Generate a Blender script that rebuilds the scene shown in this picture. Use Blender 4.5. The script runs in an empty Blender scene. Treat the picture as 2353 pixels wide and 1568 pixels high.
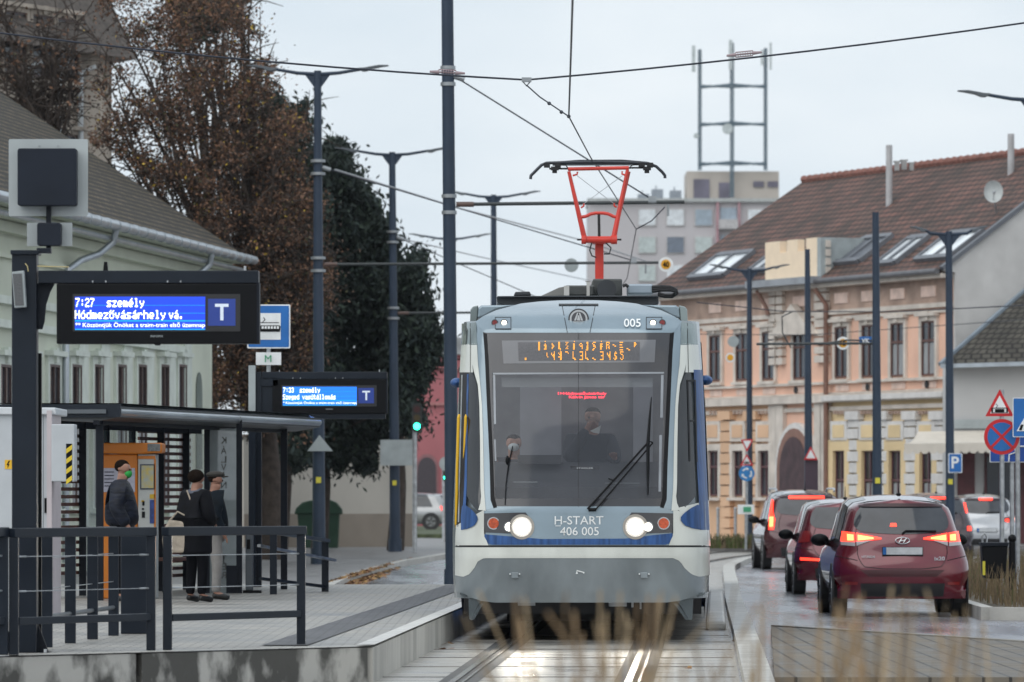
import bpy, bmesh, math, random
from mathutils import Vector as V, Matrix
random.seed(7)
R = math.radians
scn = bpy.context.scene
col = scn.collection

# ------------------------------------------------------------ camera, sky, light
F = 13072.0; CX = 1176.5; HY = 1140.0; EYE = 1.6      # focal length in photo units, horizon row, eye height
cam = bpy.data.cameras.new('camera'); camo = bpy.data.objects.new('camera', cam); col.objects.link(camo)
camo.location = (0, 0, EYE); camo.rotation_euler = (R(90), 0, 0)
cam.sensor_width = 36; cam.lens = 200; cam.shift_y = 356.0/2353.0
cam.clip_start = 0.5; cam.clip_end = 4000
cam.dof.use_dof = True; cam.dof.focus_distance = 60.5; cam.dof.aperture_fstop = 5.4
scn.camera = camo
w = bpy.data.worlds.new('World'); scn.world = w; w.use_nodes = True
nt = w.node_tree; N = nt.nodes; Lk = nt.links
for n in list(N): N.remove(n)
out = N.new('ShaderNodeOutputWorld'); bg = N.new('ShaderNodeBackground'); bg.inputs[1].default_value = 0.1
sky = N.new('ShaderNodeTexSky'); sky.sky_type = 'NISHITA'; sky.sun_disc = False
sky.sun_elevation = R(24); sky.sun_rotation = R(150); sky.dust_density = 3
tc = N.new('ShaderNodeTexCoord'); mp = N.new('ShaderNodeMapping'); mp.inputs['Scale'].default_value = (6, 6, 16)
nz = N.new('ShaderNodeTexNoise'); nz.inputs['Scale'].default_value = 1.6; nz.inputs['Detail'].default_value = 6
rp = N.new('ShaderNodeValToRGB'); rp.color_ramp.elements[0].position = .3; rp.color_ramp.elements[1].position = .75
rp.color_ramp.elements[0].color = (5.7, 6.6, 7.4, 1); rp.color_ramp.elements[1].color = (7.7, 8.2, 8.6, 1)
mx = N.new('ShaderNodeMixRGB'); mx.inputs[0].default_value = .93
Lk.new(tc.outputs['Generated'], mp.inputs[0]); Lk.new(mp.outputs[0], nz.inputs[0]); Lk.new(nz.outputs[0], rp.inputs[0])
Lk.new(sky.outputs[0], mx.inputs[1]); Lk.new(rp.outputs[0], mx.inputs[2]); Lk.new(mx.outputs[0], bg.inputs[0]); Lk.new(bg.outputs[0], out.inputs[0])
sl = bpy.data.lights.new('sun', 'SUN'); sl.energy = 1.4; sl.angle = R(75); sl.color = (1, .96, .9)
so = bpy.data.objects.new('sun', sl); col.objects.link(so); so.rotation_euler = (R(42), 0, R(-42))
scn.view_settings.view_transform = 'Standard'; scn.view_settings.look = 'None'
scn.view_settings.exposure = 0.28; scn.view_settings.gamma = 1

# ------------------------------------------------------------ helpers
def P(px, py, Y): return V(((px-CX)*Y/F, Y, EYE+(HY-py)*Y/F))
def G(px, py, z=0.0):
    Y = (EYE-z)*F/(py-HY); return V(((px-CX)*Y/F, Y, z))
def interp(x, pts):
    if x <= pts[0][0]: return pts[0][1]
    for (a, b), (c, d) in zip(pts, pts[1:]):
        if x <= c: return b+(d-b)*(x-a)/(c-a)
    return pts[-1][1]
MATS = {}
def mat(name, c, rough=.6, metal=0., var=.12, sc=3., st=(1, 1, 1), bump=0., bsc=30., emit=None, es=0., coat=0., c2=None, spec=.5, ramp=(.35, .65), rvar=0., trans=0.):
    if name in MATS: return MATS[name]
    m = bpy.data.materials.new(name); m.use_nodes = True; nt = m.node_tree; n = nt.nodes; L = nt.links
    b = n['Principled BSDF']
    b.inputs['Roughness'].default_value = rough; b.inputs['Metallic'].default_value = metal
    b.inputs['Coat Weight'].default_value = coat; b.inputs['Specular IOR Level'].default_value = spec
    if coat: b.inputs['Coat Roughness'].default_value = .06
    c = tuple(c)+(1,)
    t = n.new('ShaderNodeTexCoord'); mp = n.new('ShaderNodeMapping'); mp.inputs['Scale'].default_value = st
    nz = n.new('ShaderNodeTexNoise'); nz.inputs['Scale'].default_value = sc; nz.inputs['Detail'].default_value = 5
    r = n.new('ShaderNodeValToRGB'); r.color_ramp.elements[0].position = ramp[0]; r.color_ramp.elements[1].position = ramp[1]
    ca = tuple(v*(1-var) for v in c[:3])+(1,) if c2 is None else tuple(c2)+(1,)
    cb = tuple(min(1, v*(1+var)) for v in c[:3])+(1,) if c2 is None else c
    r.color_ramp.elements[0].color = ca; r.color_ramp.elements[1].color = cb
    L.new(t.outputs['Object'], mp.inputs[0]); L.new(mp.outputs[0], nz.inputs[0]); L.new(nz.outputs[0], r.inputs[0])
    L.new(r.outputs[0], b.inputs['Base Color'])
    if rvar:
        mr = n.new('ShaderNodeMapRange'); mr.inputs[1].default_value = .3; mr.inputs[2].default_value = .7
        mr.inputs[3].default_value = max(.03, rough-rvar); mr.inputs[4].default_value = rough+rvar
        L.new(nz.outputs[0], mr.inputs[0]); L.new(mr.outputs[0], b.inputs['Roughness'])
    if bump:
        n2 = n.new('ShaderNodeTexNoise'); n2.inputs['Scale'].default_value = bsc; n2.inputs['Detail'].default_value = 4
        bp = n.new('ShaderNodeBump'); bp.inputs['Strength'].default_value = bump; bp.inputs['Distance'].default_value = .02
        L.new(mp.outputs[0], n2.inputs[0]); L.new(n2.outputs[0], bp.inputs['Height']); L.new(bp.outputs[0], b.inputs['Normal'])
    if emit: b.inputs['Emission Color'].default_value = tuple(emit)+(1,); b.inputs['Emission Strength'].default_value = es
    if trans:
        tr = n.new('ShaderNodeBsdfTransparent'); ms = n.new('ShaderNodeMixShader'); ms.inputs[0].default_value = trans
        L.new(b.outputs[0], ms.inputs[1]); L.new(tr.outputs[0], ms.inputs[2]); L.new(ms.outputs[0], n['Material Output'].inputs[0])
    MATS[name] = m; return m
def brickmat(name, a, b_, mortar, w_, h_, ms=.01, rough=.7, uv=False, bump=.4, off=.5, blot=None, rvar=0.):
    if name in MATS: return MATS[name]
    m = bpy.data.materials.new(name); m.use_nodes = True; nt = m.node_tree; n = nt.nodes; L = nt.links; b = n['Principled BSDF']
    t = n.new('ShaderNodeTexCoord'); bk = n.new('ShaderNodeTexBrick'); bk.offset = off
    bk.inputs['Color1'].default_value = tuple(a)+(1,); bk.inputs['Color2'].default_value = tuple(b_)+(1,); bk.inputs['Mortar'].default_value = tuple(mortar)+(1,)
    bk.inputs['Scale'].default_value = 1; bk.inputs['Brick Width'].default_value = w_; bk.inputs['Row Height'].default_value = h_; bk.inputs['Mortar Size'].default_value = ms
    L.new(t.outputs['UV' if uv else 'Object'], bk.inputs[0])
    nz = n.new('ShaderNodeTexNoise'); nz.inputs['Scale'].default_value = .9; nz.inputs['Detail'].default_value = 6
    L.new(t.outputs['UV' if uv else 'Object'], nz.inputs[0])
    r = n.new('ShaderNodeValToRGB'); r.color_ramp.elements[0].position = .35; r.color_ramp.elements[1].position = .65
    r.color_ramp.elements[0].color = (.62, .62, .62, 1) if blot is None else tuple(blot)+(1,); r.color_ramp.elements[1].color = (1.1, 1.08, 1.05, 1)
    mx = n.new('ShaderNodeMixRGB'); mx.blend_type = 'MULTIPLY'; mx.inputs[0].default_value = .9
    L.new(nz.outputs[0], r.inputs[0]); L.new(bk.outputs[0], mx.inputs[1]); L.new(r.outputs[0], mx.inputs[2]); L.new(mx.outputs[0], b.inputs['Base Color'])
    b.inputs['Roughness'].default_value = rough
    if rvar:
        mr = n.new('ShaderNodeMapRange'); mr.inputs[1].default_value = .35; mr.inputs[2].default_value = .65
        mr.inputs[3].default_value = rough-rvar; mr.inputs[4].default_value = rough+rvar; L.new(nz.outputs[0], mr.inputs[0]); L.new(mr.outputs[0], b.inputs['Roughness'])
    bp = n.new('ShaderNodeBump'); bp.inputs['Strength'].default_value = bump; bp.inputs['Distance'].default_value = .02; bp.invert = True
    L.new(bk.outputs['Fac'], bp.inputs['Height']); L.new(bp.outputs[0], b.inputs['Normal'])
    MATS[name] = m; return m
FR = {}
def fr(o): return FR.get(o.name, Matrix.Identity(4))
def thing(name, label, cat, loc=(0, 0, 0), rz=0., group=None):
    o = bpy.data.objects.new(name, None); col.objects.link(o); o.location = loc; o.rotation_euler = (0, 0, rz); o.empty_display_size = .2
    o['label'] = label; o['category'] = cat
    if group: o['group'] = group
    FR[o.name] = Matrix.Translation(V(loc)) @ Matrix.Rotation(rz, 4, 'Z'); return o
def tag(o, label=None, cat=None, group=None, kind=None):
    if label: o['label'] = label
    if cat: o['category'] = cat
    if group: o['group'] = group
    if kind: o['kind'] = kind
    return o
def copytree(o, parent=None):
    c = o.copy(); col.objects.link(c); c.parent = parent
    for ch in list(o.children): copytree(ch, c)
    return c
class MB:
    def __init__(s): s.v = []; s.f = []; s.m = []; s.uv = {}; s.cur = 0
    def add(s, vs, fs):
        b = len(s.v); s.v += [V(x) for x in vs]
        for f in fs: s.f.append(tuple(b+i for i in f)); s.m.append(s.cur)
        return b
    def quad(s, a, b, c, d, uv=None):
        s.add([a, b, c, d], [(0, 1, 2, 3)])
        if uv: s.uv[len(s.f)-1] = uv
    def box(s, c, d, rz=0., M=None):
        hx, hy, hz = d[0]/2, d[1]/2, d[2]/2
        T = M if M is not None else Matrix.Translation(V(c)) @ Matrix.Rotation(rz, 4, 'Z')
        s.add([T @ V((x*hx, y*hy, z*hz)) for x in (-1, 1) for y in (-1, 1) for z in (-1, 1)],
              [(0, 1, 3, 2), (4, 6, 7, 5), (0, 4, 5, 1), (2, 3, 7, 6), (0, 2, 6, 4), (1, 5, 7, 3)])
    def bar(s, p, q, w_, h_):      # rectangular bar from p to q
        p = V(p); q = V(q); d = (q-p); l = d.length; d.normalize()
        up = V((0, 0, 1)) if abs(d.z) < .95 else V((0, 1, 0)); x = d.cross(up).normalized(); u = x.cross(d)
        pts = [b+x*(i*w_/2)+u*(j*h_/2) for b in (p, q) for (i, j) in ((-1, -1), (1, -1), (1, 1), (-1, 1))]
        s.add(pts, [(0, 1, 2, 3), (7, 6, 5, 4), (0, 4, 5, 1), (1, 5, 6, 2), (2, 6, 7, 3), (3, 7, 4, 0)])
    def cyl(s, p, q, r0, r1=None, n=12, caps=True):
        if r1 is None: r1 = r0
        p = V(p); q = V(q); d = (q-p).normalized(); a = V((0, 0, 1)) if abs(d.z) < .9 else V((1, 0, 0))
        x = d.cross(a).normalized(); y = d.cross(x)
        vs = [c+(x*math.cos(2*math.pi*i/n)+y*math.sin(2*math.pi*i/n))*r for c, r in ((p, r0), (q, r1)) for i in range(n)]
        fs = [(i, (i+1) % n, n+(i+1) % n, n+i) for i in range(n)]
        if caps: fs += [tuple(range(n-1, -1, -1)), tuple(range(n, 2*n))]
        s.add(vs, fs)
    def tube(s, pts, r, n=8):
        pts = [V(p) for p in pts]; rs = r if isinstance(r, (list, tuple)) else [r]*len(pts); vs = []; fs = []; x = None
        for i, p in enumerate(pts):
            d = (pts[min(i+1, len(pts)-1)]-pts[max(i-1, 0)]).normalized()
            if x is None:
                a = V((0, 0, 1)) if abs(d.z) < .9 else V((1, 0, 0)); x = d.cross(a).normalized()
            x = (x-d*x.dot(d)).normalized(); y = d.cross(x)
            vs += [p+(x*math.cos(2*math.pi*k/n)+y*math.sin(2*math.pi*k/n))*rs[i] for k in range(n)]
        for i in range(len(pts)-1):
            for k in range(n): fs.append((i*n+k, i*n+(k+1) % n, (i+1)*n+(k+1) % n, (i+1)*n+k))
        fs += [tuple(range(n-1, -1, -1)), tuple(range((len(pts)-1)*n, len(pts)*n))]
        s.add(vs, fs)
    def prism(s, pts, d):          # pts: planar world polygon, extruded by vector d
        n = len(pts); pts = [V(p) for p in pts]; d = V(d)
        s.add(pts+[p+d for p in pts], [tuple(range(n)), tuple(range(2*n-1, n-1, -1))]+[(i, n+i, n+(i+1) % n, (i+1) % n) for i in range(n)])
    def plate(s, pxs, Y, t=.01, off=0.): s.prism([P(x, y, Y)-V((0, off, 0)) for x, y in pxs], (0, t, 0))
    def pbox(s, x0, y0, x1, y1, Y, dep): s.plate([(x0, y0), (x1, y0), (x1, y1), (x0, y1)], Y, dep)
    def ball(s, c, r, n=12, m=8):
        r = V(r) if isinstance(r, (tuple, list, V)) else V((r, r, r)); c = V(c); vs = []; fs = []
        for j in range(m+1):
            a = math.pi*j/m
            for i in range(n): b = 2*math.pi*i/n; vs.append(c+V((r.x*math.sin(a)*math.cos(b), r.y*math.sin(a)*math.sin(b), r.z*math.cos(a))))
        for j in range(m):
            for i in range(n): fs.append((j*n+i, (j+1)*n+i, (j+1)*n+(i+1) % n, j*n+(i+1) % n))
        s.add(vs, fs)
    def grid(s, fn, nu, nv, close=False):
        vs = [fn(i/nu, j/nv) for j in range(nv+1) for i in range(nu+1)]; W = nu+1
        s.add(vs, [(j*W+i, j*W+i+1, (j+1)*W+i+1, (j+1)*W+i) for j in range(nv) for i in range(nu)])
    def each(s, name, m, parent, n_=1, **k):
        '''one object per n_ consecutive added boxes (six faces each)'''
        for i in range(0, len(s.f), 6*n_):
            q = MB(); q.v = s.v[i//6*8:(i//6+n_)*8]; o = i//6*8; q.f = [tuple(j-o for j in f) for f in s.f[i:i+6*n_]]; q.m = [0]*len(q.f); q.build(name, m, parent, **k)
    def split(s, name, m, parent, **k):
        '''every connected piece becomes an object of its own'''
        p = list(range(len(s.v)))
        def f_(i):
            while p[i] != i: p[i] = p[p[i]]; i = p[i]
            return i
        for fc in s.f:
            for i in fc[1:]: p[f_(i)] = f_(fc[0])
        g = {}
        for fc in s.f: g.setdefault(f_(fc[0]), []).append(fc)
        for fs in g.values():
            q = MB(); ix = sorted({i for fc in fs for i in fc}); mp_ = {a: b for b, a in enumerate(ix)}; q.v = [s.v[i] for i in ix]; q.f = [tuple(mp_[i] for i in fc) for fc in fs]; q.m = [0]*len(q.f); q.build(name, m, parent, **k)
    def build(s, name, mats, parent=None, smooth=False, bevel=0., local=False, weld=False):
        me = bpy.data.meshes.new(name)
        vs = s.v
        o = bpy.data.objects.new(name, me); col.objects.link(o)
        if parent is not None:
            o.parent = parent; FR[o.name] = fr(parent)
            if not local:
                inv = fr(parent).inverted(); vs = [inv @ p for p in vs]
        else:
            lo = V((min(p.x for p in vs), min(p.y for p in vs), min(p.z for p in vs))); hi = V((max(p.x for p in vs), max(p.y for p in vs), max(p.z for p in vs)))
            c = V(((lo.x+hi.x)/2, (lo.y+hi.y)/2, lo.z)); o.location = c; vs = [p-c for p in vs]; FR[o.name] = Matrix.Translation(c)
        me.from_pydata([tuple(p) for p in vs], [], s.f)
        mats = mats if isinstance(mats, (list, tuple)) else [mats]
        for m in mats: me.materials.append(m)
        me.polygons.foreach_set('material_index', s.m)
        if s.uv:
            uvl = me.uv_layers.new(name='UVMap')
            for fi, uv in s.uv.items():
                for li, c in zip(me.polygons[fi].loop_indices, uv): uvl.data[li].uv = c
        bm = bmesh.new(); bm.from_mesh(me)
        if weld: bmesh.ops.remove_doubles(bm, verts=bm.verts, dist=1e-5)
        if not s.uv and len(s.f) < 20000: bmesh.ops.recalc_face_normals(bm, faces=bm.faces)
        bm.to_mesh(me); bm.free()
        if smooth:
            me.polygons.foreach_set('use_smooth', [True]*len(me.polygons))
            try: me.set_sharp_from_angle(angle=R(40))
            except Exception: pass
        if bevel:
            bv = o.modifiers.new('bevel', 'BEVEL'); bv.width = bevel; bv.segments = 2; bv.limit_method = 'ANGLE'; bv.angle_limit = R(40)
        me.update(); return o
def struct(mb, name, m, **k): o = mb.build(name, m, **k); o['kind'] = 'structure'; return o
def sample(poly, n):
    d = [0]
    for a, b in zip(poly, poly[1:]): d.append(d[-1]+math.hypot(*(b[i]-a[i] for i in range(2))))
    o = []
    for k in range(n+1):
        t = d[-1]*k/n; j = 0
        while j < len(d)-2 and d[j+1] < t: j += 1
        f = (t-d[j])/max(1e-9, d[j+1]-d[j]); o.append(tuple(poly[j][i]+(poly[j+1][i]-poly[j][i])*f for i in range(2)))
    return o
def text(s, name, m, parent, c, w_, h_, ux=(1, 0, 0), uz=(0, 0, 1), ext=.002, bold=0., cat=None):
    cu = bpy.data.curves.new(name, 'FONT'); cu.body = s; cu.size = 1; cu.extrude = 0; cu.offset = bold; cu.resolution_u = 3
    tmp = bpy.data.objects.new('tmp', cu); col.objects.link(tmp); dg = bpy.context.evaluated_depsgraph_get(); dg.update()
    me = bpy.data.meshes.new_from_object(tmp.evaluated_get(dg)); bpy.data.objects.remove(tmp)
    xs = [v.co.x for v in me.vertices]; ys = [v.co.y for v in me.vertices]
    x0, x1, y0, y1 = min(xs), max(xs), min(ys), max(ys); ux = V(ux).normalized(); uz = V(uz).normalized(); c = V(c)
    inv = fr(parent).inverted() if parent is not None else Matrix.Identity(4)
    for v in me.vertices:
        a = ((v.co.x-x0)/(x1-x0)-.5)*w_; b = ((v.co.y-y0)/(y1-y0)-.5)*h_; v.co = inv @ (c+ux*a+uz*b)
    me.name = name; me.materials.clear(); me.materials.append(m)
    o = bpy.data.objects.new(name, me); col.objects.link(o); o.parent = parent; FR[o.name] = fr(parent); return o
def circ(cx, cy, r, n=32, ry=None, a0=0): return [(cx+r*math.cos(a0+2*math.pi*i/n), cy+(ry or r)*math.sin(a0+2*math.pi*i/n)) for i in range(n)]
def rrect(x0, y0, x1, y1, r, n=5):
    p = []
    for cx_, cy_, a in ((x1-r, y0+r, -90), (x1-r, y1-r, 0), (x0+r, y1-r, 90), (x0+r, y0+r, 180)):
        for i in range(n+1): t = R(a+90*i/n); p.append((cx_+r*math.cos(t), cy_+r*math.sin(t)))
    return p
def skinmesh(name, vs, es, m, parent, sub=2, weld=True):
    """vs: list of (pos, radius) ; es: edges ; becomes one smooth continuous mesh"""
    me = bpy.data.meshes.new('t'); me.from_pydata([tuple(p) for p, r in vs], es, [])
    o = bpy.data.objects.new('t', me); col.objects.link(o)
    md = o.modifiers.new('s', 'SKIN'); md.use_smooth_shade = True
    for i, (p, r) in enumerate(vs):
        sv = me.skin_vertices[0].data[i]; sv.radius = (r, r) if not isinstance(r, tuple) else r; sv.use_root = (i == 0)
    sb = o.modifiers.new('b', 'SUBSURF'); sb.levels = sub; sb.render_levels = sub
    dg = bpy.context.evaluated_depsgraph_get(); dg.update(); m2 = bpy.data.meshes.new_from_object(o.evaluated_get(dg)); bpy.data.objects.remove(o)
    m2.name = name; m2.materials.clear(); m2.materials.append(m); m2.polygons.foreach_set('use_smooth', [True]*len(m2.polygons))
    o = bpy.data.objects.new(name, m2); col.objects.link(o); o.parent = parent; FR[o.name] = fr(parent); return o

# ------------------------------------------------------------ materials
m_dark = mat('anthracite paint', (.010, .015, .024), .36, var=.15, sc=2, rvar=.08, spec=.25)
m_dark2 = mat('anthracite paint matt', (.009, .012, .019), .5, var=.15, spec=.2)
m_black = mat('black plastic', (.005, .0055, .007), .45, spec=.15)
m_pole = mat('mast paint', (.026, .042, .070), .45, var=.12, sc=1.5, spec=.35)
m_steel = mat('galvanised steel', (.42, .44, .46), .4, .7, var=.2, sc=8)
m_wire = mat('wire', (.03, .035, .05), .5, .3)
m_white = mat('white paint', (.78, .79, .77), .4)
m_blue = mat('sign blue', (.01, .13, .42), .35)
m_red = mat('sign red', (.55, .012, .018), .35)
m_signwhite = mat('sign white', (.75, .77, .78), .4)
m_grey = mat('grey sheet', (.33, .37, .38), .5)
m_asph = mat('wet asphalt', (.16, .165, .185), .26, var=.42, sc=1.0, st=(1.3, .16, 1), bump=.15, bsc=25, rvar=.12, spec=1.)
m_conc = mat('concrete', (.36, .35, .32), .55, var=.25, sc=2.5, bump=.3, bsc=14, rvar=.15)
m_slab = mat('track slab concrete', (.34, .325, .30), .40, var=.20, sc=1.6, st=(.6, 2.4, 1), bump=.25, bsc=14, rvar=.22)
m_wallc = mat('stained concrete wall', (.44, .43, .40), .7, var=.3, sc=3.2, st=(1, 1, .6), c2=(.075, .073, .066), bump=.5, bsc=12, ramp=(.47, .60))
m_kerb = mat('kerb concrete', (.46, .45, .42), .5, var=.18, sc=2, bump=.2)
m_pave = brickmat('platform pavers', (.37, .36, .34), (.30, .295, .28), (.15, .145, .14), .2, .2, .009, .5, rvar=.15)
m_pave2 = brickmat('island pavers', (.19, .165, .13), (.145, .125, .10), (.035, .032, .028), .22, .22, .014, .62, off=0, rvar=.12)
m_tact = brickmat('tactile pavers', (.10, .10, .11), (.075, .075, .085), (.03, .03, .03), .2, .1, .01, .55)
m_walk = mat('footway', (.17, .165, .165), .45, var=.25, sc=1.2, rvar=.15, bump=.2)
# ------------------------------------------------------------ ground and track
XC = [(0, -1.42), (20, -.71), (48.9, .30), (62.4, .76), (70, 1.0), (85, 1.5), (100, 2.05), (110, 2.4), (122, 2.85), (135, 3.7), (148, 5.0), (165, 7.2), (180, 9.6), (210, 16)]
def xc(Y): return interp(Y, XC)
def edge(Y): return -1.188+.0365*(Y-48.6)
mb = MB(); mb.quad((-900, -60, -.06), (900, -60, -.06), (900, 2500, -.06), (-900, 2500, -.06))
struct(mb, 'ground', mat('far ground', (.13, .13, .11), .8, var=.3, sc=.05))
mb = MB(); mb.quad((-45, -20, 0), (70, -20, 0), (70, 420, 0), (-45, 420, 0)); struct(mb, 'road', m_asph)
def ribbon(name, m, o0, o1, z, Ys, dz=.0):
    mb = MB()
    for a, b in zip(Ys, Ys[1:]):
        mb.quad((xc(a)+o0, a, z), (xc(a)+o1, a, z), (xc(b)+o1, b, z), (xc(b)+o0, b, z))
    return mb
Ys = list(range(4, 211, 3))
ribY = [y for y in Ys]
struct(ribbon('x', None, -1.78, 1.66, .006, ribY), 'track_bed', m_slab)
m_seal = mat('track sealant', (.05, .05, .05), .6, var=.4, sc=20)
m_rail = mat('rail steel', (.42, .40, .37), .22, .9, var=.2, sc=6)
for k, s in enumerate((-.75, .75)):
    t = ribbon('x', None, s-.17, s+.17, .010, ribY); o = struct(t, 'rail_bedding', m_seal)
    mb = MB()
    for a, b in zip(ribY, ribY[1:]):
        for q, w_ in ((s-.045, .06), (s+.05, .025)):
            mb.quad((xc(a)+q-w_/2, a, .020), (xc(a)+q+w_/2, a, .020), (xc(b)+q+w_/2, b, .020), (xc(b)+q-w_/2, b, .020))
            mb.quad((xc(a)+q-w_/2, a, .010), (xc(a)+q-w_/2, a, .020), (xc(b)+q-w_/2, b, .020), (xc(b)+q-w_/2, b, .010))
    tag(mb.build('rail', m_rail), ['grooved steel rail nearer the platform', 'grooved steel rail nearer the paved island'][k], 'rail', 'rails of the track')
mb = MB()
for k in range(9):
    y = 44+k*3.0; mb.box((xc(y)-.02, y, .009), (3.3, .035, .006))
struct(mb, 'track_joint', mat('slab joint', (.17, .16, .15), .6, var=.4, sc=8))
# platform
HP = .31
FL = V((-4.10, 45.6, 0)); FC = V((-1.188, 48.6, 0))
YE = 83.0
pts = [V((-16, 33.4, 0)), FL, FC, V((edge(YE), YE, 0)), V((-9.5, YE, 0)), V((-16, 73, 0))]
mb = MB(); mb.add([p+V((0, 0, HP)) for p in pts], [(0, 1, 2, 3, 4, 5)]); struct(mb, 'platform', m_pave)
mb = MB(); n = 14                                        # precast wall elements, front and track side
for k in range(8):
    a = V((-16, 33.4, 0)).lerp(FC, k/8); b = V((-16, 33.4, 0)).lerp(FC, (k+1)/8-.003)
    nrm = V((1, -1.03, 0)).normalized(); mb.prism([a, b, b+V((0, 0, HP-.004)), a+V((0, 0, HP-.004))], -nrm*.12)
o = struct(mb, 'platform_end_wall', m_wallc)
mb = MB()
m_wall2 = mat('precast edge concrete', (.40, .39, .36), .6, var=.25, sc=1.2, st=(1, 1, .3), bump=.3, bsc=10)
for k in range(16):
    a = 48.6+k*(YE-48.6)/16; b = 48.6+(k+1)*(YE-48.6)/16-.02
    mb.prism([V((edge(a), a, 0)), V((edge(b), b, 0)), V((edge(b), b, HP-.004)), V((edge(a), a, HP-.004))], (-.12, 0, 0))
struct(mb, 'platform_edge_wall', m_wall2)
def pstrip(o0, o1, z, y0, y1, name, m):
    mb = MB(); mb.quad((edge(y0)+o0, y0, z), (edge(y0)+o1, y0, z), (edge(y1)+o1, y1, z), (edge(y1)+o0, y1, z)); return struct(mb, name, m)
pstrip(-.14, .012, HP+.02, 48.62, YE, 'platform_coping', mat('coping', (.55, .54, .51), .4, var=.15, sc=4, bump=.2))
mb = MB()                                                # front lip
for a, b in zip([V((-16, 33.4, 0)), FL], [FL, FC]):
    nrm = V((1, -1.03, 0)).normalized()*.01; z = V((0, 0, HP+.012))
    mb.quad(a+nrm+z, b+nrm+z, b-nrm*16+z, a-nrm*16+z)
struct(mb, 'platform_front_coping', mat('coping2', (.42, .41, .38), .5, var=.2, sc=4))
pstrip(-.98, -.58, HP+.008, 48.9, YE-1, 'tactile_strip', m_tact)
# median kerb on the right of the track and paved island
m_kw = m_kerb
mb = MB()
ky = [40, 46.6, 55, 66, 75, 85, 92]+list(range(96, 172, 3))
for a, b in zip(ky, ky[1:]):
    wa = .24; q = 1.68; za = .12
    A = [(xc(a)+q, a, 0), (xc(a)+q, a, za), (xc(a)+q+wa, a, za), (xc(a)+q+wa, a, 0)]; B = [(xc(b)+q, b, 0), (xc(b)+q, b, za), (xc(b)+q+wa, b, za), (xc(b)+q+wa, b, 0)]
    mb.add(A+B, [(0, 1, 5, 4), (1, 2, 6, 5), (2, 3, 7, 6)])
struct(mb, 'kerb', m_kw)
x0 = xc(46.6)+1.93
isl = [V((x0, 46.6, 0)), V((9.1, 46.6, 0)), V((5.2, 57.7, 0)), V((2.75+.2, 64.8, 0))]
mb = MB(); z = V((0, 0, .115)); mb.add([p+z for p in isl]+[p for p in isl], [(0, 1, 2, 3), (0, 4, 5, 1), (1, 5, 6, 2), (2, 6, 7, 3)]); struct(mb, 'paved_island', m_pave2)
mb = MB()
for a, b in ((isl[1], isl[2]), (isl[2], isl[3])):
    d = (b-a).normalized(); nn = V((-d.y, d.x, 0)); mb.prism([a+z*.0, b, b-nn*.14, a-nn*.14], (0, 0, .13))
struct(mb, 'island_kerb', mat('island edge', (.22, .21, .19), .5, var=.2))
# right-hand planted verge, footways
ver = [V((6.2, 73.5, 0)), V((12, 70, 0)), V((30, 70, 0)), V((30, 112, 0)), V((8.6, 112, 0)), V((7.0, 100, 0)), V((6.35, 82, 0))]
mb = MB(); mb.prism(ver, (0, 0, .13)); struct(mb, 'verge', mat('verge soil', (.10, .085, .06), .9, var=.4, sc=3, bump=.5))
mb = MB()
for a, b in zip(ver[:1]+ver[-1:-4:-1], ver[-1:-4:-1]): mb.bar(a+V((-.06, 0, .08)), b+V((-.06, 0, .08)), .16, .17)
mb.bar(ver[0]+V((0, -.06, .08)), ver[1]+V((0, -.06, .08)), .16, .17)
struct(mb, 'verge_kerb', m_kerb)
mb = MB(); mb.prism([V((4.6, 163, 0)), V((9.6, 160, 0)), V((45, 160, 0)), V((45, 230, 0)), V((2, 230, 0)), V((3.5, 185, 0))][::1], (0, 0, .12)); struct(mb, 'pavement', m_walk)
# left footway beyond the platform
kerbL = [G(745, 1368), G(800, 1338), G(860, 1318), G(930, 1300), G(1000, 1288), G(1045, 1279), G(1060, 1262)]
lw = kerbL+[V((-2, 200, 0)), V((-30, 260, 0)), V((-40, 120, 0)), V((-16, 80, 0))]
mb = MB(); mb.prism(lw, (0, 0, .10)); struct(mb, 'footway', m_walk)
mb = MB()
for a, b in zip(kerbL, kerbL[1:]): mb.bar(a+V((0, 0, .065)), b+V((0, 0, .065)), .15, .13)
struct(mb, 'footway_kerb', m_kerb)
# fallen leaves
ml = [mat('dead leaf brown', (.20, .09, .035), .7, var=.3, sc=30), mat('dead leaf ochre', (.30, .17, .05), .7, var=.3, sc=30)]
mb = MB()
def leaf(c, s):
    mb.cur = random.randrange(2); a = random.random()*6.3; u = V((math.cos(a), math.sin(a), random.uniform(-.3, .4)))*s; v = V((-math.sin(a), math.cos(a), random.uniform(-.3, .4)))*s*.7
    mb.quad(c-u-v, c+u-v*.4, c+u+v, c-u*.3+v)
for k in range(2600):
    px = random.gauss(825, 36); py = 1351-(px-760)*.33+abs(random.gauss(0, 7))
    if px > 755: c = G(px, py, .0); leaf(V((c.x, c.y, .12 if py < 1350-(px-760)*.33+6 else .03)), random.uniform(.03, .07))
for k in range(26):
    px, py = random.choice([(1035, 1486), (1023, 1498), (1690, 1478), (995, 1352), (1580, 1545), (1750, 1560)]); c = G(px+random.gauss(0, 5), py+random.gauss(0, 1.5)); leaf(V((c.x, c.y, .04)), random.uniform(.02, .04))
tag(mb.build('fallen_leaves', ml), 'brown fallen leaves lying along the kerb behind the platform', 'leaves', kind='stuff')

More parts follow.
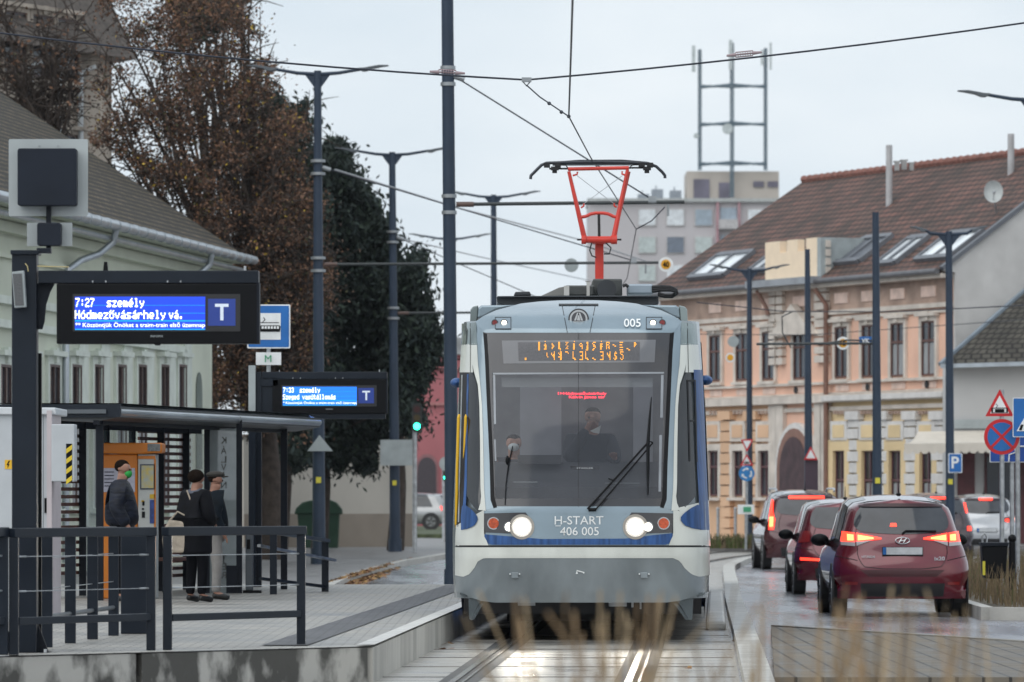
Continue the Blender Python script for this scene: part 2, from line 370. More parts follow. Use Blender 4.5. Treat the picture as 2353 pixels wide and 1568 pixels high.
# ------------------------------------------------------------ TRAM
TY = 60.8; TPSI = .033
tram = thing('tram', 'silver, white and blue tram-train with lit headlights coming down the track', 'tram', ((1330-CX)*TY/F, TY, 0), -TPSI)
TM = fr(tram); TI = TM.inverted()
WZ = [(.2, 1.35), (.45, 1.385), (.75, 1.40), (1.2, 1.403), (2.0, 1.378), (2.95, 1.34), (3.5, 1.305), (3.7, 1.28)]
LN = [(.2, .16), (.6, .06), (.95, 0), (1.1, 0), (1.45, .02), (2.4, .20), (3.2, .42), (3.4, .52), (3.55, .72), (3.68, 1.15), (3.8, 1.9)]
DC = 1.6
def S_(x, z):
    u = min(.9985, abs(x)/interp(z, WZ)); return DC*(1-(1-u**5)**.2)+interp(z, LN)+.03*u*u
def T(px, py, off=0.):
    Y = TY+.3
    for _ in range(30):
        l = TI @ P(px, py, Y); s = S_(l.x, l.z)-off; Y += (s-l.y)*.7
    return P(px, py, Y)
def tp(mb, A, B, nt_=12, ns=8, off=.0):
    a = sample(A, nt_); b = sample(B, nt_)
    mb.grid(lambda u, v: T(a[round(v*nt_)][0]+(b[round(v*nt_)][0]-a[round(v*nt_)][0])*u, a[round(v*nt_)][1]+(b[round(v*nt_)][1]-a[round(v*nt_)][1])*u, off), ns, nt_)
def tpo(name, m, A, B, nt_=12, ns=8, off=.0, parent=None, thick=0):
    q = MB(); tp(q, A, B, nt_, ns, off); return q.build(name, m, parent or tram, smooth=True)
def mir(pts, c=1329.5): return [(2*c-x+interp(y, [(740, 3), (870, 9), (1063, 17), (1250, 20)])*max(0, min(1, (c-x-224)/56)), y) for x, y in pts]
t_sil = mat('tram silver blue', (.24, .31, .36), .22, .35, var=.09, sc=1.5, coat=.6)
t_white = mat('tram white', (.62, .64, .60), .28, var=.10, sc=3, st=(1, 1, .4), coat=.4)
t_grey = mat('tram grey', (.235, .27, .29), .24, .3, var=.2, sc=2.2, st=(1, 1, .5), coat=.5)
t_green = mat('tram roof band', (.22, .26, .26), .12, .6, var=.25, sc=3, st=(1, 1, .3))
t_blue = mat('tram blue', (.03, .085, .24), .4, var=.3, sc=6, st=(4,4,.3), spec=.3)
t_surr = mat('windscreen surround', (.035, .036, .043), .15, var=.08, coat=.5)
t_dkg = mat('tram dark glass', (.018, .02, .024), .05, spec=.8)
t_seam = mat('tram seam', (.01, .01, .012), .6)
t_roofm = mat('roof equipment', (.03, .035, .042), .45, var=.2)

# core body: front shell behind the skin panels, with the windscreen opening left free
mb = MB()
nu, nv = 40, 34
def cp(i, j):
    z = .50+3.0*j/nv; u = -1+2*i/nu; x = math.copysign(abs(u)**.6, u)*interp(z, WZ)*.985
    return V((x, S_(x, z)+.05, z))
for i in range(nu):
    for j in range(nv):
        a, b, c, d = cp(i, j), cp(i+1, j), cp(i+1, j+1), cp(i, j+1); cx_ = (a.x+b.x)/2; cz = (a.z+c.z)/2
        if abs(cx_) < .95 and 1.5 < cz < 3.05: continue
        mb.add([TM @ q for q in (a, b, c, d)], [(0, 1, 2, 3)])
mb.build('front_shell', t_grey, tram)
# car sections behind
def section(y0, y1, name):
    b = MB()
    prof = [(-1.34, .24), (-1.40, 1.0), (-1.38, 1.9), (-1.34, 2.8), (-1.31, 3.3), (-1.10, 3.46), (0, 3.5)]; prof = prof+[(-x, z) for x, z in prof[-2::-1]]
    for (m_, q0, q1) in ((0, 0, 2), (1, 2, 4), (2, 4, 8), (1, 8, 10), (0, 10, 12)):
        b.cur = m_
        for k in range(q0, q1):
            (xa, za), (xb, zb) = prof[k], prof[k+1]; b.add([TM @ V(q) for q in ((xa, y0, za), (xb, y0, zb), (xb, y1, zb), (xa, y1, za))], [(0, 1, 2, 3)])
    b.cur = 0; b.add([TM @ V((x, y0, z)) for x, z in prof], [tuple(range(len(prof)))]) if y0 > 3 else None; b.add([TM @ V((x, y1, z)) for x, z in prof], [tuple(range(len(prof)))])
    o = b.build(name, [t_blue, t_white, t_green], tram)
    g = MB()
    for s in (-1, 1):
        for k in range(int((y1-y0)/1.8)):
            a = y0+.4+k*1.8; g.add([TM @ V(q) for q in ((s*1.396, a, 1.55), (s*1.396, a+1.6, 1.55), (s*1.350, a+1.6, 2.75), (s*1.350, a, 2.75))], [(0, 1, 2, 3)])
    g.build('side_windows', t_dkg, o)
for y0, y1 in ((2.35, 9.2), (9.8, 18), (18.6, 27), (27.6, 36)): section(y0, y1, 'car_section')
b = MB()
for y in (9.5, 18.3, 27.3): b.box((0, 0, 0), (2.35, .62, 2.8), M=TM @ Matrix.Translation((0, y, 1.95)))
b.build('gangway_bellows', t_seam, tram)

# --- skin panels (outlines read off the photograph, laid on the curved nose)
W0 = [(1110, 765), (1113.5, 808), (1119, 935), (1125, 1063), (1127, 1150), (1134, 1168)]   # outer windscreen edge, left
W1 = mir(W0)
E0 = [(1093, 741), (1096, 808), (1102, 870), (1107, 926), (1110, 1000), (1111, 1063), (1112, 1120), (1116, 1172)]
E1 = mir(E0)
# roof cap
topL = [(1093, 739), (1110, 727), (1140, 713), (1170, 705), (1196, 698), (1240, 693), (1285, 690.5), (1329, 690)]
top = topL+mir(topL)[::-1][1:]
bot = [(1093, 741), (1110, 765), (1549, 765), (1566, 741)]
def capY(x): return interp(x, top)
q = MB()
def capf(u, v):
    x = 1093+(1566-1093)*u; yb = 765; yt = interp(x, top); ya = interp(x, [(1093, 741), (1110, 765), (1549, 765), (1566, 741)])
    return T(x, yt+(ya-yt)*v, .004)
q.grid(capf, 60, 10); roofcap = q.build('roof_cap', t_sil, tram, smooth=True)
# frame left/right, sill below windscreen
for A, B in ((E0, W0), (W1, E1)): tpo('windscreen_frame', t_sil, A, B, 20, 5, .004)
q = MB()
def sillf(u, v):
    x = 1112+(1547-1112)*u; yt = 1163 if 1134 < x < 1525 else 1172; return T(x, 1164+(1182-1164)*v, .002)
q.grid(sillf, 40, 3)
def nosef(u, v):
    x0 = interp(v, [(0, 1112), (1, 1118)]); return T(x0+(2*1329.5-2*x0)*u, 1181+(1255-1181)*v, .002)
q.grid(nosef, 44, 12); q.build('nose_panel', t_sil, tram, smooth=True)
# windscreen surround
def strip(A, B, name, m, off, nt_=14, ns=6): return tpo(name, m, A, B, nt_, ns, off)
sur = MB()
tp(sur, [(1110, 765), (1111.5, 781)], [(1549, 765), (1547.5, 781)], 2, 36, .001)
tp(sur, [(1111.5, 781), (1115.5, 857)], [(1547.5, 781), (1543.5, 857)], 6, 36, .001)
IL = [(1131, 857), (1133, 940), (1136, 1063), (1138, 1146)]; IR = mir(IL)
OLs = [(1115.5, 857), (1119, 935), (1125, 1063), (1127, 1146)]
tp(sur, OLs, IL, 14, 3, .001); tp(sur, IR, mir(OLs), 14, 3, .001)
tp(sur, [(1127, 1146), (1134, 1168)], [(1532, 1146), (1525, 1168)], 3, 36, .001)
sur.build('windscreen_surround', t_surr, tram, smooth=True)
m_ws = mat('windscreen glass', (.10, .11, .135), .06, var=.02, spec=.9, trans=.68)
tpo('windscreen', m_ws, IL, IR, 14, 30, .0)
tpo('windscreen_blind', mat('blind', (.30, .33, .35), .5, trans=.45, var=.05), [(1152, 868), (1153, 890)], [(1500, 868), (1499, 890)], 2, 20, -.08)
q = MB(); tp(q, [(1328.6, 767), (1328.6, 1166)], [(1329.6, 767), (1329.6, 1166)], 12, 1, .004); q.build('windscreen_seam', t_seam, tram)
bv = MB(); tp(bv, W0, [(1118, 767), (1121, 808), (1127, 935), (1133, 1063), (1136, 1150), (1142, 1166)], 16, 3, .006); tp(bv, mir([(1119, 767), (1122, 808), (1128, 935), (1134, 1063), (1137, 1150), (1142, 1166)]), W1, 16, 3, .006)
bv.split('windscreen_bevel_shade', mat('bevel shade', (.008, .008, .010), .5, spec=.2), tram, smooth=True)  # near-black strips paint the shade along the windscreen edges
bv = MB(); tp(bv, [(1133, 862), (1135, 975)], [(1138, 862), (1140, 975)], 8, 1, .004); tp(bv, [(1519, 862), (1517, 960)], [(1525, 862), (1523, 960)], 8, 1, .004); tp(bv, [(1135, 1010), (1137, 1060)], [(1139, 1010), (1141, 1060)], 6, 1, .004); tp(bv, [(1133, 857), (1133, 861)], [(1526, 855), (1526, 859)], 1, 24, .004); tp(bv, [(1515, 1000), (1513, 1130)], [(1521, 1000), (1519, 1130)], 8, 1, .004)
bv.split('glass_border', mat('glass border', (.26, .28, .31), .3), tram)
# destination display
dd = MB(); a = sample([(1152, 783), (1156, 836)], 4)
tp(dd, [(1153, 783), (1157, 836)], [(1507, 781), (1504, 833)], 4, 24, .004); disp = dd.build('destination_display', mat('display panel', (.13, .135, .15), .15, var=.05, coat=.4), tram, smooth=True)
dd = MB(); tp(dd, [(1190, 787), (1192, 829)], [(1470, 786), (1469, 828)], 4, 24, .007); dd.build('dot_matrix', mat('dot matrix', (.085, .085, .095), .35, var=.15, sc=60), disp, smooth=True)
GL = {  # visible parts of the scanned lettering, 4 x 7 dots each
 'a': "0110 0110 0110 0110 0110 0110 0110", 'b': "0100 0000 0100 1110 0110 0110 1110", 'c': "0000 0100 0110 0011 0110 0100 0000", 'd': "0110 0110 0110 0110 0110 0111 0001",
 'e': "0101 0010 0100 0001 0010 0101 0000", 'f': "0010 0000 0110 0110 0110 0110 0110", 'g': "0000 0110 1001 0111 0001 0001 0000", 'h': "0110 0110 0010 0110 0110 0110 1110",
 'i': "0111 1000 0110 0111 0001 0110 1100", 'j': "0010 0000 0111 0110 0111 0110 0110", 'k': "1111 1001 1110 1001 1011 1001 0000", 'l': "0000 0000 1100 0011 0000 0000 0000",
 'm': "1111 0000 1110 0000 1111 0000 1111", 'n': "0000 0000 0000 0000 0000 1100 0011", 'o': "0110 0111 0110 0100 0000 0000 0000", 'q': "0000 0000 0000 0000 0000 0110 0110",
 'r': "0000 0100 0100 0100 0010 0000 0000", 's': "0001 1001 1011 0111 0011 0001 0001", 't': "0011 1011 0111 0011 1111 0011 0011", 'u': "1110 0001 0000 0000 0000 0000 0000",
 'v': "1000 1000 1000 1000 1000 1110 0011", 'w': "1111 0001 0001 0111 0001 0001 1111", 'x': "0001 0011 0101 0001 0111 0001 0001", 'y': "0010 0111 0100 0110 0011 1011 0110", 'z': "1111 1000 0110 0001 0001 1001 0110"}
m_amb = mat('amber led', (.2, .08, .0), .5, emit=(1, .40, .04), es=1.7)
q = MB()
def glyph(g, gx, gy, st=2.9):
    for r_, row in enumerate(GL[g].split()):
        for c_, ch in enumerate(row):
            if ch == '1':
                x = gx+c_*2.0; y = gy+r_*st; p = [T(x+i, y+j, .012) for i, j in ((0, 0), (1.5, 0), (1.5, 2.1), (0, 2.1))]; q.quad(*p)
for g, gx in zip('abcdefghijklmn', (1235, 1250, 1266, 1281, 1298, 1315, 1331, 1346, 1361, 1377, 1393, 1408, 1424, 1440)): glyph(g, gx, 786 if g not in 'bfj' else 784)
glyph('o', 1455, 787)
for g, gx in zip('qrstuvwvnwsyz', (1204, 1254, 1267, 1283, 1299, 1316, 1332, 1345, 1361, 1379, 1395, 1410, 1425)):
    if g == 'u': pass
    glyph({'v': 'v', 'w': 'w'}.get(g, g), gx, 808)
q.build('lit_lettering', m_amb, disp)
# A-pillar white strips
Wo = [(1076, 790), (1080, 812), (1089, 855), (1098, 885), (1101.5, 930), (1103, 1013), (1103.5, 1063), (1104, 1120), (1106, 1150), (1099, 1172)]
Wi = [(1096, 790), (1098, 835), (1102, 870), (1107, 926), (1110, 1000), (1111, 1063), (1112, 1120), (1115, 1160), (1116, 1172), (1116, 1174)]
for A, B in ((Wo, Wi), (mir(Wi), mir(Wo))): tpo('corner_pillar', t_white, A, B, 24, 4, .008)
# corner shoulder (reflective) and upper cream panels
for f in (lambda p: p, mir):
    A, B = f([(1061, 744), (1060, 793)]), f([(1094, 741), (1096, 793)]); tpo('shoulder_panel', t_green, A, B, 5, 8, .008)
    A, B = f([(1059.5, 793), (1056, 856)]), f([(1081, 791), (1087, 856)]); tpo('upper_corner_panel', t_white, A, B, 6, 6, .008)
    A, B = f([(1080, 743), (1080, 856)]), f([(1081, 743), (1081, 856)]); tpo('panel_seam', t_seam, A, B, 6, 1, .014)
# side glazing of the cab
SGo = [(1077, 856), (1075, 930), (1073, 1063), (1071, 1140), (1084, 1160), (1098, 1176)]
SGi = [(1084, 852), (1094, 877), (1100, 915), (1102, 1013), (1104, 1100), (1104, 1172)]
for f in (lambda p: p, mir): tpo('cab_side_window', t_dkg, f(SGo), f(SGi), 20, 5, .006)
# reflected slat pattern is real reflection; white step strips inside the left door glass
# outer edge strips: left door leaf (dark / blue), right blue panel
tpo('door_edge', t_seam, [(1056, 856), (1051, 1063), (1048.5, 1210)], [(1077, 856), (1073, 1063), (1066, 1210)], 16, 4, .004)
tpo('door_edge_trim', t_blue, [(1073, 860), (1071, 960), (1066, 1130), (1060, 1210)], [(1077, 860), (1075, 960), (1072, 1130), (1068, 1210)], 16, 2, .010)
tpo('door_edge_trim', m_steel, [(1060, 862), (1055, 1063), (1052, 1200)], [(1063, 862), (1058, 1063), (1055, 1200)], 12, 2, .010)
tpo('side_panel', t_blue, [(1594, 850), (1597, 930), (1600, 1040), (1606, 1150), (1607, 1190), (1608, 1218)], [(1614.5, 850), (1618, 930), (1623, 1063), (1627, 1150), (1628.5, 1190), (1630, 1218)], 16, 4, .010)
fr1 = MB()
for A, B in (([(1579, 873), (1584, 1060)], [(1582, 873), (1587, 1060)]), ([(1596, 873), (1600, 1062)], [(1599, 873), (1603, 1062)]), ([(1579, 873), (1579.5, 877)], [(1599, 873), (1599, 877)]), ([(1587, 965), (1587, 969)], [(1597, 965), (1598, 969)])):
    tp(fr1, A, B, 8, 2, .016)
fr1.build('window_frame', t_seam, tram)
# blue lobes
for f in (lambda p: p, mir):
    tpo('blue_lobe', t_blue, f([(1062, 1163), (1059, 1190), (1060, 1218)]), f([(1064, 1161), (1098, 1190), (1066, 1217)]), 12, 6, .014)
lob = MB()
for f in (lambda p: p, mir):
    A = f([(1068, 1160), (1080, 1168), (1092, 1180), (1098, 1190), (1097, 1198), (1090, 1208), (1076, 1215), (1060, 1218)]); c0 = f([(1061, 1165), (1060, 1175), (1059, 1185), (1059, 1195), (1059, 1203), (1059, 1210), (1059, 1216), (1059, 1218)])
    tp(lob, c0, A, 14, 6, .018)
lob.split('blue_corner_lobe', t_blue, tram, smooth=True)
# lower white body corners
for f, k in ((lambda p: p, 0), (mir, 1)):
    LO = f([(1049, 1150), (1047.5, 1210), (1046, 1255)] if k else [(1048, 1208), (1046.5, 1230), (1046, 1255)]); LI = f([(1112, 1170), (1112, 1225), (1122, 1254)] if k else [(1112, 1172), (1112, 1225), (1122, 1254)])
    tpo('lower_corner_panel', t_white, LO, LI, 14, 10, .006)
# seam, white apron and grey skirt
q = MB(); tp(q, [(1047, 1253.5), (1047, 1257.5)], [(1630, 1253.5), (1630, 1257.5)], 1, 60, .010); q.build('apron_seam', t_seam, tram)
q = MB()
def apr(u, v):
    x = 1045.5+(1631-1045.5)*u
    yb = interp(x, [(1045, 1322), (1064, 1326), (1078, 1320), (1090, 1306), (1098, 1290), (1112, 1283), (1547, 1283), (1563, 1290), (1573, 1306), (1589, 1320), (1607, 1326), (1631, 1322)])
    return T(x, 1258+(yb-1258)*v, .008)
q.grid(apr, 90, 6); q.build('white_apron', t_white, tram, smooth=True)
q = MB()
def skr(u, v):
    x = 1047+(1629-1047)*u
    yt = interp(x, [(1045, 1321), (1064, 1325), (1078, 1319), (1090, 1305), (1098, 1289), (1112, 1282), (1547, 1282), (1563, 1289), (1573, 1305), (1589, 1319), (1607, 1325), (1631, 1321)])
    yb = interp(x, [(1045, 1360), (1062, 1363), (1085, 1374), (1104, 1381), (1135, 1385), (1530, 1385), (1562, 1381), (1586, 1374), (1612, 1363), (1631, 1360)])
    return T(x, yt+(yb-yt)*v, .003)
q.grid(skr, 90, 10); skirt = q.build('skirt', t_grey, tram, smooth=True)
# blue band under the headlights
q = MB()
def bb(u, v):
    x = 1113+(1546-1113)*u; yt = interp(x, [(1112, 1228), (1150, 1231), (1245, 1239), (1440, 1238), (1500, 1230), (1552, 1225)]); yb = interp(x, [(1112, 1230), (1116, 1244), (1124, 1252), (1535, 1252), (1543, 1244), (1547, 1228)])
    return T(x, yt+(max(yt+.5, yb)-yt)*v, .008)
q.grid(bb, 50, 4); q.build('blue_band', t_blue, tram, smooth=True)
# headlight clusters
m_hous = mat('lamp housing', (.05, .05, .055), .25, .3, var=.1, coat=.5)
m_hl = mat('headlight lens', (.9, .9, .85), .2, emit=(1, .95, .84), es=30)
m_hl2 = mat('small lens', (.9, .9, .85), .2, emit=(1, .9, .72), es=11)
m_or = mat('turn lens', (.50, .07, .012), .15, var=.25, sc=40, coat=.6)
m_chr = mat('chrome ring', (.55, .55, .55), .15, 1., var=.05)
def disc_t(mb, cx_, cy_, r, off, n=28, t=.02):
    c = T(cx_, cy_, off); k = TY/F; p = [c+V((r*k*math.cos(2*math.pi*i/n), 0, r*k*math.sin(2*math.pi*i/n))) for i in range(n)]
    mb.prism(p, (0, t, 0))
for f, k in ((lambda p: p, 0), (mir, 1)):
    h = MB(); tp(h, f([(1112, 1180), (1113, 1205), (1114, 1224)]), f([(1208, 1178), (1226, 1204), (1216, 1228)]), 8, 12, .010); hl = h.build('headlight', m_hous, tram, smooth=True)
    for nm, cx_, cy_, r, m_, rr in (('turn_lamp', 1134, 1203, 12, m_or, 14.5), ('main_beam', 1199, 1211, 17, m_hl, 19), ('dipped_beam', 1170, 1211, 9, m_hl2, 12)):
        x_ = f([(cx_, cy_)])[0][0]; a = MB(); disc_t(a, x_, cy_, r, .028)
        if nm == 'main_beam': rf__ = MB(); disc_t(rf__, x_, cy_, 23, .024, 32); rf__.build('reflector', mat('painted beam glow', (.3, .3, .29), .3, emit=(1, .93, .82), es=.5), hl); rf__ = MB(); disc_t(rf__, x_, cy_, 29, .020, 32); rf__.build('beam_halo', mat('painted beam halo', (.12, .12, .12), .3, emit=(1, .9, .75), es=.16), hl)  # two dim emissive discs stand in for the glow around the beam
        rg = MB(); disc_t(rg, x_, cy_, rr, .022); rg.build('lamp_ring', m_chr, hl); a.build(nm, m_, hl)
    u = MB(); tp(u, f([(1138, 729), (1138, 756)]), f([(1174, 729), (1174, 756)]), 2, 4, .010); ul = u.build('upper_light', mat('upper lamp plate', (.22, .28, .33), .25, .3, var=.05, coat=.4), tram)
    ln = MB()
    for aa, bb_ in (((1137.5, 728.5), (1174.5, 729.8)), ((1137.5, 755), (1174.5, 756.3)), ((1137.5, 729), (1138.8, 756)), ((1173.2, 729), (1174.5, 756))):
        A = f([(aa[0], aa[1]), (aa[0], bb_[1])]); B = f([(bb_[0], aa[1]), (bb_[0], bb_[1])]); tp(ln, A, B, 1, 2, .014)
    ln.build('plate_edge', t_seam, ul)
    for nm, cx_, m_ in (('red_lamp', 1137, mat('red lens', (.20, .012, .012), .2, var=.2, coat=.5)), ('white_lamp', 1158.5, mat('white lens', (.8, .7, .6), .2, emit=(1, .86, .66), es=3.2))):
        x_ = f([(cx_+(0), 742)])[0][0]; a = MB(); disc_t(a, x_, 742, 5.8, .030, 20); rg = MB(); disc_t(rg, x_, 742, 8, .022, 20); rg.build('lamp_ring', m_hous, ul); a.build(nm, m_, ul)
# emblem
k = TY/F
em = MB(); disc_t(em, 1329.5, 733, 24, .02, 36); emb = em.build('emblem', m_hous, tram)
em = MB(); disc_t(em, 1329.5, 733, 20.5, .03, 36); em.build('emblem_ring', m_chr, emb)
em = MB(); disc_t(em, 1329.5, 733, 16.5, .036, 36); em.build('emblem_field', mat('emblem field', (.10, .10, .11), .3, .5), emb)
em = MB(); Ye = T(1329.5, 733, .05).y
for pts in ([(1319, 737), (1326, 719), (1329, 719), (1324, 737)], [(1340, 737), (1333, 719), (1330, 719), (1335, 737)], [(1325.5, 737), (1328, 725), (1331, 725), (1333.5, 737)], [(1317, 739), (1342, 739), (1340, 742), (1319, 742)],
            [(1322, 743.5), (1337, 743.5), (1335, 748), (1324, 748)]): em.plate(pts, Ye, .012)
em.build('emblem_relief', m_chr, emb)
fl = MB()
for A, B in (([(1284, 698), (1284, 702)], [(1375, 698), (1375, 702)]), ([(1291, 702), (1303, 764)], [(1292.4, 702), (1304.4, 764)]), ([(1367, 702), (1355, 764)], [(1368.4, 702), (1356.4, 764)])): tp(fl, A, B, 6, 8, .012)
fl.build('emblem_flap', t_seam, tram)
m_txtw = mat('white lettering', (.78, .8, .8), .4, var=.02)
c = T(1453, 742, .03); cu_ = T(1453, 732, .03); cd_ = T(1453, 752, .03); text('005', 'fleet_number', m_txtw, tram, c, 39*k, (cu_-cd_).length*.95, uz=(cu_-cd_), bold=.01)
c = T(1330.5, 1196, .014); text('H-START', 'lettering', m_txtw, tram, c, 112*k, 19.5*k, bold=.006)
c = T(1331.5, 1221, .014); text('406 005', 'lettering', m_txtw, tram, c, 89*k, 19.5*k, bold=.006)
mb = MB(); mb.plate([(1276, 1208), (1289, 1208), (1289, 1209.6), (1276, 1209.6)], c.y, .003); mb.build('underline', m_txtw, tram)
c = T(1344, 1076, .004); text('STADLER', 'maker_lettering', mat('dim lettering', (.5, .52, .54), .4, var=.02), tram, c, 38*k, 3.6*k)
mb = MB(); mb.pbox(1310, 1072, 1377, 1080, c.y+.01, .01); mb.build('maker_plate', t_seam, tram)
# small symbol and towing-eye covers on the skirt
c = T(1331, 1316, .01); mb = MB(); Yk = c.y-.01
mb.plate([(1323, 1319), (1328, 1319), (1325.5, 1311)], Yk, .004); mb.plate([(1325, 1310), (1343, 1315), (1342.5, 1318.5), (1340, 1318), (1340, 1316.5), (1325, 1312.5)], Yk, .004)
mb.build('jacking_symbol', m_txtw, tram)
for cx_ in (1183, 1480):
    mb = MB(); Yk = T(cx_, 1322, .03).y; mb.pbox(cx_-8, 1316, cx_+8, 1329, Yk, .03); mb.pbox(cx_-13, 1317, cx_+13, 1322, Yk+.01, .02); mb.build('coupler_cover', t_grey, tram, bevel=.004)
    mb = MB()
    for d in (-11, 11): mb.plate(circ(cx_+d, 1319.5, 1.5, 8), Yk, .01, .01)
    mb.build('bolt', m_txtw, tram)
# yellow grab rails, blue camera pods
m_yel = mat('yellow rail', (.72, .42, .01), .35, var=.05)
for x0, x1 in ((1053.5, 1048), (1070, 1063)):
    mb = MB(); ya = 61.3; mb.tube([P(x0+1.5, 955, ya+.06), P(x0, 960, ya), P((x0+x1)/2-.5, 1080, ya-.02), P(x1, 1205, ya), P(x1+1.5, 1211, ya+.06)], .0155, 10); mb.build('grab_rail', m_yel, tram, smooth=True)
for cx_, cy_, s in ((1050, 880, -1), (1622, 874, 1)):
    mb = MB(); mb.ball(P(cx_, cy_, 62.6), (.075, .16, .055), 16, 10); mb.build('camera_pod', t_blue, tram, smooth=True)
# shoulder pods on the roof edges
for f in (lambda p: p, mir):
    mb = MB(); Ya = 62.4
    L1 = f([(1097, 733), (1099, 707), (1106, 702), (1185, 701), (1140, 713), (1112, 728)]); mb.plate(L1, Ya, 1.6, 0); mb.build('roof_shoulder', t_sil, tram, bevel=.02)
    mb = MB(); L2 = f([(1080, 742), (1081, 712), (1086, 705), (1099, 702), (1097, 733), (1095, 742)]); mb.plate(L2, Ya+.02, 1.6, 0); mb.build('roof_corner_glass', t_green, tram, bevel=.01)
# snow plough blades
for f in (lambda p: p, mir):
    mb = MB(); A = f([(1076, 1370), (1107, 1380), (1098, 1392), (1083, 1426), (1078, 1424), (1077, 1398)]); mb.plate(A, 61.25, .05); B = f([(1056, 1362), (1104, 1379), (1103, 1384), (1058, 1368)]); mb.plate(B, 61.2, .25)
    C = f([(1083, 1426), (1101, 1388), (1112, 1386), (1090, 1424)]); mb.plate(C, 61.4, .03); mb.build('rail_guard', mat('guard steel', (.12, .14, .15), .2, .7), tram, bevel=.003)
# under-frame, bogie, wheels
mb = MB(); mb.box((0, 0, 0), (2.62, 34, .32), M=TM @ Matrix.Translation((0, 18.9, .46))); mb.box((0, 0, 0), (1.7, 2.2, .3), M=TM @ Matrix.Translation((0, 3.6, .36))); mb.build('underframe', t_seam, tram)
for yb in (2.7, 4.5):
    for s in (-.76, .76):
        mb = MB(); mb.cyl(TM @ V((s-.06, yb, .34)), TM @ V((s+.06, yb, .34)), .33, n=28); mb.build('wheel', m_steel if 0 else t_roofm, tram, smooth=True)
mb = MB(); mb.pbox(1451, 1378, 1456, 1396, 61.6, .05); mb.pbox(1470, 1380, 1474, 1400, 61.8, .05); mb.pbox(1190, 1384, 1230, 1392, 62, .3); mb.pbox(1400, 1384, 1440, 1394, 62, .3); mb.split('sander_pipe', m_steel, tram)
# roof equipment
mb = MB(); mb.plate([(1141, 683), (1513, 681), (1514, 698), (1500, 702), (1160, 702), (1143, 697)], 63.4, 2.5); mb.plate([(1143, 680.5), (1512, 679.5), (1512, 683), (1142, 684)], 63.3, 1.0); mb.build('roof_fairing', t_roofm, tram, bevel=.01)
mb = MB(); mb.plate([(1180, 680), (1184, 671), (1217, 670), (1221, 679)], 64, .5); mb.build('roof_aerial', t_roofm, tram, bevel=.01)
mb = MB(); mb.plate([(1244, 680), (1285, 661), (1297, 659), (1297, 679)], 66, .8); mb.build('roof_hood', mat('roof hood', (.25, .25, .24), .5), tram)
mb = MB(); mb.pbox(1298, 656, 1366, 680, 66.5, 1.2); mb.pbox(1362, 641, 1430, 681, 67, 1.5); mb.build('roof_box', mat('roof box', (.055, .06, .06), .4, var=.2), tram, bevel=.02)
mb = MB(); mb.plate(circ(1394, 665, 22, 32), 66.4, .5); mb.build('roof_fan', t_roofm, tram)
mb = MB(); mb.pbox(1443, 653, 1501, 676, 66.6, .8); mb.build('roof_unit', mat('roof unit', (.30, .36, .42), .35, .3, var=.05), tram, bevel=.02)
mb = MB(); mb.pbox(1296, 657, 1308, 679, 65.8, .3); mb.pbox(1348, 647, 1355, 680, 65, .05); mb.pbox(1345, 646, 1358, 648, 65, .06); mb.split('roof_post', mat('roof post', (.5, .5, .48), .4), tram)
mb = MB()
for dz in (0, 5, 10): mb.tube([P(1500, 660+dz, 66.6), P(1520, 659+dz*.8, 66.5), P(1540, 660+dz*.7, 66.5), P(1553, 666+dz*.3, 66.6), P(1556-dz*.4, 674, 66.8), P(1545, 682-dz*.3, 66.9), P(1528, 682-dz*.3, 67), P(1512, 678-dz*.4, 67)], .02, 8)
mb.tube([P(1431, 658, 66.5), P(1438, 655, 66.5), P(1444, 660, 66.5)], .02); mb.build('roof_cable', t_seam, tram, smooth=True)
# pantograph
m_pr = mat('pantograph red', (.62, .045, .03), .35, var=.12, sc=4); YP = 73.5; kp = YP/F
mast = MB(); mast.pbox(1368, 560, 1387, 648, YP+.3, .30); mast.pbox(1362, 545, 1394, 560, YP, .3); mast.cyl(P(1336, 551, YP), P(1418, 551, YP), .045); mast.cyl(P(1336, 551, YP), P(1347, 551, YP), .06); mast.cyl(P(1404, 551, YP), P(1418, 551, YP), .06)
pan = mast.build('pantograph', m_pr, tram, smooth=False, bevel=.008)
mb = MB()
mb.tube([P(1343, 548, YP), P(1307, 394, YP)], [.035, .022]); mb.tube([P(1410, 548, YP), P(1442, 390, YP)], [.035, .022]); mb.tube([P(1414, 540, YP+.1), P(1447, 395, YP+.1)], .012)
mb.tube([P(1305, 389, YP), P(1445, 386, YP)], .024); mb.tube([P(1330, 500, YP), P(1345, 498, YP), P(1358, 492, YP), P(1369, 490, YP), P(1386, 490, YP), P(1398, 492, YP), P(1410, 498, YP), P(1422, 500, YP)], .022)
for p, q_ in (((1316, 404), (1326, 401)), ((1439, 404), (1429, 400)), ((1335, 478), (1341, 474)), ((1417, 477), (1411, 473))): mb.tube([P(*p, YP), P(*q_, YP), P(q_[0]+1, q_[1]-6, YP)], .012)
mb.build('upper_frame', m_pr, pan, smooth=True)
mb = MB(); mb.tube([P(x, y, YP) for x, y in ((1219, 412), (1220, 404), (1228, 396), (1244, 380), (1256, 375), (1300, 373.5), (1380, 372.5), (1450, 374), (1490, 376), (1508, 383), (1522, 396), (1528, 404), (1528, 410))], .020, 8)
mb.plate([(1270, 372), (1330, 367.5), (1430, 367), (1488, 372), (1488, 378), (1270, 379)], YP+.1, .25); mb.build('collector_head', mat('collector', (.035, .04, .05), .35, .4), pan, smooth=True)
mb = MB()
for x in (1250, 1275, 1468, 1487): mb.pbox(x, 374, x+14, 384, YP-.05, .2)
for x in (1266, 1478): mb.pbox(x, 383, x+18, 391, YP-.05, .1); mb.pbox(x+3, 391, x+14, 398, YP-.03, .05)
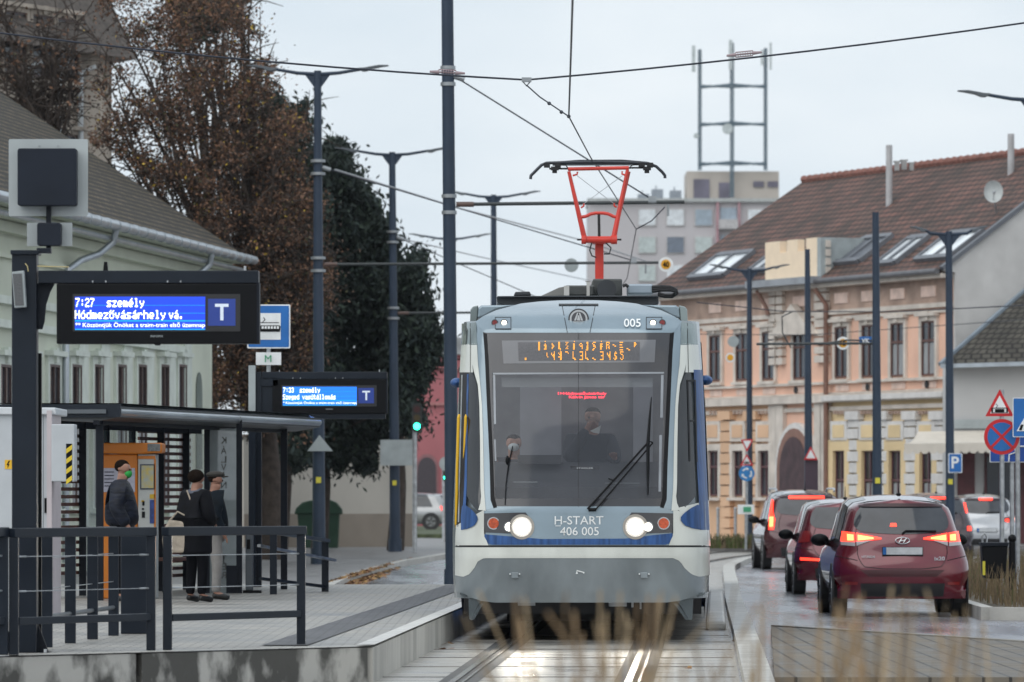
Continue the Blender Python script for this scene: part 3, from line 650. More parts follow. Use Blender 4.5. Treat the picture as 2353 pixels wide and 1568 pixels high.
mb.tube([P(1262, 388, YP), P(1305, 388, YP)], .012); mb.tube([P(1445, 386, YP), P(1490, 386, YP)], .012); mb.tube([P(1283, 378, YP), P(1300, 380, YP), P(1306, 388, YP)], .008); mb.tube([P(1470, 378, YP), P(1452, 380, YP), P(1445, 388, YP)], .008)
mb.split('collector_fitting', t_seam, pan)
mb = MB(); mb.tube([P(1326, 404, YP), P(1418, 474, YP)], .004, 5); mb.tube([P(1430, 404, YP), P(1334, 474, YP)], .004, 5); mb.build('bracing_wire', m_steel, pan)
mb = MB(); mb.tube([P(1376, 490, YP), P(1377, 545, YP)], .018); mb.tube([P(1360, 558, YP), P(1355, 575, YP), P(1360, 588, YP), P(1370, 592, YP)], .009); mb.tube([P(1392, 558, YP), P(1404, 570, YP), P(1400, 584, YP), P(1388, 584, YP)], .009); mb.tube([P(1326, 551, YP), P(1428, 551, YP)], .012); mb.build('damper', t_seam, pan)
# wipers
def bars(name, pts, wd, m=m_black, off=.05, parent=tram):
    mb = MB(); q_ = [T(x, y, off) for x, y in pts]; mb.tube(q_, wd, 6); return mb.build(name, m, parent)
wp = bars('wiper', [(1350, 1170), (1492, 1014), (1500, 1018)], .012, off=.07); bars('wiper_link', [(1369, 1171), (1500, 1018)], .009, off=.07, parent=wp); bars('wiper_hub', [(1352, 1172), (1370, 1171)], .02, off=.05, parent=wp)
bars('wiper_blade', [(1497, 913), (1493, 960), (1489, 1020), (1489, 1080), (1489, 1138)], [.006, .014, .022, .020, .008], off=.06, parent=wp)
mb = MB(); mb.tube([T(1398, 1100, .07), T(1408, 1104, .07)], .008, 5); mb.build('wiper_brace', m_black, wp)
bars('mirror_arm', [(1160, 1160), (1163, 1110), (1170, 1060), (1178, 1026)], [.004, .006, .010, .006], off=.02)
mb = MB(); mb.ball(T(1166, 1058, .03), (.022, .02, .05)); mb.build('interior_mirror', m_black, tram, smooth=True)
# cab interior
mb = MB(); Yb = 63.2
mb.pbox(1110, 800, 1550, 1200, Yb+.3, .05); cab = mb.build('cab_back_wall', mat('cab wall', (.16, .165, .18), .7, var=.25, sc=2), tram)
mb = MB(); mb.pbox(1195, 890, 1290, 1130, Yb, .04); mb.pbox(1455, 880, 1500, 1120, Yb, .04); mb.build('cab_partition', mat('cab partition', (.24, .25, .28), .6, var=.1), tram)
mb = MB(); mb.quad(P(1126, 1120, 61.4), P(1532, 1120, 61.4), P(1550, 1062, 62.3), P(1110, 1062, 62.3)); mb.quad(P(1126, 1172, 61.35), P(1532, 1172, 61.35), P(1532, 1120, 61.4), P(1126, 1120, 61.4)); mb.pbox(1190, 1046, 1290, 1066, 62.0, .3); mb.build('dashboard', mat('dashboard', (.05, .052, .06), .6, var=.2), tram)
mb = MB(); mb.pbox(1180, 1107, 1235, 1109, 61.35, .01); mb.pbox(1390, 1110, 1470, 1111, 61.35, .01); mb.build('dashboard_strip', m_grey, tram)
text('1>Hódmezővásárhely', 'passenger_display', mat('red led', (.1, 0, 0), .5, emit=(1, .03, .06), es=3.2), tram, P(1338, 905, 62.9), 110*kp*.87, 8.5*kp*.87, bold=.02)
text('Kálvin János tér', 'passenger_display', MATS['red led'], tram, P(1349, 913.5, 62.9), 82*kp*.87, 8*kp*.87, bold=.02)
# light thrown by the headlights
for x in (1199, 1460):
    l = bpy.data.lights.new('headlight_beam', 'SPOT'); l.energy = 90; l.spot_size = R(50); l.spot_blend = .8; l.shadow_soft_size = .08; l.color = (1, .93, .8)
    o = bpy.data.objects.new('headlight_beam', l); col.objects.link(o); o.location = T(x, 1211, .12); o.rotation_euler = (R(80), 0, R(180)); 
# ------------------------------------------------------------ masts, lamps, catenary
m_lum = mat('luminaire grey', (.10, .115, .13), .4, .2, var=.08)
m_arm = mat('insulated arm', (.035, .042, .045), .45, var=.1)
m_clamp = mat('clamp', (.32, .34, .36), .4, .6, var=.1)
def mast(label, px, Y, ztop, base=.1, r=(.125, .085), lamp=True, armZ=None, armX=None, stayZ=None, tx=0., yel=True, group='street masts', L=1.5, onearm=False, lampL=True):
    b = P(px, HY, Y); X = b.x; t = thing('street_mast', label, 'mast', (X, Y, base-.1), 0, group)
    top = V((X+tx, Y, ztop))
    def at(z): return V((X+tx*(z-base)/(ztop-base), Y, z))
    mb = MB(); mb.cyl(V((X, Y, base-.1)), top, r[0], r[1], 20); mb.cyl(V((X, Y, base-.1)), V((X, Y, base+.35)), r[0]*1.25, r[0]*1.2, 20); mb.build('pole', m_pole, t, smooth=True)
    if yel:
        mb = MB(); z = 1.95; mb.box(at(z)+V((0, -r[0], 0)), (.11, .03, .13)); mb.build('yellow_tag', mat('tag yellow', (.62, .55, .05), .5), t)
    if lamp:
        for s in ((-1,) if onearm else (-1, 1)):
            mb = MB(); mb.tube([top+V((0, 0, -.08)), top+V((s*.45, 0, -.05)), top+V((s*L*.62, 0, .03))], [.045, .04, .035], 10)
            mb.prism([top+V((s*.05, -.02, -.1)), top+V((s*.30, -.02, -.06)), top+V((s*.08, -.02, -.36))], (0, .04, 0)); a = mb.build('lamp_arm', m_pole, t, smooth=True)
            mb = MB(); o = top+V((s*L*.60, 0, .02))
            pr = [(0, 0), (.10, -.035), (.18, -.03), (.30, .02), (.50, .06), (.66, .085), (.66, .10), (.45, .105), (.25, .07), (.12, .045), (0, .04)]
            mb.prism([o+V((s*x*L/1.5, -.12, z)) for x, z in pr], (0, .24, 0)); mb.build('luminaire', m_lum, a, bevel=.01)
    for z in ([armZ, stayZ] if armZ else []):
        if z is None: continue
        mb = MB()
        for d in (-.14, .14): mb.cyl(at(z+d)-V((0, 0, .03)), at(z+d)+V((0, 0, .03)), r[0]*1.08, n=20)
        mb.build('clamp_band', m_clamp, t, smooth=True)
    if armZ:
        s = 1 if armX > X else -1
        mb = MB(); p = at(armZ)+V((s*.12, 0, 0)); e = V((armX, Y, armZ+.04)); mb.tube([p, e], .032, 10); a = mb.build('bracket_arm', m_arm, t, smooth=True)
        mb = MB(); mb.cyl(p, p+V((s*.3, 0, 0)), .045); mb.build('insulator', mat('insulator', (.10, .06, .05), .4), a)
        if stayZ:
            q = V((armX-s*.55, Y, armZ+.08)); mb = MB(); mb.tube([at(stayZ)+V((s*.1, 0, 0)), q], .014, 6); mb.build('stay_wire', m_wire, a)
            mb = MB(); mb.cyl(at(stayZ)+V((s*.1, 0, .0)), at(stayZ)+V((s*.28, 0, -.06)), .05); mb.build('stay_bracket', m_clamp, t)
            mb = MB(); mb.box(q, (.14, .06, .12)); mb.cyl(V((armX-s*.28, Y, armZ)), V((armX-s*.28, Y, armZ-.2)), .02); mb.build('arm_fitting', m_clamp, a)
    return t
def Z(py, Y): return EYE+(HY-py)*Y/F
def Xp(px, Y): return (px-CX)*Y/F
mast('tall dark mast beside the left flank of the tram, nearest of all masts', 1040, 97, Z(-160, 97), 0, (.12, .10), lamp=False, armZ=Z(470, 97), armX=Xp(1573, 97), stayZ=Z(175, 97), tx=-.10, yel=False)
mast('double-headed lamp mast with yellow tag in front of the wheelie bins', 733, 125, Z(163, 125), .1, (.15, .08), armZ=Z(608, 125), armX=Xp(1513, 125), stayZ=Z(385, 125), tx=-.03)
mast('double-headed lamp mast at the right end of the cream garden wall', 908, 153, Z(350, 153), .1, (.15, .085), armZ=Z(720, 153), armX=Xp(1350, 153), stayZ=Z(545, 153), tx=-.08)
mast('double-headed lamp mast standing against the sky above the tram roof edge', 1137, 178, Z(448, 178), 0, (.13, .085), L=1.42, tx=-.04, yel=False)
mast('double-headed lamp mast farthest along the row, half hidden by the tall mast', 1034, 206, Z(545, 206), 0, (.12, .08), yel=False, L=1.45)
mast('double-headed lamp mast behind the tram, left of the parapet of the pink building', 1722, 176, Z(617, 176), .1, (.11, .075), L=1.2, yel=False)
mast('plain dark mast in front of the arched doorway of the pink building', 1859, 166, Z(573, 166), .1, (.14, .075), lamp=False, tx=-.05)
mast('plain dark mast with yellow tag in front of the yellow ground floor', 2017, 130, Z(488, 130), 0, (.12, .075), lamp=False, tx=-.05)
mast('double-headed lamp mast carrying the blue parking sign', 2184, 140, Z(532, 140), 0, (.12, .08), L=.92, tx=-.04)
mast('lamp mast reaching in from the right edge of the photograph', 2376, 116, Z(222, 116), 0, (.13, .085), L=1.5, yel=False)
def wire(name, label, pts, r=.01, cat='overhead wire', group=None, m=m_wire):
    mb = MB(); mb.tube(pts, r, 6); o = mb.build(name, m); tag(o, label, cat, group); return o
YS = 64.4; n0 = P(1210, 184, YS)
def sag(a, b, s, n=14): return [V(a).lerp(V(b), i/n)+V((0, 0, -s*4*(i/n)*(1-i/n))) for i in range(n+1)]
wire('span_wire', 'black span wire crossing the sky from left edge to the small node above tram', sag(P(-900, -60, YS-1.5), n0, .16), .012)
wire('span_wire', 'black span wire rising from the small node above the tram to the right edge', sag(n0, P(3000, -50, YS+1.5), .10), .012)
mb = MB(); mb.box(n0+V((0, -.02, 0)), (.11, .06, .05)); mb.tube([n0+V((-.04, 0, -.02)), n0+V((0, 0, -.07)), n0+V((.04, 0, -.02))], .008); tag(mb.build('wire_node', m_clamp), 'small metal junction clamp at the lowest point of the span wire', 'wire clamp')
m_ins = mat('span insulator', (.33, .25, .27), .5)
for px, py, sl_, lb in ((1028, 167, -.05, 'ribbed strain insulator on the span wire in front of the tall mast'), (1710, 124.5, .10, 'ribbed strain insulator on the span wire in front of the rooftop antennas')):
    c = P(px, py, YS); u = V((1, 0, sl_)).normalized(); mb = MB()
    mb.tube([c-u*.20, c-u*.09], [.012, .022]); mb.tube([c+u*.09, c+u*.20], [.022, .012]); mb.cyl(c-u*.1, c+u*.1, .009)
    for d in (-1, 1): mb.tube([c-u*.1+V((0, 0, d*.028)), c+u*.1+V((0, 0, d*.028))], .007)
    for i in range(6): mb.cyl(c+u*(-.07+.028*i)-u*.004, c+u*(-.07+.028*i)+u*.004, .032, n=12)
    tag(mb.build('strain_insulator', m_ins), lb, 'insulator', 'span wire insulators')
pc = P(1307, 268, 63.5)
wire('contact_wire', 'contact wire running down the sky to the pull-off point above the pantograph', [P(1317, -40, 42), P(1312, 120, 50), pc], .009)
wire('contact_wire', 'contact wire slanting from the pull-off point across the pantograph to the bracket arm', [pc, P(1357, 362, 73.0), P(1462, 527, 97)], .009)
wire('contact_wire', 'contact wire hanging behind the roof equipment in front of the flats', [P(1462, 527, 97), P(1441, 640, 125), P(1380, 730, 153), P(1390, 780, 200)], .009)
mb = MB(); mb.tube([n0+V((0, 0, -.06)), P(1240, 223, 64.1), pc], .008, 6)
for px, py in ((1262, 238), (1290, 258), (1307, 268)): mb.ball(P(px, py, 64), .022, 8, 6)
tag(mb.build('pull_off_wire', m_wire), 'short pull-off wire between the node and the contact wire', 'overhead wire')
wire('registration_wire', 'short steady wire from the end of the nearest bracket arm to the contact wire', [P(1528, 476, 97), P(1497, 508, 97), P(1462, 527, 97)], .012)
wire('guy_wire', 'grey wire passing from the evergreen trees down behind the tall mast', [P(770, 390, 125), P(1060, 480, 150), P(1340, 553, 190), P(1500, 606, 200)], .02, m=m_clamp)
wire('guy_wire', 'grey wire crossing the sky low beside the evergreen trees', [P(905, 545, 153), P(1100, 590, 180), P(1400, 655, 230)], .018, m=m_clamp)
wire('cross_wire', 'thin cross wire strung in front of the upper windows of the pink building', [P(1600, 695, 150), P(1800, 716, 150), P(2050, 717, 148), P(2353, 702, 146)], .016)
wire('cross_wire', 'thin lower cross wire in front of the pink facade', [P(1560, 768, 170), P(1860, 770, 168), P(2353, 735, 165)], .012)
mb = MB(); mb.tube([P(1738, 791, 130), P(2015, 789, 130)], .03); mb.tube([P(1880, 792, 130), P(1945, 782, 130), P(2012, 783, 130)], .02)
mb.tube([P(1818, 800, 130), P(1798, 765, 130), P(1797, 728, 130), P(1822, 716, 130)], .016); tag(mb.build('bracket_arm', m_arm), 'horizontal bracket arm held by the mast in front of the yellow ground floor', 'bracket arm')
m_or2 = mat('sign amber', (.75, .35, .01), .4)
def discsign(px, py, r, Y, txt, label, ring=m_signwhite, fc=m_or2):
    mb = MB(); mb.plate(circ(px, py, r, 32), Y, .02); o = mb.build('round_sign', ring); tag(o, label, 'sign')
    if fc:
        mb = MB(); mb.plate(circ(px, py, r*.66, 32), Y-.004, .004, .003); f = mb.build('sign_face', fc, o)
        if txt: text(txt, 'number', m_black, f, P(px, py, Y-.02), r*.85*Y/F, r*.75*Y/F, bold=.03)
    return o
discsign(1530, 608, 17, 125, '40', 'amber 40 speed disc hanging at the end of a bracket arm before the flats')
discsign(1313, 610, 16, 150, None, 'blank grey disc on the lower bracket arm above the tram', m_grey, None)
discsign(1937, 789, 15, 130, '15', 'small white disc with amber centre reading 15 on the wire before the pink building')
discsign(1678, 822, 11, 165, None, 'tiny amber dot sign between the left windows of the pink building')
discsign(1685, 785, 13, 160, None, 'pale blank disc above the tiny amber dot sign', m_grey, None)
mb = MB(); mb.pbox(1974, 774, 2003, 792, 130, .02); o = mb.build('wire_sign', m_blue); tag(o, 'small blue VK sign on the wire beside the white disc', 'sign'); text('VK', 'lettering', m_signwhite, o, P(1989, 783, 129.97), 18*.01, 10*.01, bold=.02)

# ------------------------------------------------------------ passenger information displays
m_scr = mat('screen blue', (.01, .02, .2), .3, emit=(.01, .07, .85), es=.85)
m_scr2 = mat('screen cyan', (.01, .1, .3), .3, emit=(.0, .45, .95), es=.8)
m_scrT = mat('panel blue', (.012, .03, .16), .4, emit=(.02, .05, .3), es=.35)
m_ledw = mat('led white', (.8, .8, .8), .4, emit=(.92, .96, 1), es=1.1)
PIX = {k: v for k, v in (l.split('=') for l in '''7=11111 00001 00010 00100 00100 01000 01000
:=00000 00100 00100 00000 00100 00100 00000
2=01110 10001 00001 00110 01000 10000 11111
3=01110 10001 00001 00110 00001 10001 01110
s=00000 00000 01111 10000 01110 00001 11110
z=00000 00000 11111 00010 00100 01000 11111
e=00000 00000 01110 10001 11111 10000 01110
m=00000 00000 11010 10101 10101 10101 10101
é=00010 00100 01110 10001 11111 10000 01110
l=01100 00100 00100 00100 00100 00100 01110
y=00000 00000 10001 10001 01010 00110 00100 01000
H=10001 10001 10001 11111 10001 10001 10001
ó=00010 00100 01110 10001 10001 10001 01110
d=00001 00001 01111 10001 10001 10001 01111
ő=01001 10010 01110 10001 10001 10001 01110
v=00000 00000 10001 10001 01010 01010 00100
á=00010 00100 01110 00001 01111 10001 01111
a=00000 00000 01110 00001 01111 10001 01111
r=00000 00000 10110 11001 10000 10000 10000
h=10000 10000 11110 10001 10001 10001 10001
.=00000 00000 00000 00000 00000 01100 01100
S=01111 10000 10000 01110 00001 00001 11110
g=00000 00000 01111 10001 10001 01111 00001 01110
ú=00010 00100 10001 10001 10001 10001 01111
t=01000 01000 11110 01000 01000 01001 00110
o=00000 00000 01110 10001 10001 10001 01110'''.split(chr(10)))}
def display(label, Y, X0, Y0, S, lines, postx, posty, screenm, near):
    """X0,Y0: photo position of the case's upper left corner; S: size relative to the nearer one"""
    def q(x, y): return (X0+(x-130)*S, Y0+(y-652)*S)
    b = P(postx, posty, Y); t = thing('information_display', label, 'display', (b.x, Y, HP), 0, 'platform displays')
    mb = MB(); mb.pbox(*q(130, 652), *q(595, 790), Y, .22); case = mb.build('display_case', m_black, t, bevel=.006)
    mb = MB(); mb.pbox(*q(590, 650), *q(596, 790), Y-.01, .2); mb.build('case_edge', m_dark2, case)
    mb = MB(); mb.pbox(*q(167, 676), *q(552, 762), Y-.004, .003); mb.build('screen_bezel', mat('bezel', (.02, .02, .022), .3), case)
    mb = MB(); mb.pbox(*q(172, 682), *q(471.5, 758.5), Y-.008, .003); scr = mb.build('screen', screenm, case)
    mb = MB()
    for y, h in ((701.5, .9), (719.5, 1.0), (736, 3.2), (756, 2.5)): mb.pbox(*q(172, y), *q(471.5, y+h), Y-.010, .001)
    mb.build('scan_line', m_scr2, scr)
    mb = MB(); mb.pbox(*q(478, 687), *q(541, 749), Y-.008, .003); tt = mb.build('symbol_panel', m_scrT, case)
    k = Y/F*S
    def tx(s, cx_, cy_, w_, h_, par, bold=.03): text(s, 'lettering', m_ledw if par is scr else m_txtT, par, P(*q(cx_, cy_), Y-.013), w_*k, h_*k, bold=bold)
    m_txtT = mat('symbol white', (.5, .55, .62), .4, emit=(.5, .58, .7), es=.45)
    mb = MB(); mb.pbox(*q(494, 698.5), *q(525, 705.5), Y-.012, .002); mb.pbox(*q(506, 705.5), *q(513.5, 736.5), Y-.012, .002); mb.build('lettering', m_txtT, tt)
    for s, x0, x1, y0, y1 in lines:
        if y1-y0 > 16:
            mb = MB(); ad = (x1-x0+2)/len(s); c_ = ad/6.2; rh = 2.9
            for i, ch in enumerate(s):
                for r_, row in enumerate(PIX.get(ch, '').split()):
                    for j_, b_ in enumerate(row):
                        if b_ == '1': mb.pbox(*q(x0+i*ad+j_*c_, 685.5+r_*rh if y0 < 700 else 713+r_*rh-(0)), *q(x0+i*ad+(j_+1.45)*c_, (685.5 if y0 < 700 else 713)+(r_+.96)*rh), Y-.013, .001)
            mb.build('lettering', m_ledw, scr); continue
        tx(s, (x0+x1)/2, (y0+y1)/2, x1-x0, y1-y0, scr, .014 if y1-y0 > 16 else .004)
    text('INFOFIX', 'maker_lettering', m_grey, case, P(*q(360.5, 773), Y-.006), 29*k, 5*k, bold=.01)
    mb = MB(); mb.pbox(*q(88, 622), *q(594, 651), Y, .2); beam = mb.build('beam', m_dark, t, bevel=.006)
    mb = MB()
    for x in (213, 243, 385, 415): mb.pbox(*q(x-1.5, 645), *q(x+1.5, 649.5), Y-.01, .02)
    mb.tube([P(*q(563, 622), Y), P(*q(563, 612), Y)], .01*S); mb.tube([P(*q(158, 622), Y), P(*q(158, 614), Y)], .008*S); mb.build('bolt', m_steel, beam)
    mb = MB(); mb.plate([q(237, 622), q(248, 622), q(246, 602), q(239, 602)], Y+.05, .05); mb.build('aerial', m_black, beam)
    mb = MB(); mb.plate([q(353, 790), q(370, 790), q(367, 794), q(357, 794)], Y, .05); mb.build('sensor', m_black, case)
    mb = MB(); mb.plate([q(84, 651), q(126, 651), q(115, 672), q(106, 700), q(102, 740), q(97, 757), q(84, 757)], Y+.1, .03); mb.build('gusset', m_dark2, t)
    return t, q
L1 = [('7:27', 173, 216, 686, 706), ('személy', 245, 331, 684, 708), ('Hódmezővásárhely', 172, 380, 713, 735), ('vá.', 388, 421, 713, 732), ('** Köszöntjük Önöket a traim-train első üzemnap', 173, 471, 740, 755)]
L2 = [('7:33', 173, 216, 686, 706), ('személy', 240, 322, 684, 708), ('Szeged vasútállomás', 172, 385, 713, 735), ('* Köszöntjük Önöket a traim-train első üzemnapj', 173, 471, 740, 755)]
YA = 46.8
tA, qA = display('dark platform display reading 7:27 with blue screen, nearer one on the thick post', YA, 130, 652, 1.0, L1, 56, 1500, m_scr, True)
mb = MB(); mb.pbox(27, 583, 84, 1500, YA, .2); post = mb.build('post', m_dark, tA, bevel=.008)
mb = MB(); mb.pbox(24, 575, 89, 585, YA-.03, .26); mb.pbox(84, 570, 117, 582, YA, .1); mb.build('post_cap', m_dark, post, bevel=.005)
mb = MB()
for s in (((27, 1430), (27, 1503), (3, 1503)), ((84, 1425), (84, 1500), (112, 1500))): mb.plate(list(s), YA+.1, .03)
mb.pbox(3, 1500, 112, 1505, YA-.05, .35); mb.build('foot_plate', m_dark2, post)
mb = MB()
for x in (8, 104): mb.tube([P(x, 1505, YA-.03), P(x, 1492, YA-.03)], .014, 8)
mb.build('anchor_bolt', m_steel, post)
mb = MB(); mb.pbox(84, 812, 95, 1490, YA+.22, .06); mb.build('cable_duct', m_black, post)
mb = MB(); mb.plate([(27, 625), (55, 622), (60, 706), (33, 708)], YA-.12, .1); spk = mb.build('loudspeaker', m_grey, tA, bevel=.006)
mb = MB(); mb.plate([(29, 630), (50, 629), (55, 702), (35, 703)], YA-.125, .01); mb.build('grille', mat('grille', (.10, .105, .11), .5, var=.2, sc=80), spk)
mb = MB(); mb.tube([P(58, 606, YA-.05), P(63, 612, YA-.06), P(65, 624, YA-.06)], .004, 6); mb.tube([P(86, 612, YA-.03), P(120, 613, YA-.05), P(158, 614, YA-.02)], .005, 6); mb.build('cable', mat('cable', (.5, .42, .2), .5), tA)
# tram signal boards above the post
tb = thing('signal_board', 'two pale square boards with black boxes stacked above the near display post', 'signal board', P(110, 583, YA+.1))
m_bd = mat('board grey', (.40, .44, .45), .45, var=.06)
mb = MB(); mb.plate([(20+(1 if i else 0), y) for i, y in ()] or [(x, y) for x, y in rrect(20, 320, 202, 497, 4)], YA+.14, .01); mb.build('board', m_bd, tb)
mb = MB(); mb.plate(rrect(40, 341, 176, 473, 6), YA-.02, .14); mb.build('signal_box', mat('signal box', (.010, .015, .026), .5, spec=.25), tb, bevel=.008)
mb = MB(); mb.pbox(62, 512, 166, 566, YA+.14, .01); mb.build('board', m_bd, tb)
mb = MB(); mb.plate(rrect(85, 512, 140, 565, 6), YA-.0, .13); mb.build('signal_box', MATS['signal box'], tb, bevel=.008)
mb = MB(); mb.pbox(106, 470, 117, 583, YA+.09, .04); mb.build('bracket', m_dark2, tb)
mb = MB()
for x, y in ((90, 335), (133, 335), (93, 484), (137, 484)): mb.plate(circ(x, y, 1.6, 8), YA+.13, .01)
mb.build('rivet', m_grey, tb)
S2 = .617; YB = 80.6
tB, qB = display('smaller dark display reading 7:33 behind the shelter roof', YB, 599+27, 872, S2*.92, L2, 585, 1370, mat('screen bright', (.01, .05, .25), .3, emit=(.01, .20, .95), es=1.0), False)
S2 = S2*.92
mb = MB(); mb.pbox(601, 868, 886, 963, YB+.03, .2); mb.build('outer_case', m_dark, tB)
mb = MB(); mb.pbox(571, 840, 588, 1371, YB-.05, .1); mb.pbox(586, 855, 601, 1371, YB, .12); mb.pbox(598, 868, 640, 888, YB, .1); postB = mb.build('post', m_dark, tB, bevel=.006)
mb = MB(); mb.pbox(571, 840, 587, 975, YB-.06, .01); mb.build('post_plate', m_grey, postB)
# blue tram-stop sign with its small board
ts = thing('tram_stop_sign', 'square blue tram stop sign with white field behind the near display', 'sign', P(617, 850, YB+.5))
mb = MB(); mb.plate(rrect(568, 700, 667, 801, 3), YB+.5, .02); pn = mb.build('sign_plate', m_signwhite, ts)
mb = MB(); mb.plate(rrect(571, 703, 664, 798, 2), YB+.495, .004); mb.build('blue_field', m_blue, pn)
mb = MB(); mb.pbox(590, 720, 645, 781, YB+.49, .003); mb.build('white_field', m_signwhite, pn)
mb = MB(); Yt = YB+.485; mb.pbox(600, 748, 641, 763, Yt, .002); mb.plate([(596, 751), (600, 747), (600, 763), (597, 763)], Yt, .002); mb.plate([(641, 747), (645, 751), (643, 763), (641, 763)], Yt, .002); mb.pbox(590, 741, 641, 742.5, Yt, .002)
mb.plate([(604, 741), (610, 735), (606, 729), (605, 730), (608, 735), (602, 741)], Yt, .002); mb.build('tram_pictogram', m_black, pn)
mb = MB()
for x in range(601, 640, 7): mb.pbox(x, 750, x+5, 756, Yt-.005, .002)
mb.pbox(596, 763, 640, 764, Yt, .002); mb.build('pictogram_windows', m_signwhite, pn)
mb = MB(); mb.pbox(588, 810, 646, 839, YB+.45, .015); mb_ = mb.build('small_board', m_signwhite, ts); text('M', 'lettering', mat('sign green', (.0, .28, .12), .5), mb_, P(616, 824.5, YB+.43), 15*YB/F, 16*YB/F, bold=.0)
mb = MB(); mb.tube([P(617, 700, YB+.55), P(617, 880, YB+.55)], .03); mb.build('sign_post', m_steel, ts)
# ------------------------------------------------------------ platform furniture
def rail_panel(p0, p1, h, wires, label, midz=.28, tube=.075, posts=2, name='railing', bottom=True, group='platform railings'):
    p0 = V(p0); p1 = V(p1); t = thing(name, label, 'railing', p0, 0, group); up = V((0, 0, 1)); d = (p1-p0).normalized()
    for k in range(posts):
        b = p0.lerp(p1, k/(posts-1)); mb = MB(); mb.bar(b, b+up*(h-tube), tube, tube); mb.build('post', m_dark, t, bevel=.006)
    mb = MB(); mb.bar(p0-d*tube/2+up*(h-tube/2), p1+d*tube/2+up*(h-tube/2), tube, tube); mb.build('top_rail', m_dark, t, bevel=.006)
    if bottom: mb = MB(); mb.bar(p0+d*tube/2+up*midz, p1-d*tube/2+up*midz, tube*.8, tube*.8); mb.build('bottom_rail', m_dark, t, bevel=.005)
    for z in wires:
        mb = MB(); a = p0+d*tube/2+up*z; b = p1-d*tube/2+up*z; mb.cyl(a, b, .004, n=6)
        mb.cyl(a, a+d*.13, .008, n=8); mb.cyl(b-d*.13, b, .008, n=8); mb.build('steel_cable', m_steel, t)
    return t
rp1 = rail_panel(P(32, 1508, 45.8), P(347, 1495, 47.5), 1.03, (.52, .80), 'dark cable railing panel in front of the thick display post')
rp2 = rail_panel(P(385, 1494, 47.6), P(692, 1482, 49.3), 1.03, (.52, .79), 'dark cable railing panel at the track end of the platform', midz=.27)
rp3 = rail_panel(P(-60, 1512, 45.2), P(8, 1506, 45.75), 1.03, (.52, .80), 'dark cable railing cut off by the left edge of the photograph')
f0 = G(108, 1488, HP); f1 = G(261, 1461, HP)
t = thing('rear_railing', 'dark railing of broad flat posts receding behind the left railing panel', 'railing', f0)
for k in range(4):
    b = f0.lerp(f1, k/3); mb = MB(); mb.bar(b, b+V((0, 0, 1.0)), .095, .05); mb.build('post', m_dark, t, bevel=.004)
mb = MB(); mb.bar(f0+V((0, 0, .98)), f1+V((0, 0, .98)), .06, .06); mb.build('top_rail', m_dark, t)
for z, r in ((.26, .02), (.50, .004), (.76, .004)):
    mb = MB(); mb.cyl(f0+V((0, 0, z)), f1+V((0, 0, z)), r, n=8); mb.build('lower_rail' if r > .01 else 'steel_cable', m_steel if r < .01 else m_lum, t)
f2 = V((-3.6, 57.5, HP)); f3 = V((-2.9, 60.5, HP))
# dark post box
b = G(313, 1457, HP); t = thing('cabinet', 'dark grey slim metal cabinet behind the left railing panel', 'cabinet', b)
mb = MB(); mb.box(b+V((0, .15, .48)), (.29, .30, .96)); bd = mb.build('body', m_dark, t, bevel=.01)
mb = MB(); mb.box(b+V((.155, .12, .52)), (.02, .26, .90)); mb.build('side_panel', m_lum, t); mb = MB(); mb.box(b+V((.17, .12, .60)), (.01, .08, .2)); mb.build('slot', m_black, t); mb = MB(); mb.box(b+V((0, .15, .975)), (.33, .34, .03)); mb.build('lid', m_dark2, t, bevel=.005)
# white electrical cabinet
YC = 58; t = thing('electrical_cabinet', 'large pale grey electrical cabinet with yellow warning label at the left edge', 'cabinet', P(60, 1425, YC))
m_cab = mat('cabinet grey', (.48, .51, .54), .45, var=.05)
base = HY+(EYE-HP)*F/YC
mb = MB(); mb.pbox(-90, 950, 117, base, YC, 1.3); body = mb.build('body', m_cab, t, bevel=.01)
mb = MB(); mb.box(P(124, 1180, YC+.5), (.05, 1.2, 2.1)); mb.build('side_panel', mat('cabinet side', (.50, .45, .47), .5, var=.05), t)
mb = MB(); mb.prism([P(-95, 953, YC-.05), P(128, 953, YC-.05), P(128, 937, YC-.05), P(-95, 935, YC-.05)], (0, 1.5, 0)); mb.build('roof', mat('cabinet roof', (.58, .61, .64), .4, var=.04), t, bevel=.01)
mb = MB(); mb.pbox(102, 1145, 110, 1179, YC-.015, .02); mb.build('lock', m_black, t)
mb = MB(); mb.pbox(57, 955, 58, base, YC-.003, .005); mb.pbox(99, 955, 100, base, YC-.003, .005); mb.build('door_gap', m_lum, t)
mb = MB(); mb.pbox(11, 1057, 48, 1078, YC-.006, .004); wl = mb.build('warning_label', mat('warning yellow', (.72, .42, .02), .5), t)
mb = MB(); mb.plate([(20, 1059), (23, 1059), (19, 1067), (22, 1067), (17, 1076), (18, 1069), (15, 1069)], YC-.009, .002); mb.build('warning_symbol', m_black, wl)
text('230V', 'lettering', mat('label brown', (.3, .08, .02), .5), wl, P(36, 1067, YC-.012), 18*YC/F, 6*YC/F)
t = thing('meter_box', 'pale box with yellow and black hazard stripes on the side of the electrical cabinet', 'box', P(145, 1108, YC-.1))
mb = MB(); mb.pbox(118, 975, 171, 1107, YC-.12, .35); mb.build('body', m_cab, t, bevel=.01)
st_ = MB(); st_.cur = 0; st_.pbox(152, 1020, 165.5, 1107, YC-.128, .004); st = st_.build('hazard_strip', m_black, t)
mb = MB()
for k in range(4):
    y = 1022+k*23.5; mb.plate([(152, y+10), (165.5, y), (165.5, y+11), (152, y+21)], YC-.133, .003)
mb.build('hazard_stripe', mat('hazard yellow', (.68, .50, .03), .5), st)

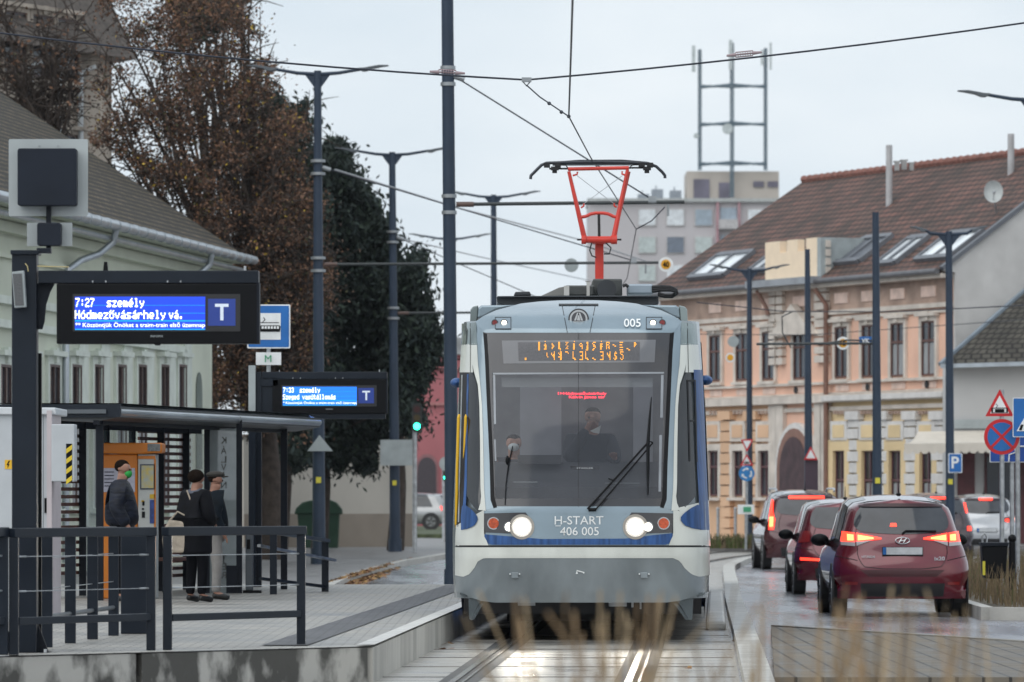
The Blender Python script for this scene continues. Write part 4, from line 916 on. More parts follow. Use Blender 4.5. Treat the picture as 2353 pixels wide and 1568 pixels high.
# shelter
A = V((Xp(275, 70), 70, 0)); B = V((Xp(735, 79.5), 79.5, 0)); zr = EYE+211*70/F; zb = EYE+184*79.5/F
u = (B-A); Ls = u.length; u.normalize(); n = V((-u.y, u.x, 0)); DW = 1.75
sh = thing('shelter', 'dark steel passenger shelter with glass and slatted walls on the platform', 'shelter', A+V((0, 0, HP)))
def sp(a, b, z): return A+u*a+n*b+V((0, 0, z))
def zt(a): return zr+(zb-zr)*a/Ls
mb = MB()
mb.prism([sp(0, 0, zt(0)-.03), sp(0, 0, zt(0)-.16), sp(0, .35, zt(0)-.22), sp(0, DW, zt(0)-.16), sp(0, DW, zt(0)-.03)], u*Ls+V((0, 0, zb-zr))); roof = mb.build('roof', mat('shelter soffit', (.05, .055, .06), .5), sh)
m_fas = mat('roof fascia', (.42, .47, .52), .3, .2, var=.3, sc=.6, coat=.3)
mb = MB(); mb.prism([sp(0, .16, zt(0)+.01), sp(0, -.03, zt(0)-.07), sp(0, -.03, zt(0)-.11), sp(0, .03, zt(0)-.17)], u*(Ls*.56)+V((0, 0, (zb-zr)*.56))); 
mb.prism([sp(Ls*.565, .16, zt(Ls*.565)+.01), sp(Ls*.565, -.03, zt(Ls*.565)-.07), sp(Ls*.565, -.03, zt(Ls*.565)-.11), sp(Ls*.565, .03, zt(Ls*.565)-.17)], u*(Ls*.435)+V((0, 0, (zb-zr)*.435))); mb.build('fascia', m_fas, roof, bevel=.01)
mb = MB(); mb.prism([sp(-.04, -.02, zr+.0), sp(-.04, -.02, zr-.16), sp(-.04, DW+.1, zr-.17), sp(-.04, DW+.1, zr)], u*.04); mb.build('end_fascia', m_dark, roof)
mb = MB(); mb.quad(sp(0, 0, zr+.012), sp(Ls, 0, zb+.012), sp(Ls, DW, zb+.02), sp(0, DW, zr+.02)); mb.build('roof_sheet', m_grey, roof)
mb = MB(); mb.bar(sp(-.07, .15, zr-.09), sp(-.07, DW, zr-.09), .03, .05); mb.build('gutter_trim', m_lum, roof)
bw = DW-.25                                            # back wall line
def shpost(a, b, w_=.09): mb = MB(); z0 = HP; mb.bar(sp(a, b, z0), sp(a, b, zt(a)-.14), w_, w_); mb.build('post', m_dark2, sh, bevel=.004)
for a in (.05, 1.9, 3.35, 4.4, 5.6, 6.95, 8.2, 9.35): shpost(a, bw)
shpost(Ls-1.0, .25); shpost(.15, .3)
mb = MB(); mb.bar(sp(0, bw, zr-.2), sp(Ls-.9, bw, zt(Ls-.9)-.2), .08, .12); mb.bar(sp(0, .3, zr-.2), sp(Ls-.9, .3, zt(Ls-.9)-.2), .08, .10); mb.build('roof_beam', m_dark2, sh)
m_slat = mat('timber slat', (.15, .060, .042), .55, var=.3, sc=5)
m_gl = mat('shelter glass', (.30, .38, .37), .05, trans=.75, var=.05)
mb = MB()
for k in range(19):
    z = HP+.30+k*.098
    mb.bar(sp(1.9, bw+.06, z), sp(3.6, bw+.06, z), .03, .045)
mb.build('slats', m_slat, sh)
mb = MB()
for k in range(21):
    z = HP+.20+k*.098; mb.bar(sp(6.1, bw+.06, z), sp(8.6, bw+.06, z), .03, .045)
mb.build('slats', m_slat, sh)
mb = MB(); mb.bar(sp(3.4, bw-.02, HP+1.2), sp(5.6, bw-.02, HP+1.2), .008, 1.9); mb.build('glass_pane', m_gl, sh)
mb = MB(); mb.bar(sp(8.2, bw-.02, HP+1.2), sp(9.35, bw-.02, HP+1.2), .008, 1.9); mb.build('glass_pane', m_gl, sh)
# name pane facing the camera at the far end
Yn = 75.4; t = thing('name_pane', 'tall glass pane lettered with the stop name in reverse at the end of the shelter', 'glass pane', P(513, 1371, Yn))
mb = MB(); mb.pbox(482, 985, 543, 1365, Yn, .012); gp = mb.build('glass', mat('name glass', (.22, .26, .27), .15, trans=.30, var=.25, sc=1.5), t)
mb = MB(); mb.pbox(469, 965, 482, 1371, Yn, .08); mb.pbox(543, 965, 556, 1371, Yn, .08); mb.pbox(520, 1300, 545, 1371, Yn-.02, .05); mb.build('post', m_dark2, t)
kn = Yn/F; m_let = mat('name lettering', (.05, .055, .055), .5)
for s, y in (('K', 1012), ('Á', 1034), ('L', 1056), ('V', 1074), ('I', 1092), ('N', 1115), ('T', 1283), ('É', 1300), ('R', 1322)):
    w_ = 3 if s == 'I' else 13; text(s, 'lettering', m_let, gp, P(514, y, Yn-.004), w_*kn, (15 if s not in 'ÁÉ' else 19)*kn, ux=(-1, 0, 0), bold=.01)
# bench
c = sp(7.0, bw-.3, 0); t = thing('bench', 'long wooden bench seat in the shelter behind the waiting couple', 'bench', c+V((0, 0, HP)))
mb = MB(); mb.bar(sp(5.8, bw-.3, HP+.44), sp(9.0, bw-.3, HP+.44), .38, .04); mb.build('seat', m_slat, t, bevel=.004)
for a in (6.1, 7.4, 8.7): mb = MB(); mb.bar(sp(a, bw-.3, HP), sp(a, bw-.3, HP+.42), .06, .06); mb.build('leg', m_dark2, t)
# ticket machine
YM = 71.3; t = thing('ticket_machine', 'orange ticket machine with hooded top inside the shelter', 'ticket machine', P(290, 1375, YM)); base = HY+(EYE-HP)*F/YM
m_org = mat('machine orange', (.56, .17, .012), .4, var=.08)
mb = MB(); mb.pbox(227, 1044, 316, base, YM, .6); mb.build('side', m_org, t, bevel=.02)
mb = MB(); mb.plate([(225, 1042), (225, 1024), (229, 1018), (340, 1018), (372, 1018), (372, 1041), (318, 1044)], YM-.05, .75); mb.build('hood', m_org, t, bevel=.02)
mb = MB(); mb.pbox(339, 1020, 368, 1037, YM-.06, .02); mb.build('hood_display', mat('hood display', (.16, .17, .17), .4, var=.3, sc=40), t)
mb = MB(); mb.pbox(317, 1044, 358, base, YM+.02, .55); fp = mb.build('front_panel', mat('machine grey', (.44, .46, .45), .45, var=.05), t, bevel=.01)
mb = MB(); mb.pbox(317, 1048, 357, 1055, YM+.01, .02); mb.pbox(354, 1055, 358, 1320, YM+.01, .02); mb.build('orange_trim', m_org, t)
mb = MB(); mb.pbox(322, 1067, 356, 1125, YM+.01, .02); pf = mb.build('poster_frame', mat('poster frame', (.05, .06, .09), .4), fp)
mb = MB(); mb.pbox(325, 1070, 353, 1122, YM+.005, .005); mb.build('poster', mat('poster', (.50, .40, .12), .5, c2=(.35, .38, .34), sc=14), pf)
mb = MB(); mb.pbox(344, 1136, 356, 1146, YM+.01, .02); mb.pbox(325, 1150, 331, 1154, YM+.01, .02); mb.build('button_field', mat('button yellow', (.55, .35, .02), .5), fp)
mb = MB(); mb.pbox(344, 1149, 355, 1203, YM+.01, .02); mb.build('screen_field', mat('screen dark blue', (.03, .06, .22), .4, var=.4, sc=20), fp)
mb = MB(); mb.pbox(327, 1152, 332, 1162, YM+.01, .02); mb.pbox(326, 1168, 331, 1172, YM+.01, .02); mb.pbox(326, 1176, 333, 1190, YM+.01, .02); mb.build('coin_slot', m_black, fp)
mb = MB(); mb.pbox(234, 1076, 310, 1131, YM-.008, .01); nb = mb.build('notice', mat('notice', (.40, .40, .48), .5, var=.1, sc=30), t)
mb = MB()
for i in range(5): mb.pbox(240, 1084+i*8, 262, 1086+i*8, YM-.012, .002)
mb.build('notice_text', m_dark2, nb)
# card validator
t = thing('validator', 'small grey card reader post beside the far display post', 'card reader', P(573, 1370, 75.5))
mb = MB(); mb.pbox(564, 1228, 581, 1357, 75.5, .15); mb.build('body', m_lum, t, bevel=.01); mb = MB(); mb.pbox(567, 1240, 575, 1262, 75.48, .02); mb.build('reader', m_black, t); mb = MB(); mb.pbox(558, 1357, 600, 1371, 75.5, .2); mb.build('foot', m_black, t)
# ramp handrails at the back end of the platform
t = thing('ramp_railing', 'low dark handrail sloping down at the rear end of the platform', 'railing', P(690, 1362, 76.5))
for x, y0, y1, Y in ((628, 1220, 1367, 74.5), (747, 1244, 1360, 76.5)):
    mb = MB(); mb.pbox(x-8, y0, x+8, y1, Y, .08); mb.build('post', m_dark, t)
mb = MB(); mb.bar(P(595, 1219, 74.5), P(754, 1243, 76.5), .07, .045); mb.build('top_rail', m_lum, t); mb = MB(); mb.bar(P(595, 1254, 74.4), P(769, 1288, 76.6), .05, .035); mb.build('hand_rail', m_steel, t)
mb = MB(); mb.bar(P(600, 1330, 74.5), P(745, 1348, 76.5), .05, .04); mb.build('bottom_rail', m_dark, t)

# ------------------------------------------------------------ people
m_skin = mat('skin', (.32, .165, .115), .55, var=.08, sc=12); m_hair = mat('hair dark', (.012, .008, .006), .95, spec=.05, bump=.8, bsc=40); m_coat = mat('black coat', (.003, .0035, .006), .8, var=.5, sc=6, bump=1., bsc=5, spec=.2)
m_navy = mat('navy jacket', (.004, .007, .017), .55, var=.5, sc=9, st=(1, 1, 4), bump=1., bsc=5, spec=.3); m_jean = mat('dark trousers', (.006, .0065, .009), .9, spec=.1); m_lite = mat('light trousers', (.26, .25, .24), .8, var=.12, sc=7); m_shoe = mat('shoes', (.01, .01, .01), .4)
def hand(vs, es, wr, d, side, root, curl=.5):
    """palm, four unequal bent fingers and a thumb leaving the side of the palm"""
    d = V(d).normalized(); s = V(side).normalized(); n_ = d.cross(s).normalized(); pc_ = wr+d*.05
    vs.append((pc_, (.028, .02))); ip = len(vs)-1; es.append((root, ip))
    for k, (o, l) in enumerate(((-.027, .066), (-.009, .076), (.009, .072), (.027, .056))):
        k0 = pc_+d*.040+s*o; vs += [(k0, .0095), (k0+d*l*.5+n_*.012*curl, .0085), (k0+d*l*.8+n_*.035*curl, .007)]; i = len(vs)-3; es += [(ip, i), (i, i+1), (i+1, i+2)]
    k0 = pc_-s*.032-d*.012; vs += [(k0, .011), (k0-s*.018+d*.03+n_*.012, .0095), (k0-s*.016+d*.055+n_*.02, .008)]; i = len(vs)-3; es += [(ip, i), (i, i+1), (i+1, i+2)]
def person(label, loc, H, head, J, top, bot, hairf, extra=None, group=None, coatlen=.86, hoodie=False, fat=1.):
    """local frame: person looks to +x' turned by head angle; J overrides joint positions (in units of a 1.75 m body)"""
    t = thing('person', label, 'person', loc, head, group); k = H/1.75
    j = dict(pel=(0, 0, .95), ab=(0, 0, 1.08), ch=(.0, 0, 1.30), nk=(-.005, 0, 1.47), hb=(.02, 0, 1.55), hm=(.025, 0, 1.63), ht=(.01, 0, 1.70), nose=(.125, 0, 1.615), chin=(.075, 0, 1.545),
             sl=(0, .17, 1.40), sr=(0, -.17, 1.40), el=(-.03, .24, 1.13), er=(-.03, -.24, 1.13), wl=(.08, .22, .90), wr=(.08, -.22, .90),
             hl=(0, .09, .92), hr=(0, -.09, .92), kl=(.03, .10, .50), kr=(.03, -.10, .50), al=(0, .11, .09), ar=(0, -.11, .09), tl=(.17, .13, .03), tr=(.17, -.13, .03))
    j.update(J or {}); j = {a: V(b)*k for a, b in j.items()}
    vs = [(j['pel'], .12*k), (j['ab'], .11*k), (j['ch'], (.15*k, .115*k)), (j['nk'], .055*k), (j['hb'], .068*k), (j['hm'], .088*k), (j['ht'], .072*k), (j['nose'], .013*k), (j['chin'], .033*k)]
    es = [(0, 1), (1, 2), (2, 3), (3, 4), (4, 5), (5, 6), (5, 7), (4, 8)]
    def chain(frm, pts):
        for p, r in pts: vs.append((j[p] if isinstance(p, str) else p, r*k)); es.append((frm, len(vs)-1)); frm = len(vs)-1
        return frm
    for s in ('l', 'r'):
        e = chain(2, [('s'+s, .062), ('e'+s, .042), ('w'+s, .028)])
        w_ = j['w'+s]; d = (w_-j['e'+s]); hand(vs, es, w_, d, V((0, 1, 0)) if s == 'l' else V((0, -1, 0)), e)
        chain(0, [('h'+s, .09), ('k'+s, .058), ('a'+s, .040), ('t'+s, .035)])
    for s in (1, -1): vs.append((j['hm']+V((-.005, s*.088, -.01))*k, (.012*k, .03*k))); es.append((5, len(vs)-1))
    skinmesh('body', [(fm, r) for fm, r in vs], es, m_skin, t, 2)
    # clothes as offset shells
    cv = [(j['pel']+V((0, 0, -.06))*k, .20*k), (j['ab'], .195*k), (j['ch'], (.225*k, .18*k)), (j['nk']+V((0, 0, -.05))*k, .09*k)]; ce = [(0, 1), (1, 2), (2, 3)]
    if coatlen < .8: cv.append((V((0, 0, coatlen))*k, (.235*k, .20*k))); ce.append((0, len(cv)-1))
    for s in ('l', 'r'):
        f0_ = 2
        for p, r in (('s'+s, .10), ('e'+s, .085), ('w'+s, .062)): cv.append((j[p], r*k)); ce.append((f0_, len(cv)-1)); f0_ = len(cv)-1
    if hoodie: cv.append((j['nk']+V((-.09, 0, -.02))*k, .085*k)); ce.append((3, len(cv)-1))
    skinmesh('coat', [(p_, (r_[0]*fat, r_[1]*fat) if isinstance(r_, tuple) else r_*fat) for p_, r_ in cv], ce, top, t, 2)
    tv = [(j['pel'], .125*k)]; te = []
    for s in ('l', 'r'):
        f0_ = 0
        for p, r in (('h'+s, .10), ('k'+s, .075), ('a'+s, .062)): tv.append((j[p], r*k)); te.append((f0_, len(tv)-1)); f0_ = len(tv)-1
    skinmesh('trousers', tv, te, bot, t, 2)
    for s in ('l', 'r'):
        a_ = j['a'+s]; b_ = j['t'+s]; skinmesh('shoe', [(a_+V((-.05, 0, -.035))*k, .04*k), (a_+V((.04, 0, -.03))*k, .05*k), (b_+V((.02, 0, .0))*k, .042*k)], [(0, 1), (1, 2)], m_shoe, t, 2)
    for s in (1, -1):
        mb = MB(); M_ = fr(t); mb.ball(M_ @ (j['hm']+V((.082, s*.033, -.012))*k), .012*k, 8, 6); mb.build('eye', mat('eye', (.03, .02, .02), .2), t)
    hc = j['hm']+V((-.024, 0, .034))*k; mb = MB(); M_ = fr(t)
    hv = MB(); hv.ball((0, 0, 0), (.100*k*hairf, .096*k*hairf, .082*k*hairf), 16, 10); mb.v = [M_ @ (hc+p+V((-.2*max(0, -p.z), 0, 0))) for p in hv.v]; mb.f = hv.f; mb.m = hv.m; mb.build('hair', m_hair, t, smooth=True)
    return t, j, k
# man in mask: turned to the right of the picture
t, j, k = person('man in black padded jacket and green face mask beside the ticket machine', G(280, 1385, HP)+V((0, 0, 0)), 1.74, R(-8), dict(el=(-.06, .24, 1.14), wl=(.10, .22, .92), wr=(.12, -.22, .93), er=(-.02, -.24, 1.14)), m_navy, m_jean, .93, hoodie=True, fat=1.20)
mb = MB(); M_ = fr(t); mb.ball((0, 0, 0), (.052*k, .072*k, .056*k), 16, 10); c = j['hm']+V((.050, 0, -.062))*k; mb.v = [M_ @ (c+p) for p in mb.v]; mb.build('face_mask', mat('green mask', (.02, .34, .06), .7, bump=.4), t, smooth=True)
t, j, k = person('woman in long dark coat with a light shoulder bag, back to the camera', G(450, 1384, HP), 1.61, R(48), dict(el=(-.02, .25, 1.12), wl=(.16, .15, 1.02), er=(.0, -.25, 1.12), wr=(.20, -.12, 1.05)), m_coat, m_jean, 1.12, coatlen=.62, fat=1.12)
mb = MB(); M_ = fr(t); mb.tube([M_ @ (V((.06*math.cos(a)-.02, .085*math.sin(a), 1.45+.02*math.cos(a)))*k) for a in [2*math.pi*i/14 for i in range(15)]], .042*k, 10); mb.build('scarf', mat('grey scarf', (.09, .10, .13), .9, bump=.6), t, smooth=True)
cb = G(438, 1384, HP)+V((-.10, -.14, .86)); tb_ = thing('shoulder_bag', 'light beige shoulder bag hanging at the back of the woman in the long coat', 'bag', cb-V((0, 0, .2)))
mb = MB(); mb.prism([cb+V((x, 0, z)) for x, z in ((-.22, -.26), (.17, -.26), (.24, -.14), (.20, .0), (.15, .14), (.02, .12), (-.15, .14), (-.21, .05), (-.24, -.1))], (0, .12, 0)); mb.build('bag_body', mat('bag beige', (.42, .36, .29), .8, var=.2, sc=9, bump=.5), tb_, bevel=.03)
mb = MB(); mb.tube([cb+V((.12, .05, .12)), cb+V((.12, .02, .34)), cb+V((.06, .04, .50))], .01, 6); mb.tube([cb+V((-.16, .05, .12)), cb+V((-.05, 0, .24)), cb+V((.10, .03, .16))], .012, 6); mb.build('strap', MATS['bag beige'], tb_)
t, j, k = person('older man in flat cap, dark jacket and light grey trousers', G(490, 1380, HP)+V((0, .25, 0)), 1.60, R(12), dict(el=(-.05, .25, 1.13), wl=(.13, .16, 1.0), er=(-.04, -.25, 1.12), wr=(.08, -.22, .92), kl=(.05, .10, .5), al=(.05, .12, .09), tl=(.22, .15, .03)), mat('dark jacket', (.004, .008, .013), .8, var=.5, sc=7, bump=1., bsc=5, spec=.2), m_lite, .92, fat=1.12)
mb = MB(); M_ = fr(t); mb.ball((0, 0, 0), (.13*k, .112*k, .05*k), 18, 10); c = j['ht']+V((.005, 0, .0))*k; mb.v = [M_ @ (c+p) for p in mb.v]; b0 = len(mb.v); mb.cur = 0
m2_ = MB(); m2_.ball((0, 0, 0), (.075*k, .085*k, .012*k), 14, 6); mb.add([M_ @ (c+V((.11, 0, -.025))*k+p) for p in m2_.v], m2_.f); mb.build('flat_cap', mat('cap', (.03, .028, .024), .9, bump=.5), t, smooth=True)
# tram driver behind the windscreen
m_uni = mat('driver uniform', (.02, .022, .03), .8)
YD = 62.5; bz = Z(1190, YD)-.05
t, j, k = person('tram driver in dark uniform resting his chin on a hand behind the windscreen', V((Xp(1362, YD), YD, Z(958, YD)-1.63)), 1.75, R(-95), dict(sl=(0, .20, 1.36), sr=(0, -.20, 1.36), el=(.20, .26, 1.16), wl=(.28, .26, 1.18), er=(.20, -.26, 1.15), wr=(.17, -.05, 1.50), ht=(.02, 0, 1.70), kl=(.42, .12, .92), kr=(.42, -.12, .92), al=(.42, .12, .72), ar=(.42, -.12, .72), tl=(.5, .12, .70), tr=(.5, -.12, .70)), m_uni, m_uni, .9)
t2_, j2_, k2_ = person('conductor in dark jacket and pale face mask at the left of the tram cab', V((Xp(1180, 62.8), 62.8, Z(1010, 62.8)-1.63)), 1.70, R(-80), dict(wl=(.2, .15, 1.1), wr=(.2, -.15, 1.1)), m_uni, m_uni, .9)
mb = MB(); mb.ball(P(1180, 1028, 62.68), (.06, .05, .045)); mb.build('face_mask', mat('pale mask', (.45, .5, .52), .7), t2_)
mb = MB(); c = P(1360, 978, YD-.14); mb.prism([c+V((x, 0, z)) for x, z in ((-.02, -.06), (.10, .0), (.08, -.09), (.02, -.08))], (0, .02, 0)); mb.build('collar', m_white, t)
# ------------------------------------------------------------ facades
class Fac:
    def __init__(s, p0, p1, base=0.):
        s.p0 = V((p0[0], p0[1], 0)); s.p1 = V((p1[0], p1[1], 0)); s.u = (s.p1-s.p0); s.L = s.u.length; s.u.normalize(); s.n = V((s.u.y, -s.u.x, 0)); s.b = base
        if s.n.y > 0: s.n = -s.n
    def s_of(s, px):                       # distance along the facade seen at photo column px
        k = (px-CX)/F; return (k*s.p0.y-s.p0.x)/(s.u.x-k*s.u.y)
    def z_of(s, py, sv): Y = (s.p0+s.u*sv).y; return EYE+(HY-py)*Y/F
    def pt(s, a, z, o=0.): return s.p0+s.u*a+s.n*o+V((0, 0, z))
    def box(s, mb, a0, a1, z0, z1, o0, o1):
        mb.add([s.pt(a, z, o) for a in (a0, a1) for z in (z0, z1) for o in (o0, o1)], [(0, 1, 3, 2), (4, 6, 7, 5), (0, 4, 5, 1), (2, 3, 7, 6), (0, 2, 6, 4), (1, 5, 7, 3)])
m_pane = mat('window pane', (.025, .03, .04), .08, var=.5, sc=.6)
m_curt = mat('curtain', (.30, .31, .32), .8, var=.3, sc=6, st=(6, 6, .3))
def window(f, par, a, z0, z1, w_, fm, tm, name='window', trim=.18, split=.62, cur=False, arch=False, hood=True, depth=.10, sash=True):
    mb = MB(); f.box(mb, a-w_/2-trim, a-w_/2, z0-.05, z1+trim, 0, depth); f.box(mb, a+w_/2, a+w_/2+trim, z0-.05, z1+trim, 0, depth); f.box(mb, a-w_/2, a+w_/2, z1, z1+trim, 0, depth)
    if hood: f.box(mb, a-w_/2-trim*1.5, a+w_/2+trim*1.5, z1+trim, z1+trim+.10, 0, depth+.12); f.box(mb, a-.12, a+.12, z1+trim*.2, z1+trim*2.0, 0, depth+.06)
    f.box(mb, a-w_/2-trim*1.2, a+w_/2+trim*1.2, z0-.15, z0-.05, 0, depth+.08)
    o = mb.build(name, tm, par)
    mb = MB(); f.box(mb, a-w_/2, a+w_/2, z0, z1, .012, .02); mb.build('pane', m_pane, o)
    if cur: mb = MB(); f.box(mb, a-w_/2+.1, a+w_/2-.1, z0+.05, z0+(z1-z0)*.6, .022, .026); mb.build('curtain', m_curt, o)
    if sash:
        mb = MB(); t_ = .05; f.box(mb, a-w_/2, a-w_/2+t_, z0, z1, .02, .06); f.box(mb, a+w_/2-t_, a+w_/2, z0, z1, .02, .06); f.box(mb, a-t_/2, a+t_/2, z0, z1, .02, .055); zz = z0+(z1-z0)*split; f.box(mb, a-w_/2, a+w_/2, zz, zz+.07, .02, .065); f.box(mb, a-w_/2, a+w_/2, z1-t_, z1, .02, .058); f.box(mb, a-w_/2, a+w_/2, z0, z0+t_, .02, .058); mb.build('sash', fm, o)
    return o
def slopequad(mb, p0, p1, p2, p3): a = (p1-p0).length; b = (p3-p0).length; mb.quad(p0, p1, p2, p3, uv=[(0, 0), (a, 0), (a, b), (0, b)])

# ---- pale green house on the left
gf = Fac((-9.42, 105), (-6.75, 128))
gh = thing('house', 'pale green single-storey house with grey-brown tiled roof at the left', 'house', gf.pt(gf.L/2, 0))
m_grn = mat('pale green render', (.60, .635, .53), .7, var=.10, sc=.5); m_trimw = mat('pale trim', (.64, .69, .63), .6, var=.08)
m_wood = mat('brown window wood', (.085, .05, .045), .5, var=.2)
mb = MB(); gf.box(mb, -20, gf.L, 0, 6.9, -9, 0); gw = mb.build('wall', m_grn, gh)
m_rt = brickmat('old roof tiles', (.20, .15, .10), (.08, .064, .046), (.018, .016, .013), .30, .24, .07, .85, uv=True, bump=.8, blot=(.75, .74, .6))
mb = MB(); ov = .75; ez = 6.95
slopequad(mb, gf.pt(-20, ez, ov), gf.pt(gf.L+.8, ez, ov), gf.pt(gf.L-1.0, ez+4.35, -5.6), gf.pt(-20, ez+4.35, -5.6))
slopequad(mb, gf.pt(gf.L+.8, ez, ov), gf.pt(gf.L+.8, ez, -11), gf.pt(gf.L-.9, ez+4.35, -5.7), gf.pt(gf.L-1.0, ez+4.35, -5.6))
slopequad(mb, gf.pt(-20, ez+4.35, -5.6), gf.pt(gf.L-1, ez+4.35, -5.6), gf.pt(gf.L+.8, ez, -11), gf.pt(-20, ez, -11)); rf = mb.build('roof', m_rt, gh)
mb = MB(); gf.box(mb, -20, gf.L+.75, ez-.10, ez-.02, 0, ov-.02); gf.box(mb, -20, gf.L+.3, ez-.28, ez-.12, 0, .42); gf.box(mb, -20, gf.L+.15, ez-.50, ez-.30, 0, .22); gf.box(mb, -20, gf.L+.08, ez-.95, ez-.85, 0, .10); mb.build('cornice', m_grn, gh)
m_gut = mat('zinc gutter', (.42, .46, .50), .28, .6, var=.15, sc=2)
mb = MB(); mb.tube([gf.pt(-20, ez-.04, ov+.08), gf.pt(gf.L+.8, ez-.02, ov+.08)], .10, 12); mb.build('gutter', m_gut, rf, smooth=True)
mb = MB(); mb.tube([gf.pt(-20, ez-.28, ov-.10), gf.pt(gf.L+.5, ez-.26, ov-.10)], .05, 8)
for k in range(26): a = -2+k*1.0; mb.cyl(gf.pt(a, ez-.03, ov+.08), gf.pt(a+.05, ez-.03, ov+.08), .112, n=12)
mb.build('gutter_bracket', m_gut, rf)
for px in (137, 372):
    a = gf.s_of(px); mb = MB(); mb.tube([gf.pt(a+1.6, ez-.1, ov+.06), gf.pt(a+1.65, ez-.35, ov), gf.pt(a+1.4, ez-.6, .5), gf.pt(a+.6, ez-.75, .3), gf.pt(a+.1, ez-.95, .14)]+([gf.pt(a, ez-1.5, .12), gf.pt(a, .3, .12)] if px < 200 else []), .07, 10); mb.build('downpipe', m_gut, gh, smooth=True)
mb = MB(); ztop = gf.z_of(835, gf.s_of(300))
gf.box(mb, -20, gf.s_of(427), ztop+.35, ztop+.5, 0, .12); gf.box(mb, -20, gf.s_of(427), 5.15, 5.3, 0, .1)
for px in (190, 240, 292, 342, 393, 430): a = gf.s_of(px); gf.box(mb, a-.45, a+.45, 1, 5.1, 0, .035)
for px in (172, 222, 275, 322, 374): a = gf.s_of(px); gf.box(mb, a-.3, a+.3, ztop+.6, 5.0, 0, .03)
mb.each('facade_panel', m_trimw, gh)
for px in (8, 60, 120, 171, 222, 275, 322, 374, 415):
    a = gf.s_of(px); window(gf, gh, a, 1.4, gf.z_of(838, a), 1.0, m_wood, m_trimw, trim=.16, depth=.06, cur=True)
a = gf.s_of(456); mb = MB(); c = [gf.pt(a+.38*math.cos(R(t_)), 3.9+.45*math.sin(R(t_)), .015) for t_ in range(0, 181, 20)]+[gf.pt(a-.38, 2.2, .015), gf.pt(a+.38, 2.2, .015)]; mb.prism(c, gf.n*.01); mb.build('niche', mat('niche shade', (.16, .19, .17), .8), gh)
# ---- tall old building behind it
tf = Fac((-15.6, 140), (-10.55, 150)); tb2 = thing('tall_building', 'tall weathered beige building with light downpipes behind the pale green house', 'building', tf.pt(tf.L/2, 0))
m_bei = mat('weathered beige', (.36, .31, .26), .85, var=.4, sc=.5, st=(2, 2, .5), bump=.3)
mb = MB(); tf.box(mb, -12, tf.L, 0, Z(125, 150), -9, 0); mb.build('wall', m_bei, tb2)
mb = MB(); e1 = tf.pt(tf.L+.5, Z(135, 150), .5); e0 = tf.pt(-12, Z(135, 150), .5); slopequad(mb, e0, e1, e1+V((-2.4, 2, 5)), e0+V((-2.4, 2, 5))); slopequad(mb, e1, e1+V((-4, 8, 0)), e1+V((-2.4, 2, 5)), e1+V((-2.4, 2, 5))); mb.build('roof', mat('dark roof', (.09, .075, .065), .8, var=.3, sc=6), tb2)
for px in (60, 128, 176): a = tf.s_of(px); mb = MB(); mb.tube([tf.pt(a, 1, .12), tf.pt(a, Z(150, 146), .12), tf.pt(a+.3, Z(138, 146), .4)], .075, 8); mb.build('downpipe', mat('white pipe', (.50, .53, .55), .5), tb2, smooth=True)
for px in (30, 95, 150):
    for zz in (9.4, 12.4): a = tf.s_of(px); window(tf, tb2, a, zz, zz+1.6, 1.1, m_wood, m_bei, trim=.12)
# ---- garden wall, bins
t = thing('garden_wall', 'cream rendered wall with brownish base behind the wheelie bins', 'wall', P(780, 1266, 167)); wf = Fac((Xp(560, 165), 165), (Xp(948, 169), 169))
mb = MB(); wf.box(mb, 0, wf.L, 0, 3.3, -.35, 0); mb.build('wall', mat('cream render', (.50, .47, .42), .8, var=.08, sc=.5), t)
mb = MB(); wf.box(mb, 0, wf.L, 0, Z(1181, 167), 0, .03); mb.build('base_band', mat('tan base', (.28, .24, .20), .85, var=.12, sc=.7), t)
mb = MB(); wf.box(mb, -.05, wf.L+.05, 3.3, 3.38, -.4, .06); mb.build('coping', mat('coping tile', (.2, .16, .13), .8), t)
m_bin = mat('bin green', (.012, .045, .025), .45, var=.15)
for x0, x1, lb in ((676, 733, 'dark green wheelie bin left of the lamp mast with the round lid'), (738, 785, 'dark green wheelie bin right of the lamp mast')):
    Y = 164; t = thing('wheelie_bin', lb, 'bin', P((x0+x1)/2, 1265, Y), 0, 'wheelie bins by the wall'); mb = MB(); mb.plate([(x0+7, 1180), (x1-5, 1180), (x1-9, 1262), (x0+14, 1262)], Y, .7); mb.build('body', m_bin, t, bevel=.02)
    mb = MB(); mb.plate([(x0, 1182), (x0+4, 1168), (x0+18, 1155), (x0+36, 1150), (x1, 1152), (x1+3, 1180)] if x0 < 700 else [(x0, 1182), (x0, 1150), (x0+18, 1148), (x1-12, 1155), (x1, 1170), (x1+2, 1182)], Y-.05, .8); mb.build('lid', m_bin, t, bevel=.03)
    mb = MB()
    for x in (x0+18, x1-12): c = P(x, 1264, Y+.1); mb.cyl(c-V((.04, 0, 0)), c+V((.04, 0, 0)), .09)
    mb.build('wheel', m_black, t)
mb = MB(); mb.pbox(770, 1190, 778, 1210, 163.9, .01)
